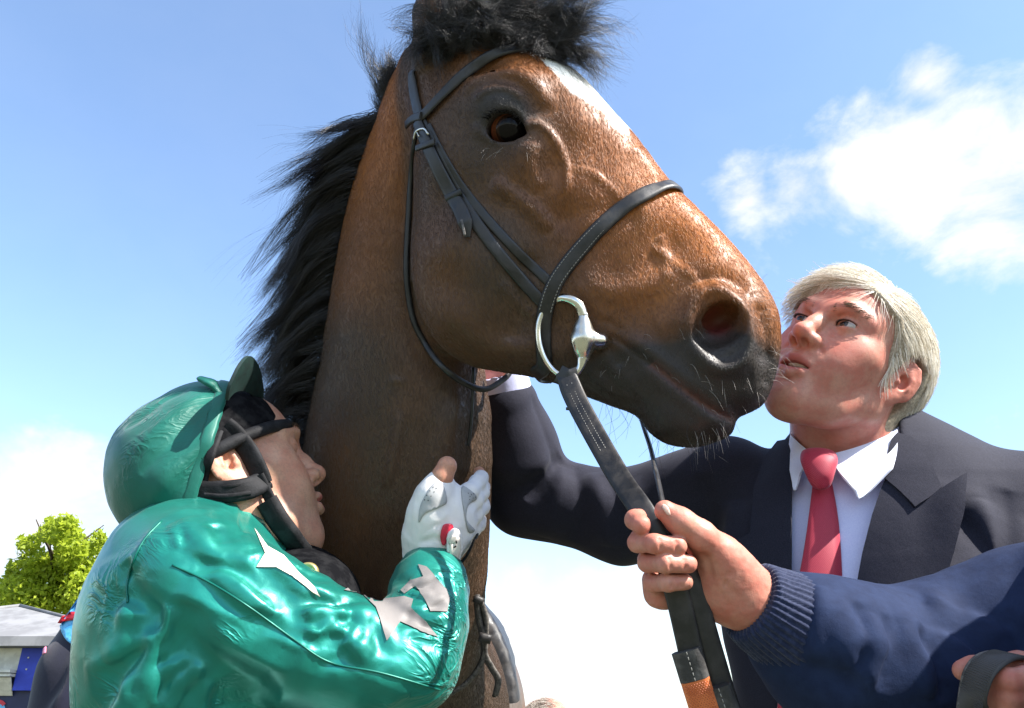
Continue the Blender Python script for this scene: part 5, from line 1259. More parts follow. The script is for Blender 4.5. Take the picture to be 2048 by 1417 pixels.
def sp(x_, y_, off, bv=None):
    p, nn = cast(bv or SB, x_, y_, 1.03); return p + (norm(np.array([-.2, .1, 1])) * off)
V, Fc = sheet([crow([(1662, 912), (1715, 897), (1765, 878), (1795, 862)], .004), crow([(1668, 926), (1715, 930), (1764, 920), (1797, 884)], .009), crow([(1676, 944), (1710, 966), (1750, 964), (1792, 915)], .013), crow([(1690, 962), (1708, 982), (1724, 998), (1786, 938)], .015)], .0025)
fix_normals(meshobj('collar_point', V, Fc, COLL, man, auto=60))
V, Fc = sheet([crow([(1634, 915), (1612, 900), (1592, 880), (1584, 868)], .004), crow([(1622, 922), (1604, 924), (1590, 915), (1581, 890)], .009), crow([(1610, 938), (1600, 950), (1590, 948), (1580, 915)], .013), crow([(1604, 945), (1596, 972), (1588, 982), (1579, 940)], .015)], .0025)
fix_normals(meshobj('collar_point', V, Fc, COLL, man, auto=60))
# tie: knot and blade lying on the shirt
def tie_nodes(q, b):
    v = objco(q); wv = q.new('ShaderNodeTexWave'); q.l.new(q.mapping(v, (1, 1, 1), rot=(0, .75, 0)), wv.inputs[0]); wv.inputs['Scale'].default_value = 190; wv.inputs['Distortion'].default_value = .3
    n = q.noise(v, 1400, 2, .5); q.l.new(q.mix(q.ramp(n.outputs[0], (.35, .65)), (.34, .009, .032), (.42, .022, .05)), b.inputs['Base Color']); q.l.new(q.mix(q.ramp(wv.outputs['Fac'], (.2, .8, 0, .2)), q.mix(q.ramp(n.outputs[0], (.35, .65)), (.34, .009, .032), (.42, .022, .05)), (.62, .12, .16)), b.inputs['Base Color']); q.l.new(q.bump(wv.outputs['Fac'], .3, .0006), b.inputs['Normal'])
TIE = material('red_silk_tie', (.45, .03, .06), .5, .35, sheen=.15, fn=tie_nodes)
f = SDF(); kn = px(1638, 930, 1.018); f.tube([(px(1637, 908, 1.03), np.array([1, 0, .3]), .021, .008), (px(1638, 924, 1.020), np.array([1, 0, .3]), .0215, .010), (px(1640, 948, 1.012), np.array([1, 0, .3]), .0165, .0095), (px(1642, 966, 1.01), np.array([1, 0, .3]), .012, .009)], .003, 3)
f.ridge([px(1622, 925, 1.0), px(1640, 958, .995), px(1655, 966, 1.0)], .004, -.002)
V, Q = f.mesh(kn - .05, kn + .05, .0022); tie_o = meshobj('tie_knot', V, Q, TIE, man)
tp = [(1641, 958), (1643, 985), (1644, 1040), (1642, 1100), (1638, 1160), (1632, 1230), (1622, 1320), (1612, 1430)]; Tw = [.011, .0135, .018, .0215, .025, .028, .031, .034]
TP = np.array([sp(x_, y_, .012 if i == 0 else .010) for i, (x_, y_) in enumerate(tp)]); TPd = cat(TP, 8); sc_ = np.interp(np.linspace(0, 1, len(TPd)), np.linspace(0, 1, 8), Tw)
tn = rein_normals(TPd, norm(np.array([-.25, .3, 1])))
V, Fc = sweep(TPd, np.array([(-1, 0), (-.5, -.04), (0, -.05), (.5, -.04), (1, 0), (.97, .09), (.5, .22), (0, .26), (-.5, .22), (-.97, .09)])[::-1], tn, scale=sc_); fix_normals(meshobj('tie_blade', V, Fc, TIE, man))
# lapels: separate turned-back pieces lying on the jacket
def zp(*p): return [(1200 + a * .41406, 860 + b * .41406) for a, b in p]
LAP = zp((1385, 240), (1455, 320), (1515, 392), (1620, 320), (1748, 250), (1740, 420), (1700, 600), (1655, 760), (1590, 950), (1480, 1180), (1330, 1340), (1190, 1340), (1222, 1000), (1232, 810), (1270, 600), (1316, 420), (1368, 270))
lf = lambda x_, y_: .003 + .014 * sstep(1830, 1925, x_) * sstep(1200, 960, y_)
V, Fc = surf_patch(JB, LAP, .003, .0035, 8, lf, 1.0, curve=False); fix_normals(meshobj('lapel', V, Fc, SUIT, man, auto=50))
COL_R = zp((1432, 40), (1500, 60), (1560, 130), (1600, 200), (1642, 298), (1580, 350), (1518, 388), (1450, 318), (1372, 250), (1382, 150), (1405, 70))
V, Fc = surf_patch(JB, COL_R, .006, .004, 8, None, 1.05, curve=False); fix_normals(meshobj('jacket_collar', V, Fc, SUIT, man, auto=50))
LAPL = zp((918, 60), (870, 70), (800, 150), (760, 300), (744, 512), (690, 545), (622, 575), (665, 680), (720, 800), (800, 960), (880, 1150), (900, 1340), (925, 1340), (930, 900), (932, 500), (932, 60))
V, Fc = surf_patch(JB, LAPL, .003, .0035, 8, lambda x_, y_: .003 + .008 * sstep(1540, 1460, x_), 1.04, curve=False); fix_normals(meshobj('lapel', V, Fc, SUIT, man, auto=50))
# breast seam / stitched edge threads are left to the cloth; trousers below the frame
legs('trousers', mt(0, .80), .1, SUIT, man, SHOE, 1, MU)
# ------------------------------------------------------------------ jockey hugging the neck
jock = thing('person', 'jockey in shiny green silks kissing the horse\'s neck', 'person', from_world([-.42, .95, 0]))
JR = pose(np.array([.82, .12, -.52]), np.array([-.46, .82, -.28]))
JC = px(446, 926, .945) - np.array([.080, -.010, .0]) @ JR
jf, jg = face_sdf(JC, JR, pucker=.9, close_eyes=True, wide=.98)
JN = px(490, 1085, 1.02)
jf.tube([(jg(0, -.01, -.03), JR[0], .052, .058), (lerp(jg(0, -.015, -.09), JN, .4), JR[0], .055, .06), (JN, np.array([0, 0, 1.]), .058, .062), (JN - UPV * .1, np.array([0, 0, 1.]), .09, .08)], .03, 3)
V, Q = jf.mesh(np.minimum(JC, JN) - .17, np.maximum(JC, JN) + np.array([.18, .16, .17]), .0023)
jhead = meshobj('head', V, Q, SKIN_B, jock, attrs=face_attrs(V, JC, JR, .75, .9, .5)); JHB = bvh_of(V, Q)
eyes(jg, JR, JR[1], jock)
P_ = []
for i in range(110):
    u = rg.random(); p = jg(lerp(.014, .052, u), .112, .039 + .008 * math.sin(u * 2.4) + rg.normal() * .002)
    loc, nr, _, _ = JHB.ray_cast(Vector(p + JR[1] * .05), Vector(-JR[1]))
    if loc is not None: loc = np.array(loc); dd = norm(np.array([1, -.35, .2]) @ JR); P_.append(np.stack([loc, loc + dd * .004 + JR[1] * .001, loc + dd * .008]))
hair('eyebrow', np.array(P_), np.tile([.00024, .0002, .0001], (len(P_), 1)), material('jockey_brow', (.08, .05, .03), .6), jock)

# silks
def satin_nodes(c1, c2, attr=None, ro=(.30, .42)):
    def fn(q, b):
        v = objco(q); n = q.noise(v, 9, 4, .6, 1.2); n2 = q.noise(q.mapping(v, (1, 1, 1)), 34, 5, .62, 1.6); n3 = q.noise(v, 1600, 1, .5)
        rid = q.math('ABSOLUTE', q.math('SUBTRACT', n2.outputs[0], .5)); q.l.new(q.mix(q.ramp(n.outputs[0], (.3, .7)), c1, c2), b.inputs['Base Color'])
        b1 = q.bump(rid, .05, .010)
        if attr:
            cn_ = q.noise(q.attr(attr, 'Vector'), 30, 3, .55, 1.3); cr_ = q.math('POWER', q.math('SUBTRACT', 1.0, q.math('ABSOLUTE', q.math('MULTIPLY', q.math('SUBTRACT', cn_.outputs[0], .5), 4.0)), clamp=True), 2.5)
            ms_ = q.ramp(q.noise(v, 7, 2, .5).outputs[0], (.42, .62)); b1 = q.bump(q.math('MULTIPLY', cr_, ms_), .55, .006, b1)
        q.l.new(q.bump(n3.outputs[0], .1, .0005, b1), b.inputs['Normal']); q.l.new(q.ramp(n.outputs[0], (.3, .7, *ro)), b.inputs['Roughness'])
    return fn
SILK = material('green_satin', (.0, .2, .15), .3, .7, metal=.5, sheen=.05, fn=satin_nodes((.004, .17, .132), (.006, .24, .186), 'fc'))
SILKC = material('green_cap_satin', (.0, .2, .15), .5, .35, metal=.05, sheen=.1, fn=satin_nodes((.003, .095, .07), (.004, .13, .097), 'fc', (.42, .55)))
js = SDF()
T0 = px(430, 1060, .985)
JU = np.array([0, 0, 1.0])
js.tube([(px(420, 1125, .985), np.array([.2, 0, 1]), .07, .055), (px(408, 1150, .985), np.array([.12, 0, 1]), .11, .08), (px(404, 1185, .975), np.array([.12, 0, 1]), .145, .108), (px(403, 1250, .955), np.array([.12, 0, 1]), .148, .116), (px(402, 1350, .94), np.array([.12, 0, 1]), .145, .116), (px(402, 1450, .93), np.array([.12, 0, 1]), .14, .116), (px(400, 1620, .91), np.array([.3, 0, 1]), .14, .125)], .03, 2)
SHJ = px(396, 1160, .87); EL = px(830, 1328, .875); WJ = px(866, 1118, .985)
limb(js, [SHJ, px(500, 1235, .862), px(620, 1290, .86), px(725, 1322, .864), EL], [.066, .068, .060, .052, .043], .03)
limb(js, [EL, px(850, 1250, .905), px(858, 1180, .945), WJ], [.047, .045, .041, .032], .02)
# other arm goes round the far side of the neck
limb(js, [px(520, 1120, 1.12), px(640, 1180, 1.2), px(760, 1150, 1.32)], [.07, .055, .045], .03)
JS0 = bvh_of(*js.mesh(np.array([-.56, -.62, -1.40]), np.array([-.05, -.14, -.74]), .009))
def jr(pts, w_, am, taper=True): fold(js, JS0, pts, w_ * 1.25, am * 1.25, .86, taper, sharp=True)
# seams and folds of the loose satin
jr([(520, 1085, .82), (580, 1160, .79), (660, 1240, .79), (740, 1310, .8), (860, 1370, .83)], .012, .006)       # sleeve seam
jr([(500, 1120, .80), (560, 1190, .78), (640, 1265, .78), (720, 1330, .80)], .010, -.006)
jr([(255, 1120, .88), (262, 1180, .86), (290, 1220, .85), (330, 1255, .84)], .010, -.012)                         # armhole
jr([(320, 1055, .88), (275, 1110, .87), (250, 1180, .87), (255, 1250, .86)], .006, .005)
jr([(330, 1240, .83), (420, 1320, .83), (500, 1375, .84), (560, 1400, .85)], .016, -.016)                         # under the arm
jr([(215, 1205, .86), (270, 1200, .85), (320, 1230, .84)], .008, -.009); jr([(230, 1230, .86), (280, 1225, .85), (320, 1250, .84)], .009, .008)
for k_, (a, b) in enumerate((((330, 1270), (215, 1330)), ((345, 1290), (230, 1390)), ((370, 1310), (270, 1440)), ((410, 1330), (330, 1440)), ((450, 1350), (400, 1450)))):
    m = ((a[0] + b[0]) / 2 - 15, (a[1] + b[1]) / 2 - 8); jr([(*a, .84), (*m, .835), (*b, .83)], .013, .006); jr([(a[0] + 12, a[1] + 14, .84), (m[0] + 14, m[1] + 16, .835), (b[0] + 16, b[1] + 18, .83)], .008, -.005)
for a, b, c, am in (((690, 1215, .83), (700, 1265, .80), (650, 1300, .79), -.010), ((712, 1208, .84), (735, 1265, .81), (700, 1310, .795), .010), ((740, 1230, .84), (760, 1290, .82), (730, 1340, .81), -.006), ((660, 1210, .82), (665, 1250, .79), (610, 1275, .78), .009), ((640, 1190, .82), (620, 1225, .79), (570, 1240, .78), -.007),
                    ((480, 1075, .82), (500, 1130, .79), (560, 1180, .78), .008), ((560, 1130, .80), (600, 1140, .80), (640, 1175, .80), -.008), ((430, 1180, .79), (520, 1260, .775), (600, 1320, .78), -.008), ((400, 1220, .80), (480, 1300, .79), (580, 1350, .79), .009), ((640, 1330, .80), (720, 1360, .81), (820, 1385, .83), .008), ((620, 1300, .79), (700, 1330, .80), (800, 1350, .82), -.006)):
    jr([a, b, c], .012, am * .5)
for a, b in (((815, 1165), (875, 1150)), ((810, 1180), (880, 1175)), ((800, 1215), (890, 1195)), ((800, 1245), (895, 1235))): jr([(*a, .93), ((a[0] + b[0]) / 2, (a[1] + b[1]) / 2 + 8, .905), (*b, .92)], .006, .005); jr([(a[0], a[1] + 10, .93), ((a[0] + b[0]) / 2, (a[1] + b[1]) / 2 + 18, .905), (b[0], b[1] + 10, .92)], .006, -.005)
SA = norm(px(830, 1328, .87) - px(425, 1135, .86)).astype(np.float32); SB_ = norm(np.cross(SA, [0, 0, 1.])).astype(np.float32)
def crumple(P):
    q_ = np.stack([P @ SA * .45 + P @ SB_ * .25, P @ SB_, P[:, 2]], 1); w1 = vnoise(q_, 9); r1 = 1 - 2 * np.abs(vnoise(q_ + w1[:, None] * .02, 26)); r2 = 1 - 2 * np.abs(vnoise(q_ * np.array([1.6, 1, 1], np.float32) + 5, 55))
    m_ = np.clip(.5 + vnoise(P + 2, 8), 0, 1); return (-(np.clip(r1, 0, 1) ** 2 * .002 + np.clip(r2, 0, 1) ** 2 * .0008) * m_ - fbm(P, 9, 2) * .004).astype(np.float32)
rj = np.random.default_rng(77)
def scatter(n, poly, ang, spread, L, W, A):
    P2 = np.array(poly, float); lo_, hi_ = P2.min(0), P2.max(0); k_ = 0
    while k_ < n:
        c = rj.uniform(lo_, hi_)
        if poly_sd(c[None], P2)[0] < 0: continue
        k_ += 1; a = math.radians((ang(c) if callable(ang) else ang) + rj.normal() * spread); l = rj.uniform(*L); d = np.array([math.cos(a), math.sin(a)]); b = np.array([-d[1], d[0]]) * rj.normal() * l * .12
        w_ = rj.uniform(*W); A_ = rj.uniform(*A); n2 = np.array([-d[1], d[0]]) * w_ / .86 * F * rj.choice((-1, 1)) * 1.3
        fold(js, JS0, [tuple(c - d * l / 2), tuple(c + b), tuple(c + d * l / 2)], w_, A_, .86, sharp=True); fold(js, JS0, [tuple(c - d * l / 2 + n2), tuple(c + b + n2), tuple(c + d * l / 2 + n2)], w_ * 1.2, -A_ * .8, .86)
scatter(9, [(430, 1080), (520, 1090), (690, 1220), (840, 1330), (790, 1390), (560, 1350), (380, 1230)], 33, 8, (110, 240), (.007, .012), (.004, .0075))        # upper arm
scatter(7, [(650, 1220), (720, 1225), (735, 1290), (650, 1300), (600, 1260)], lambda c: math.degrees(math.atan2(c[1] - 1215, c[0] - 735)), 10, (60, 120), (.005, .009), (.004, .007))   # inside of the elbow
scatter(8, [(170, 1220), (250, 1200), (330, 1270), (480, 1390), (460, 1430), (180, 1430)], lambda c: math.degrees(math.atan2(c[1] - 1230, c[0] - 350)), 8, (110, 220), (.007, .013), (.004, .009))   # from the armpit
scatter(5, [(300, 1050), (470, 1030), (510, 1090), (330, 1120)], 70, 20, (40, 90), (.005, .008), (.002, .004))
scatter(8, [(805, 1150), (880, 1130), (900, 1290), (840, 1320), (800, 1210)], 8, 10, (50, 100), (.005, .008), (.003, .005))                                       # forearm
js.add('a', crumple)
V, Q = js.mesh(np.array([-.56, -.62, -1.40]), np.array([-.05, -.14, -.74]), .0033, lip=1.5); JSB = bvh_of(V, Q)
fcoord = np.stack([V @ SA * .32, V @ SB_, V[:, 2]], 1); silk = meshobj('silk_jacket', V, Q, SILK, jock, attrs={'fc': fcoord}); silk['label'] = 'shiny green satin jacket'
# silver-white stars sewn on the sleeve; the grey ones have their shade painted in
STAR = material('shaded_star_cloth', (.19, .175, .168), .55, .3, fn=noisy((.165, .152, .146), 30, bump=.15, bscale=900))
CRM = material('cream_star_cloth', (.8, .74, .6), .5, .4, fn=noisy((.7, .63, .5), 30, bump=.15, bscale=900))
def zq(*p): return [(a * .44922, 1000 + b * .44922) for a, b in p]
for poly, m_ in ((zq((1530, 405), (1560, 390), (1640, 430), (1700, 445), (1740, 440), (1800, 432), (1840, 445), (1830, 480), (1850, 500), (1900, 545), (1948, 615), (1880, 590), (1780, 545), (1750, 590), (1722, 628), (1700, 560), (1670, 480), (1610, 420)), STAR),
                 (zq((1862, 290), (1900, 300), (1935, 340), (1985, 400), (2000, 440), (1990, 500), (1960, 500), (1915, 500), (1890, 440), (1850, 385), (1800, 420), (1785, 405), (1830, 360), (1885, 345)), STAR),
                 (zq((1130, 130), (1190, 210), (1260, 250), (1330, 330), (1400, 390), (1425, 430), (1390, 410), (1300, 340), (1230, 300), (1140, 300), (1180, 240)), CRM)):
    V, Fc = surf_patch(JSB, poly, .0009, .0005, 6, None, .9, curve=False); fix_normals(meshobj('star_patch', V, Fc, m_, jock, auto=50))
# sewn sleeve seam thread
def seam(pts, bv, mat, parent, name='seam', r=.0012, off=.0008):
    Q_ = cat(np.array(pts, float), 8); P = np.array([cast(bv, a, b, .9)[0] for a, b in Q_]); P = smooth_pts(P, 2) + np.array([0, 0, off]); V, Fc = sweep(P, circle_sec(r, 6)); return meshobj(name, V, Fc, mat, parent)
SEAM = material('silk_seam', (.0, .12, .09), .4, .5, metal=.3)
seam([(324, 1042), (290, 1078), (268, 1120), (254, 1170), (256, 1205)], JSB, SEAM, jock); seam([(345, 1130), (420, 1165), (500, 1215), (590, 1280), (660, 1325), (760, 1345), (880, 1380)], JSB, SEAM, jock)

# helmet with its satin cover
HC = jg(0, -.006, .042); _a = math.radians(12); HUP = JR[2] * math.cos(_a) - JR[1] * math.sin(_a); HFW = JR[1] * math.cos(_a) + JR[2] * math.sin(_a); HRt = norm(np.cross(HFW, HUP)); HUP = np.cross(HRt, HFW); HM = np.stack([HRt, HFW, HUP])
def hp(x_, y_, z_): return HC + np.array([x_, y_, z_]) @ HM
hs = SDF(); hs.ball(hp(0, -.006, .0), (.094, .110, .098), .01, 'u', HM); hs.ball(hp(0, -.068, -.018), (.08, .048, .07), .05, 'u', HM)
hs.add('a', lambda P: (fbm(P, 22, 2) * .004).astype(np.float32))
CAPF = []
for a, b, c, am in (((410, 790), (350, 830), (270, 905), .005), ((430, 820), (360, 870), (280, 950), -.004), ((440, 850), (380, 910), (300, 1000), .004), ((380, 775), (320, 805), (250, 860), -.004), ((420, 900), (370, 960), (320, 1030), -.004)):
    CAPF.append((a, b, c, am * 1.3))
hs.add('s', lambda P: ((P - hp(0, -.008, -.006)) @ norm(HUP - HFW * 1.25)).astype(np.float32), k=.006)
H0 = bvh_of(*hs.mesh(HC - .2, HC + .2, .008, 0))
for a, b, c, am in CAPF: fold(hs, H0, (a, b, c), .010, am, sharp=True)
V, Q = hs.mesh(HC - .2, HC + .2, .0028, lip=1.5); HSB = bvh_of(V, Q); cover = meshobj('cap_cover', V, Q, SILKC, jock, attrs={'fc': np.stack([(V - HC) @ HFW * .5, (V - HC) @ HUP, (V - HC) @ HRt], 1)}); cover['label'] = 'green satin cap cover over the helmet'
# gathered hem of the cover
rim = []; np_ = norm(HUP - HFW * 1.25); e1 = HRt; e2 = np.cross(np_, e1)
for i in range(90):
    a = 2 * math.pi * i / 90; d_ = e1 * math.cos(a) + e2 * math.sin(a); o_ = hp(0, -.008, -.006) + np_ * .003; loc, nr, _, _ = HSB.ray_cast(Vector(o_ + d_ * .3 + np_ * .004), Vector(-d_)); rim.append(np.array(loc) if loc is not None else o_ + d_ * .1)
rim = np.array(rim); rim = .25 * np.roll(rim, 1, 0) + .5 * rim + .25 * np.roll(rim, -1, 0); cn = rim - hp(0, -.008, -.006); cn /= np.linalg.norm(cn, axis=1)[:, None]
V, Fc = sweep(rim, strap_sec(.016, .006, -.004), cn, True, scale=1 + .06 * np.sin(np.arange(90) * 2.1)); fix_normals(meshobj('hem', V, Fc, SILKC, cover))
BLK = material('black_padding', (.008, .008, .009), .7, .2, fn=noisy((.018, .018, .02), 50, bump=.4, bscale=500))
BLKS = material('black_shell', (.005, .005, .006), .85, .04, fn=noisy((.013, .013, .014), 60, bump=.3, bscale=700))
# shell rim showing under the cover
f = SDF(); f.ball(hp(0, .0, -.002), (.087, .103, .090), .01, 'u', HM)
f.add('s', lambda P: ((P - hp(0, 0, -.022)) @ norm(HUP - HFW * .12)).astype(np.float32), k=.005)
V, Q = f.mesh(HC - .2, HC + .2, .0032); shell = meshobj('helmet_shell', V, Q, BLKS, jock); shell['label'] = 'black padded helmet rim over the forehead'
V, Fc = sweep(np.array([hp(.087 * math.cos(a), -.002 + .108 * math.sin(a), -.024 + .013 * math.sin(a)) for a in np.linspace(-.3, math.pi + .3, 44)]), circle_sec(.008, 8)); meshobj('padded_rim', V, Fc, BLK, jock)
# peak of the cap, flipped up
pk = [[px(450, 800, .925), px(462, 785, .94), px(480, 780, .98), px(502, 790, 1.03), px(518, 812, 1.07)], [px(452, 782, .92), px(470, 752, .935), px(492, 742, .97), px(510, 760, 1.02), px(521, 795, 1.06)], [px(456, 768, .92), px(476, 728, .935), px(496, 712, .97), px(514, 738, 1.02), px(522, 780, 1.06)]]
V, Fc = sheet(pk, .004, 10); fix_normals(meshobj('peak', V, Fc, material('dark_green_peak', (.004, .022, .018), .6, fn=noisy((.002, .012, .01), 60, bump=.2)), jock, auto=60))
f = SDF(); _t = cast(HSB, 440, 785, .97)[0]; f.chain([_t, _t + np.array([-.012, .012, 0]), _t + np.array([-.022, .016, 0])], [.006, .008, .007], .003, flat=(np.array([.3, .9, .2]), .5)); V, Q = f.mesh(_t - .05, _t + .05, .0025); meshobj('cover_tab', V, Q, SILKC, cover)
# harness: straps in front of and under the ear, chin strap with cover, buckle
def on_head(pts, off, n=8, bv=None, dflt=.9):
    Q_ = cat(np.array(pts, float), n); P = []
    for a, b in Q_:
        p, _ = cast(bv or JHB, a, b); P.append(-p[2] - off if p is not None else (P[-1] if P else dflt))
    P = smooth_pts(np.array(P)[:, None] * np.ones((1, 3)), 8)[:, 0]; return np.array([px(a, b, d) for (a, b), d in zip(Q_, P)])
def harness(name, pts, w, th, mat=BLK, off=.008, dflt=.92):
    P = on_head(pts, off, dflt=dflt); V, Fc = sweep(P, strap_sec(w, th), rein_normals(P, np.array([-.1, .1, 1]))); return fix_normals(meshobj(name, V, Fc, mat, jock, auto=60))
harness('front_strap', [(452, 852), (475, 872), (500, 905), (520, 945), (528, 968)], .024, .006); harness('ear_strap', [(395, 985), (430, 985), (470, 982), (505, 975), (530, 962)], .026, .007)
harness('harness_loop', [(440, 868), (425, 905), (412, 945), (405, 985)], .012, .005, off=.006)
harness('strap_fold', [(405, 972), (450, 974), (495, 966)], .006, .003, off=.013); harness('strap_fold', [(410, 990), (450, 993), (500, 986)], .006, .003, off=.013)
harness('chin_strap', [(518, 950), (535, 985), (552, 1020), (575, 1060), (600, 1095), (630, 1135), (668, 1172)], .014, .004, off=.012)
harness('chin_strap_cover', [(536, 1000), (560, 1040), (585, 1072), (604, 1096)], .027, .011, off=.010)
o = harness('strap_stripe', [(545, 1002), (568, 1040), (592, 1075)], .003, .0015, off=.022); harness('loose_strap', [(612, 1110), (632, 1140), (655, 1158), (680, 1168)], .016, .004, off=.02)
# throat of the silks: dark under-collar, stand-off medal-like button
f = SDF(); f.tube([(px(575, 1130, 1.0), np.array([.3, 0, 1]), .042, .026), (px(608, 1152, .97), np.array([.3, 0, 1]), .05, .028), (px(645, 1178, .945), np.array([.3, 0, 1]), .05, .028), (px(665, 1215, .93), np.array([.3, 0, 1]), .045, .03)], .02, 2); V, Q = f.mesh(px(610, 1140, .96) - .13, px(610, 1140, .96) + .13, .005); vest = meshobj('back_protector', V, Q, BLKS, jock); VB = bvh_of(V, Q)
GOLD = material('brass_button', (.75, .6, .25), .35, .5, metal=.8)
bc = cast(VB, 617, 1146, .93)[0] + np.array([0, 0, .004]); nz0 = norm(np.array([-.1, .25, 1])); a_ = norm(np.cross(nz0, [0, 1, 0])); b_ = np.cross(nz0, a_); mb = MB()
ringv = [(0, .004), (.006, .004), (.0095, .003), (.0115, .004), (.0125, .002), (.0125, -.003)]; V = []; n_ = 28
for r_, h_ in ringv[1:]:
    for i in range(n_): V.append(bc + a_ * r_ * math.cos(2 * math.pi * i / n_) + b_ * r_ * math.sin(2 * math.pi * i / n_) + nz0 * h_)
Fc = [(i * n_ + j, (i + 1) * n_ + j, (i + 1) * n_ + (j + 1) % n_, i * n_ + (j + 1) % n_) for i in range(len(ringv) - 2) for j in range(n_)] + [tuple(range(n_))[::-1]]
btn = fix_normals(meshobj('speaker_button', np.array(V), Fc, GOLD, jock)); mb = MB()
for r_, m in ((.002, 5), (.0042, 10), (.0064, 15)):
    for i in range(m):
        c = bc + a_ * r_ * math.cos(6.283 * i / m) + b_ * r_ * math.sin(6.283 * i / m) + nz0 * .0043; q_ = .0006; mb.add([c + a_ * q_, c + b_ * q_, c - a_ * q_, c - b_ * q_], [(0, 1, 2, 3)])
hl = mb.build('holes', BLK, btn); hl['kind'] = 'stuff'

# gloved hand on the neck
GLV = material('white_glove', (.8, .77, .76), .55, .35, fn=noisy((.72, .69, .69), 25, bump=.3, bscale=160, bdist=.0015)); GGR = material('grey_glove_patch', (.42, .42, .42), .6, .3, fn=noisy((.36, .36, .37), 40, bump=.2))
f = SDF()
f.chain([px(858, 1108, .99), px(868, 1075, .985), px(880, 1040, .98)], [.030, .034, .030], .02, flat=(np.array([.3, 0, 1]), .75))
f.ball(px(895, 1035, .985), (.034, .045, .020), .02, 'u', np.stack([norm([1, .2, -.5]), norm([-.2, 1, 0]), norm([.5, 0, 1])]))
f.ball(px(862, 1030, .972), (.022, .036, .022), .02)                     # ball of the thumb
finger(f, [px(852, 1030, .972), px(866, 990, .97), px(880, 962, .975)], .019, .0145, .012)
FT = [[(915, 1010, .985), (938, 985, 1.0), (955, 965, 1.03), (962, 955, 1.06)], [(925, 1025, .99), (948, 1002, 1.01), (962, 985, 1.04), (966, 975, 1.07)], [(930, 1045, .995), (950, 1028, 1.015), (962, 1015, 1.045), (966, 1008, 1.08)], [(925, 1068, 1.0), (944, 1058, 1.02), (955, 1048, 1.05), (958, 1042, 1.08)]]
for t_ in FT: finger(f, [px(*p) for p in t_], .0115, .0098, .006)
f.ridge([px(905, 990, .955), px(915, 1015, .955), px(905, 1060, .955)], .006, -.003); f.ridge([px(840, 1085, .955), px(870, 1080, .948), px(905, 1085, .96)], .004, -.0025); f.ridge([px(845, 1060, .955), px(880, 1050, .95), px(905, 1040, .955)], .005, -.002)
f.add('a', lambda P: (fbm(P, 60, 2) * .0012).astype(np.float32))
V, Q = f.mesh(px(895, 1030, 1.0) - .12, px(895, 1030, 1.0) + .12, .0021); glove = meshobj('glove', V, Q, GLV, jock); GB = bvh_of(V, Q); glove['label'] = 'white glove on the horse\'s neck'
ht = SDF(); finger(ht, [px(872, 985, .972), px(884, 955, .973), px(894, 933, .976)], .0135, .0122, .004); V, Q = ht.mesh(px(884, 960, .975) - .05, px(884, 960, .975) + .05, .0018)
z0 = np.zeros(len(V)); meshobj('thumb', V, Q, SKIN_B, jock, attrs={'red': z0 + .3, 'lip': z0, 'stub': z0, 'teeth': z0})
ht = SDF(); 
for t_ in FT[:3]: finger(ht, [px(*t_[1]), px(*t_[2]), px(*t_[3]), px(t_[3][0] - 4, t_[3][1] - 10, t_[3][2] + .03)], .0095, .0078, .003)
V, Q = ht.mesh(px(955, 985, 1.03) - .09, px(955, 985, 1.03) + .09, .0022); z0 = np.zeros(len(V)); meshobj('fingertips', V, Q, SKIN_B, jock, attrs={'red': z0 + .3, 'lip': z0, 'stub': z0, 'teeth': z0})
for poly in ([(861, 975), (872, 965), (884, 968), (893, 1003), (878, 1015), (850, 1028), (838, 1045), (842, 1010)], [(922, 976), (945, 985), (952, 998), (935, 1012), (932, 1040), (948, 1060), (936, 1064), (928, 1030)]):
    V, Fc = surf_patch(GB, poly, .0006, .0009, 5, None, .96); fix_normals(meshobj('palm_patch', V, Fc, GGR, glove))
mb = MB()
for a, b in ((866, 976), (872, 978), (860, 983), (868, 985), (854, 991), (862, 993), (850, 1000), (857, 1001), (935, 988), (941, 990), (946, 988), (938, 994), (944, 996), (949, 994), (937, 1000), (943, 1002)):
    p, nn = cast(GB, a, b)
    if p is None: continue
    u_ = norm(np.cross(nn, [0, 1, 0])) * .0008; v_ = norm(np.cross(nn, u_)) * .0008; c = p + nn * .0018; mb.add([c + u_, c + v_, c - u_, c - v_], [(0, 1, 2, 3)])
vh = mb.build('vent_holes', BLK, glove); vh['kind'] = 'stuff'
# cuff, fastening tab with its stud, red flash
V, Fc = surf_patch(GB, [(886, 1050), (900, 1048), (904, 1056), (896, 1066), (892, 1085), (884, 1090), (880, 1072)], .0012, .002, 4, None, .96); fix_normals(meshobj('red_flash', V, Fc, material('red_flash', (.55, .02, .05), .5), glove))
TAB = [(893, 1064), (903, 1057), (913, 1062), (918, 1080), (916, 1100), (908, 1125), (896, 1128), (892, 1110), (890, 1085)]
V, Fc = surf_patch(GB, TAB, .004, .004, 4, None, .955); tab = fix_normals(meshobj('wrist_tab', V, Fc, GLV, glove)); inner = [(903 + (a - 904) * .72, 1092 + (b - 1092) * .78) for a, b in TAB]
V, Fc = surf_patch(GB, inner, .0085, .0012, 4, None, .952); fix_normals(meshobj('tab_face', V, Fc, material('cream_tab', (.72, .64, .58), .5), tab))
p, nn = cast(GB, 903, 1080, .95); nn = np.array([-.1, .1, 1.]) if nn is None else nn; V, Fc = sweep(np.array([p + nn * .009 + (np.array([math.cos(a), math.sin(a) * 1.3, 0]) * .0035) for a in np.linspace(0, 5.6, 18)]), circle_sec(.0009, 6)); meshobj('tab_mark', V, Fc, BLK, tab)
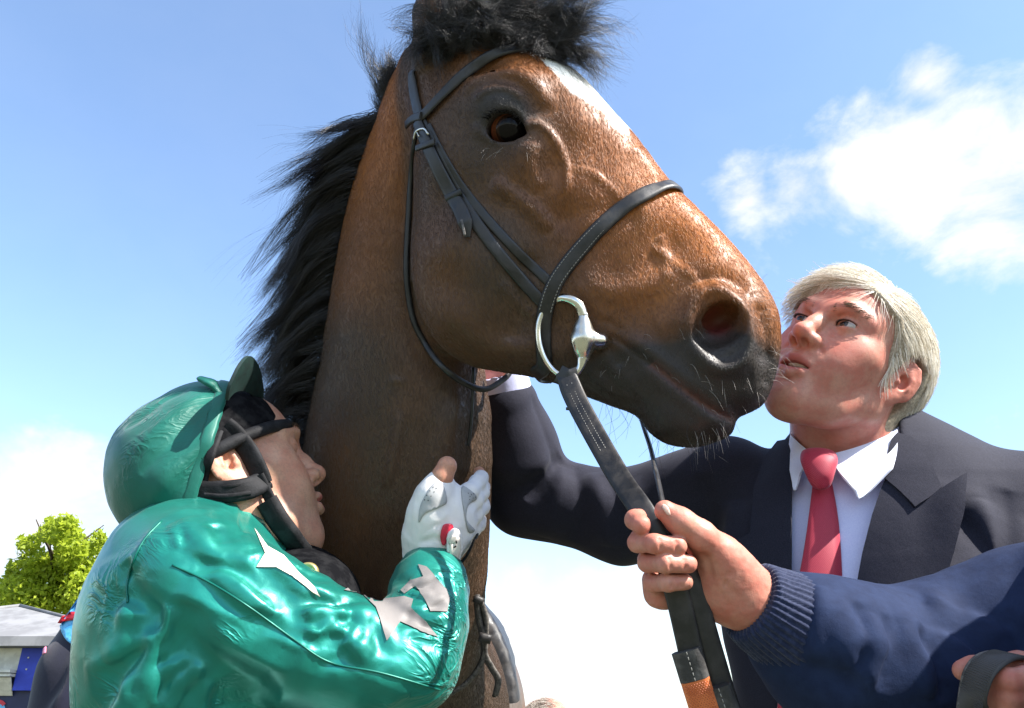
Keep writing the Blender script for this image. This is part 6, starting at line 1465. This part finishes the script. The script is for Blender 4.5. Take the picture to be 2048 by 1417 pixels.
V, Fc = surf_patch(GB, [(912, 1128), (930, 1105), (945, 1075), (952, 1066), (948, 1085), (932, 1118), (905, 1140), (893, 1140)], .002, .002, 4, None, .975); fix_normals(meshobj('cuff_strap', V, Fc, BLK, glove))
legs('breeches', px(400, 1640, .92), .09, material('white_breeches', (.75, .75, .75), .6), jock, SHOE, 1, np.array([0, 0, 1.]))
# ------------------------------------------------------------------ handler: blue sweater arm and both hands on the reins
hand_p = thing('person', 'handler in navy blue sweater gripping the reins in his fist', 'person', from_world([1.0, .55, 0]))
def knit(q, b):
    v = objco(q); n = q.noise(v, 60, 4, .6); f_ = q.noise(v, 1500, 2, .6); q.l.new(q.mix(q.ramp(n.outputs[0], (.3, .7)), (.010, .018, .050), (.014, .025, .066)), b.inputs['Base Color']); q.l.new(q.bump(f_.outputs[0], .35, .0008, q.bump(n.outputs[0], .2, .004)), b.inputs['Normal'])
BLUE = material('navy_sweatshirt', (.016, .03, .08), .85, .2, sheen=.0, fn=knit)
hd = SDF()
CU = px(1492, 1196, .775); E1 = px(1800, 1372, .83); SH = px(2350, 1240, .80)
limb(hd, [px(1598, 1262, .784), px(1650, 1296, .79), px(1730, 1332, .81), px(1820, 1345, .83), px(1950, 1322, .84), px(2120, 1265, .83), SH], [.047, .055, .06, .068, .073, .08, .09], .06)
hd.tube([(px(2620, 1000, .72), np.array([0, 0, 1.]), .1, .1), (px(2640, 1130, .70), np.array([.2, 0, 1.]), .2, .14), (px(2640, 1380, .64), np.array([.2, 0, 1.]), .19, .15), (px(2640, 1780, .56), np.array([.2, 0, 1.]), .17, .14)], .04, 2)
limb(hd, [px(2520, 1180, .62), px(2400, 1520, .60), px(2180, 1410, .66)], [.075, .06, .045], .03)
HD0 = bvh_of(*hd.mesh(np.array([.2, -.75, -.95]), np.array([.75, .12, -.6]), .01))
def hr2(pts, w_, am): fold(hd, HD0, pts, w_ * 1.2, am * 1.1, .8, sharp=True)
hr2([(1618, 1160, .745), (1615, 1230, .725), (1590, 1310, .735)], .006, -.006); hr2([(1640, 1170, .745), (1640, 1240, .725), (1620, 1330, .735)], .012, .006)
for p in ([(1680, 1200, .74), (1700, 1260, .725), (1690, 1340, .73)], [(1740, 1225, .74), (1755, 1290, .725), (1730, 1380, .735)], [(1800, 1250, .735), (1850, 1320, .72), (1860, 1400, .725)], [(1790, 1235, .735), (1900, 1270, .715), (1980, 1360, .715)], [(1850, 1200, .74), (1960, 1230, .715), (2040, 1290, .71)]):
    hr2(p, .014, .010); hr2([(a + 26, b + 4, c) for a, b, c in p], .012, -.010)
hr2([(1660, 1290, .725), (1720, 1280, .722), (1790, 1300, .722)], .012, .007); hr2([(1560, 1300, .735), (1640, 1350, .73), (1740, 1370, .73)], .014, -.008)
hd.add('a', lambda P: (fbm(P, 20, 2) * .003).astype(np.float32))
V, Q = hd.mesh(np.array([.2, -.75, -.9]), np.array([1.05, .12, -.4]), .0042); slv = meshobj('sweater', V, Q, BLUE, hand_p); slv['label'] = 'navy blue sweatshirt sleeve'; HB2 = bvh_of(V, Q)
# ribbed cuff
f = SDF(); f.chain([px(1497, 1196, .772), px(1530, 1220, .776), px(1580, 1248, .78), px(1612, 1262, .782)], [.0350, .0405, .0465, .050], .01); 
cax = norm(px(1580, 1248, .78) - px(1497, 1196, .772)); f.add('s', lambda P: ((P - px(1502, 1199, .772)) @ cax).astype(np.float32), k=.004); 
def ribs(P):
    q_ = P - px(1530, 1220, .776); u_ = norm(np.cross(cax, [0, 0, 1.])); w_ = np.cross(cax, u_); return (np.sin(np.arctan2(q_ @ u_, q_ @ w_) * 44) * .0011).astype(np.float32)
f.add('a', ribs); V, Q = f.mesh(px(1550, 1225, .776) - .09, px(1550, 1225, .776) + .09, .0019); meshobj('cuff', V, Q, material('cuff_knit', (.012, .018, .05), .85, .2, sheen=.2, fn=noisy((.022, .03, .07), 200, bump=.4, bscale=900)), hand_p)
def attr0(V, r=.3): z0 = np.zeros(len(V)); return {'red': z0 + r, 'lip': z0, 'stub': z0, 'teeth': z0}
# fist: fingers wrap round the reins, tips on the palm, thumb along the top
f = SDF()
f.chain([px(1530, 1218, .778), px(1480, 1186, .776), px(1440, 1160, .778)], [.0275, .0285, .030], .02, flat=(norm([-.5, .85, .2]), 1.0))
f.ball(px(1408, 1130, .790), (.040, .034, .020), .02, 'u', np.stack([norm([1, -.4, 0]), norm([.4, 1, 0]), norm([0, 0, 1])]))
f.ball(px(1356, 1110, .802), (.030, .040, .016), .015, 'u', np.stack([norm([1, -.3, .3]), norm([.25, 1, 0]), norm([-.3, 0, 1])]))
f.ball(px(1448, 1120, .760), (.032, .020, .020), .02, 'u', np.stack([norm([1, -.75, 0]), norm([.75, 1, 0]), norm([0, 0, 1])]))   # thumb pad
f.ball(px(1440, 1195, .772), (.030, .017, .018), .02, 'u', np.stack([norm([1, -.4, 0]), norm([.4, 1, 0]), norm([0, 0, 1])]))
finger(f, [px(1440, 1105, .757), px(1400, 1072, .748), px(1362, 1045, .745), px(1330, 1022, .747)], .0150, .0098, .010)
FG = [[(1318, 1046, .800), (1287, 1036, .778), (1270, 1040, .757), (1282, 1050, .742)], [(1315, 1082, .800), (1280, 1078, .775), (1275, 1086, .752), (1310, 1088, .732), (1356, 1092, .735)], [(1325, 1118, .800), (1295, 1120, .775), (1295, 1126, .752), (1330, 1127, .730), (1376, 1128, .735)], [(1335, 1152, .800), (1303, 1158, .775), (1304, 1166, .755), (1335, 1166, .735), (1370, 1164, .740)]]
for t_, r0, r1 in zip(FG, (.0096, .0093, .0091, .0083), (.0092, .0084, .0084, .0076)): finger(f, [px(*p) for p in t_], r0, r1, .0035)
f.ball(px(1325, 1190, .775), (.018, .014, .016), .012)
# creases at the joints, knuckle wrinkles, tendons of the wrist
for a, b, c in (((1318, 1075, .722), (1322, 1088, .718), (1320, 1102, .722)), ((1338, 1114, .720), (1342, 1127, .716), (1340, 1140, .720)), ((1340, 1153, .725), (1344, 1166, .722), (1342, 1178, .726)), ((1352, 1080, .725), (1354, 1092, .722), (1350, 1104, .726)), ((1368, 1116, .724), (1372, 1128, .720), (1370, 1140, .724)), ((1360, 1154, .728), (1364, 1165, .725), (1361, 1176, .729))):
    f.ridge([px(a[0], a[1], a[2] + .004), px(b[0], b[1], b[2] + .004), px(c[0], c[1], c[2] + .004)], .0019, -.0019)
f.ridge([px(1450, 1150, .742), px(1480, 1180, .745), px(1510, 1215, .75)], .004, .0022); f.ridge([px(1435, 1165, .745), px(1465, 1195, .747), px(1490, 1230, .752)], .004, .0018); f.ridge([px(1462, 1135, .742), px(1452, 1165, .743), px(1445, 1200, .748)], .0025, -.0018)
f.ridge([px(1400, 1100, .74), px(1420, 1130, .745), px(1425, 1160, .75)], .004, -.002)
f.add('a', lambda P: (fbm(P, 180, 2) * .00035).astype(np.float32))
V, Q = f.mesh(px(1400, 1120, .77) - np.array([.09, .075, .07]), px(1400, 1120, .77) + np.array([.09, .085, .07]), .0014)
fist = meshobj('fist', V, Q, SKIN_A, hand_p, attrs=attr0(V, .35)); FB = bvh_of(V, Q); fist['label'] = 'clenched fist round the reins'
NAIL = material('fingernail', (.62, .4, .32), .3, .5)
V, Fc = surf_patch(FB, [(1324, 1012), (1330, 1010), (1338, 1019), (1341, 1030), (1336, 1031), (1328, 1022)], .0003, .0006, 3, None, .74); fix_normals(meshobj('thumbnail', V, Fc, NAIL, fist))
# other hand, at the edge of the picture
f = SDF(); f.ball(px(2075, 1400, .715), (.05, .04, .028), .02); 
finger(f, [px(2110, 1350, .715), px(2040, 1332, .712), px(1990, 1335, .708), px(1950, 1338, .706), px(1926, 1342, .706)], .0115, .0088, .008)
for yy, xt, dd in ((1362, 1985, .690), (1394, 1982, .692), (1424, 1990, .694)):
    finger(f, [px(2090, yy - 6, .70), px(2055, yy - 2, .682), px(2015, yy, .680), px(xt + 2, yy + 1, .690)], .0112, .0098, .004)
f.ridge([px(2020, 1350, .67), px(2022, 1362, .668), px(2020, 1374, .67)], .0012, -.001)
V, Q = f.mesh(px(2020, 1390, .70) - .075, px(2020, 1390, .70) + np.array([.1, .075, .075]), .0019); meshobj('hand', V, Q, SKIN_A, hand_p, attrs=attr0(V, .45))
# head and legs outside the frame
OR_ = pose(np.array([-.9, 0, -.3]), np.array([0, 1, 0])); OC = px(2620, 880, .71); f, g0 = face_sdf(OC, OR_, neck=[((0, -.01, -.05), .055, .06), ((0, -.02, -.16), .06, .06)])
V, Q = f.mesh(OC - .2, OC + .2, .005, 0); meshobj('head', V, Q, SKIN_A, hand_p, attrs=face_attrs(V, OC, OR_)); 
cp2 = SDF(); cp2.ball(g0(0, -.012, .045), (.082, .1, .088), .01, 'u', OR_); V, Q = cp2.mesh(OC - .2, OC + .2, .008, 0); meshobj('hair', V, Q, material('brown_hair', (.08, .05, .03), .6), hand_p)
legs('trousers', px(2640, 1850, .55), .09, SUIT, hand_p, SHOE, 1, np.array([1, 0, 0.]))
# ------------------------------------------------------------------ saddle, bystanders, kiosk, tree
sad = thing('saddle', 'black racing saddle with pale blue cloth on the horse\'s back', 'saddle', from_world([-.3, 2.2, 1.5]))
def slab(P, y0, y1, z0): w = to_world(P); return np.maximum.reduce([y0 - w[:, 1], w[:, 1] - y1, z0 - w[:, 2]]).astype(np.float32)
for nm, off, y0, y1, z0, m_ in (('saddle_cloth', .022, 2.5, 2.9, .95, material('pale_blue_cloth', (.06, .09, .18), .8, .2, fn=noisy((.05, .075, .15), 40, bump=.3))), ('saddle_flap', .026, 1.78, 2.52, 1.02, LEATHER)):
    f = SDF(); f.ops = list(HORSE.ops); f.add('a', lambda P, o=off: np.full(len(P), -o, np.float32)); f.add('i', lambda P, a=y0, b=y1, c=z0: slab(P, a, b, c), k=.01)
    V, Q = f.mesh(np.array([-.75, -.72, -2.9]), np.array([.2, .1, -1.4]), .014, 0); meshobj(nm, V, Q, m_, sad)
f = SDF(); f.chain([wpt(-.27, 1.95, 1.58), wpt(-.30, 2.2, 1.55), wpt(-.33, 2.5, 1.62)], [.07, .06, .07], .03); V, Q = f.mesh(wpt(-.3, 2.2, 1.6) - .45, wpt(-.3, 2.2, 1.6) + .45, .014, 0); meshobj('seat', V, Q, LEATHER, sad)
# bystander in navy behind the jockey
by = thing('person', 'bystander in navy jacket with light blue and red badge behind jockey', 'person', from_world([-.72, 1.5, 0]))
NAVY = material('navy_jacket', (.006, .007, .022), .8, .25, sheen=.2, fn=cloth_nodes((.005, .006, .018), (.012, .013, .034)))
f = SDF(); f.tube([(px(345, 1150, 1.62), np.array([1, 0, .1]), .08, .08), (px(335, 1205, 1.6), np.array([1, 0, .1]), .14, .1), (px(315, 1275, 1.57), np.array([1, 0, .1]), .165, .12), (px(280, 1420, 1.5), np.array([1, 0, .1]), .17, .13), (px(280, 1700, 1.4), np.array([1, 0, .1]), .17, .13)], .03, 2)
limb(f, [px(205, 1262, 1.55), px(155, 1345, 1.5), px(105, 1480, 1.46)], [.062, .062, .055], .03); limb(f, [px(420, 1225, 1.55), px(440, 1400, 1.5), px(440, 1560, 1.46)], [.065, .058, .05], .03)
f.ridge([px(150, 1280, 1.44), px(120, 1380, 1.4), px(95, 1450, 1.4)], .014, .008); f.ridge([px(170, 1260, 1.44), px(150, 1380, 1.4), px(140, 1450, 1.4)], .012, -.008)
V, Q = f.mesh(px(280, 1350, 1.52) - np.array([.35, .5, .3]), px(280, 1350, 1.52) + np.array([.35, .4, .3]), .007); BB = bvh_of(V, Q); meshobj('jacket', V, Q, NAVY, by)
V, Fc = surf_patch(BB, [(124, 1248), (140, 1222), (160, 1195), (185, 1190), (200, 1240), (190, 1290), (160, 1294), (138, 1285), (127, 1268)], .002, .002, 6, None, 1.5); fix_normals(meshobj('badge', V, Fc, material('light_blue_badge', (.06, .36, .66), .6, fn=noisy((.12, .45, .75), 120, .45, .55)), by))
V, Fc = surf_patch(BB, [(119, 1244), (128, 1230), (150, 1227), (175, 1228), (200, 1232), (200, 1244), (172, 1240), (150, 1243), (132, 1246)], .005, .002, 6, None, 1.5, curve=False); fix_normals(meshobj('badge_band', V, Fc, material('red_band', (.5, .015, .03), .6), by))
V, Fc = surf_patch(BB, [(92, 1300), (97, 1296), (96, 1308), (90, 1312)], .004, .002, 3, None, 1.48, curve=False); fix_normals(meshobj('sleeve_badge', V, Fc, material('small_badge', (.6, .2, .3), .6), by))
OC = px(340, 1010, 1.64); OR_ = pose(np.array([.3, .1, 1]), np.array([0, 1, 0])); f, g0 = face_sdf(OC, OR_, neck=[((0, -.01, -.05), .055, .06), ((0, -.02, -.16), .06, .06)])
V, Q = f.mesh(OC - .19, OC + .19, .006, 0); meshobj('head', V, Q, SKIN_A, by, attrs=face_attrs(V, OC, OR_))
f = SDF(); f.ball(g0(0, -.012, .045), (.082, .1, .088), .01, 'u', OR_); V, Q = f.mesh(OC - .2, OC + .2, .008, 0); meshobj('hair', V, Q, material('dark_hair', (.05, .035, .025), .6), by)
legs('trousers', px(280, 1800, 1.36), .1, SUIT, by, SHOE, 1, np.array([1, 0, 0.]))
# someone further back, only the crown of the head in the picture
bk2 = thing('person', 'grey-brown crown of a head at the bottom edge, far behind', 'person', from_world([.12, 2.6, 0]))
OC = px(1094, 1462, 2.6); OR_ = pose(np.array([-.6, -.4, -.7]), np.array([0, 1, -.4])); f, g0 = face_sdf(OC - np.array([0, .03, 0]), OR_, neck=[((0, -.01, -.05), .055, .06), ((0, -.02, -.16), .06, .06)])
V, Q = f.mesh(OC - .22, OC + .19, .007, 0); meshobj('head', V, Q, SKIN_A, bk2, attrs=face_attrs(V, OC, OR_))
f = SDF(); f.ball(OC, (.083, .09, .085), .01); f.add('a', lambda P: (fbm(P, 50, 2) * .003).astype(np.float32)); V, Q = f.mesh(OC - .15, OC + .15, .005, 0); meshobj('hair_cap', V, Q, material('greying_root', (.14, .1, .075), .6), bk2)
rb2 = np.random.default_rng(5); D_ = rb2.normal(size=(2600, 3)); D_[:, 1] = np.abs(D_[:, 1]); D_ /= np.linalg.norm(D_, axis=1)[:, None]; R_ = OC + D_ * np.array([.083, .09, .085]); fw_ = np.array([-.8, .1, .4]) + rb2.normal(size=R_.shape) * .25; fw_ -= D_ * (fw_ * D_).sum(1)[:, None]
hair('hair', np.stack([R_, R_ + fw_ * .015 + D_ * .005, R_ + fw_ * .035 + D_ * .004], 1), np.tile([.0004, .0004, .0002], (len(R_), 1)), material('greying_hair', (.3, .25, .2), .5, fn=hairnodes((.16, .12, .09), (.5, .45, .38))), bk2)
f = SDF(); bw = to_world(OC); f.tube([(from_world(bw - [0, 0, .17]), np.array([1, 0, 0.]), .08, .08), (from_world(bw - [0, 0, .26]), np.array([1, 0, 0.]), .17, .1), (from_world(bw - [0, 0, .6]), np.array([1, 0, 0.]), .15, .1)], .03, 2); c = from_world(bw - [0, 0, .4]); V, Q = f.mesh(c - .45, c + .45, .015, 0); meshobj('jacket', V, Q, NAVY, bk2); legs('trousers', from_world(bw - [0, 0, .66]), .08, SUIT, bk2, SHOE, 1, np.array([1, 0, 0.]))

# kiosk
def boxm(x0, x1, y0, y1, z0, z1, bev=.0):
    V = np.array([(x, y, z) for x in (x0, x1) for y in (y0, y1) for z in (z0, z1)], float); return V, [(0, 1, 3, 2), (4, 6, 7, 5), (0, 4, 5, 1), (2, 3, 7, 6), (0, 2, 6, 4), (1, 5, 7, 3)]
def wbox(name, x0, x1, y0, y1, z0, z1, mat, parent): V, Fc = boxm(x0, x1, y0, y1, z0, z1); return meshobj(name, V, Fc, mat, parent, world=True, smooth=False)
def thing_w(name, label, cat_, w, **k): return thing(name, label, cat_, from_world(w), **k)
ki = thing_w('kiosk', 'betting kiosk with grey roof and blue corner panel', 'kiosk', (-7.2, 12.5, 0))
ROOF = material('grey_roof', (.24, .24, .245), .8, .1, fn=noisy((.18, .18, .185), 3, bump=.2)); KBL = material('blue_panel', (.02, .045, .42), .5, fn=noisy((.015, .035, .36), 6)); KWH = material('cream_panel', (.62, .6, .52), .6, fn=noisy((.5, .48, .41), 8)); KNV = material('navy_wall', (.01, .013, .05), .5, fn=noisy((.014, .018, .065), 5)); KSL = material('cream_shutter', (.58, .54, .45), .6, fn=noisy((.48, .45, .37), 10))
Y0 = 11.0
wbox('wall', -9.2, -5.0, Y0 + .06, 14, 0, 2.34, KNV, ki)
wbox('blue_panel', -6.33, -5.0, Y0 - .02, Y0 + .06, 1.84, 2.345, KBL, ki)
wbox('sign_board', -9.2, -6.335, Y0 - .01, Y0 + .06, 2.08, 2.345, KWH, ki)
for i in range(2): wbox('awning_rail', -9.2, -6.34, Y0 - .13 - .02 * i, Y0 + .055, 2.0 + .045 * i, 2.035 + .045 * i, KWH, ki)
for i in range(10):
    x0 = -6.34 - .16 * (i + 1); V, Fc = boxm(x0 + .004, x0 + .156, Y0 - .10, Y0 - .08, 1.62, 1.99); V[V[:, 2] < 1.8, 1] += .13; V[V[:, 2] < 1.8, 2] += .16; meshobj('shutter_slat', V, Fc, KSL, ki, world=True, smooth=False)
wbox('fascia', -9.5, -4.7, Y0 - .30, 14.3, 2.35, 2.46, ROOF, ki)
V = np.array([(-9.5, Y0 - .30, 2.462), (-4.7, Y0 - .30, 2.462), (-4.7, 14.3, 2.462), (-9.5, 14.3, 2.462), (-7.1, 12.0, 3.0), (-7.1, 12.9, 3.0)]); rf_ = meshobj('roof', V, [(0, 1, 4), (1, 2, 5, 4), (2, 3, 5), (3, 0, 4, 5), (0, 3, 2, 1)], ROOF, ki, world=True, smooth=False)
for a in ((-9.5, -7.1), (-4.7, -7.1)): V, Fc = sweep(np.array([(a[0], Y0 - .30, 2.47), (a[1], 12.0, 3.01)]), circle_sec(.025, 6)); meshobj('hip_ridge', V, Fc, ROOF, rf_, world=True)
for i, (x_, z_) in enumerate(((-6.22, 2.23), (-6.21, 2.09))): V, Fc, _ = uv_ball((x_, Y0 - .025, z_), .012, np.eye(3), 8, 5); meshobj('bolt', V, Fc, KWH, ki, world=True)
LG = material('logo_blue', (.12, .38, .62), .5); LR = material('logo_red', (.5, .03, .05), .5); LW = material('logo_white', (.85, .88, .92), .5)
def disc(name, c, r, y_, mat, parent, a0=0, a1=2 * math.pi, r0=0):
    n = 24; A = np.linspace(a0, a1, n); V = [(c[0] + r * math.cos(a), y_, c[1] + r * math.sin(a)) for a in A] + [(c[0] + r0 * math.cos(a), y_, c[1] + r0 * math.sin(a)) for a in A]; return meshobj(name, np.array(V), [(i, i + 1, n + i + 1, n + i) for i in range(n - 1)], mat, parent, world=True, smooth=False)
for cx_, cz_ in ((-6.50, 1.60), (-6.50, 1.36), (-6.50, 1.12)):
    d0 = disc('logo', (cx_, cz_), .105, Y0 + .05, LG, ki); disc('logo_flash', (cx_ - .01, cz_), .135, Y0 + .046, LR, d0, .7, 2.2, .09); disc('logo_flash', (cx_, cz_), .125, Y0 + .046, LR, d0, 3.5, 4.6, .085)
    cu = bpy.data.curves.new('logo_text', 'FONT'); cu.body = 'Boyle'; cu.size = .075; cu.align_x = 'CENTER'; cu.align_y = 'CENTER'; cu.extrude = .001; cu.materials.append(LW)
    tmp = bpy.data.objects.new('tmp_text', cu); COL.objects.link(tmp); bpy.context.view_layer.update(); me_ = bpy.data.meshes.new_from_object(tmp.evaluated_get(bpy.context.evaluated_depsgraph_get())); bpy.data.objects.remove(tmp)
    to = bpy.data.objects.new('logo_text', me_); COL.objects.link(to); to.parent = d0; to.location = np.array([cx_, Y0 + .040, cz_]) - origin(d0); to.rotation_euler = (math.pi / 2, 0, 0)
wbox('notice', -6.30, -6.25, Y0 + .04, Y0 + .062, 1.45, 1.62, KWH, ki)

ki.location.z -= .24
# tree behind the kiosk
tr = thing_w('tree', 'bright green leafy tree above the kiosk roof', 'tree', (-21.5, 38, 0)); rt = np.random.default_rng(9)
BARK = material('bark', (.09, .065, .045), .9, .2, fn=noisy((.05, .038, .028), 8, bump=.6, bdist=.02))
TC = to_world(px(112, 1135, 36.)); base = np.array([TC[0], TC[1], 0])
mb = MB(); V, Fc = sweep(np.array([base, base + [.05, 0, 2.5], base + [-.05, 0, 5.0], TC + [0, 0, .3]]), circle_sec(.26, 10), scale=[1.25, 1, .75, .35]); mb.add(V, Fc)
ends = []
for i in range(16):
    a = rt.uniform(0, 6.28); r_ = rt.uniform(.8, 1.9); z0 = rt.uniform(-2.0, .6); s0 = np.array([TC[0], TC[1], TC[2] + z0]); e = TC + np.array([math.cos(a) * r_, math.sin(a) * r_, z0 + rt.uniform(.5, 1.6)]); mid = lerp(s0, e, .5) + [0, 0, -.1]
    V, Fc = sweep(np.array([s0, mid, e]), circle_sec(.07, 6), scale=[1, .7, .3]); mb.add(V, Fc); ends.append(e)
mb.build('trunk', BARK, tr, world=True)
# crown: overlapping leafy boughs, uneven outline
lobes = []
for (lx, ly, lr) in [(40, 1180, 40), (30, 1150, 30), (75, 1120, 42), (60, 1085, 26), (110, 1075, 36), (120, 1045, 20), (140, 1100, 40), (165, 1130, 38), (185, 1090, 24), (195, 1075, 14), (110, 1150, 46), (160, 1175, 40), (70, 1190, 40), (110, 1205, 40), (200, 1160, 34), (30, 1210, 34), (145, 1060, 22), (90, 1062, 18), (15, 1200, 22), (210, 1120, 24), (225, 1170, 30), (240, 1130, 20)]:
    for k_ in range(3): lobes.append((to_world(px(lx + rt.normal() * 8, ly + rt.normal() * 8, 36 + rt.uniform(-1.7, 1.7))), lr / 1600 * 36 * rt.uniform(.6, 1.0)))
LV = []; n_l = 0; Cs = []
for c, r_ in lobes:
    m = int(420 * (r_ / .9) ** 2); d_ = rt.normal(size=(m, 3)); d_ /= np.linalg.norm(d_, axis=1)[:, None]; Cs.append(c + d_ * r_ * rt.uniform(.55, 1.08, (m, 1)) * np.array([1, 1, .85]))
Cs = np.vstack(Cs); m = len(Cs); ax_ = rt.normal(size=(m, 3)) + np.array([.5, -.2, -.35]); ax_ /= np.linalg.norm(ax_, axis=1)[:, None]; up_ = rt.normal(size=(m, 3)) + np.array([.3, -.3, 1.2]); sd_ = np.cross(ax_, up_); sd_ /= np.linalg.norm(sd_, axis=1)[:, None]
sz = rt.uniform(.10, .19, (m, 1)); nn_ = np.cross(sd_, ax_)
LVt = np.stack([Cs - ax_ * sz, Cs + sd_ * sz * .5 + nn_ * sz * .12, Cs + ax_ * sz, Cs - sd_ * sz * .5 + nn_ * sz * .12], 1).reshape(-1, 3); LF = np.arange(m * 4).reshape(-1, 4)
def leafn(q, b):
    n = q.noise(objco(q), 1.6, 3, .6); oi = q.noise(objco(q), 9, 1, .5); q.l.new(q.mix(q.ramp(oi.outputs[0], (.3, .7)), (.22, .29, .02), (.36, .42, .035)), b.inputs['Base Color'])
    tr_ = q.new('ShaderNodeBsdfTranslucent'); tr_.inputs[0].default_value = (.50, .60, .05, 1); mx = q.new('ShaderNodeMixShader'); mx.inputs[0].default_value = .5; q.l.new(b.outputs[0], mx.inputs[1]); q.l.new(tr_.outputs[0], mx.inputs[2]); q.l.new(mx.outputs[0], q.n['Material Output'].inputs[0])
cr_ = meshobj('crown', LVt, LF, material('spring_leaves', (.2, .27, .02), .55, .3, fn=leafn), tr, world=True, smooth=False); cr_['kind'] = 'stuff'
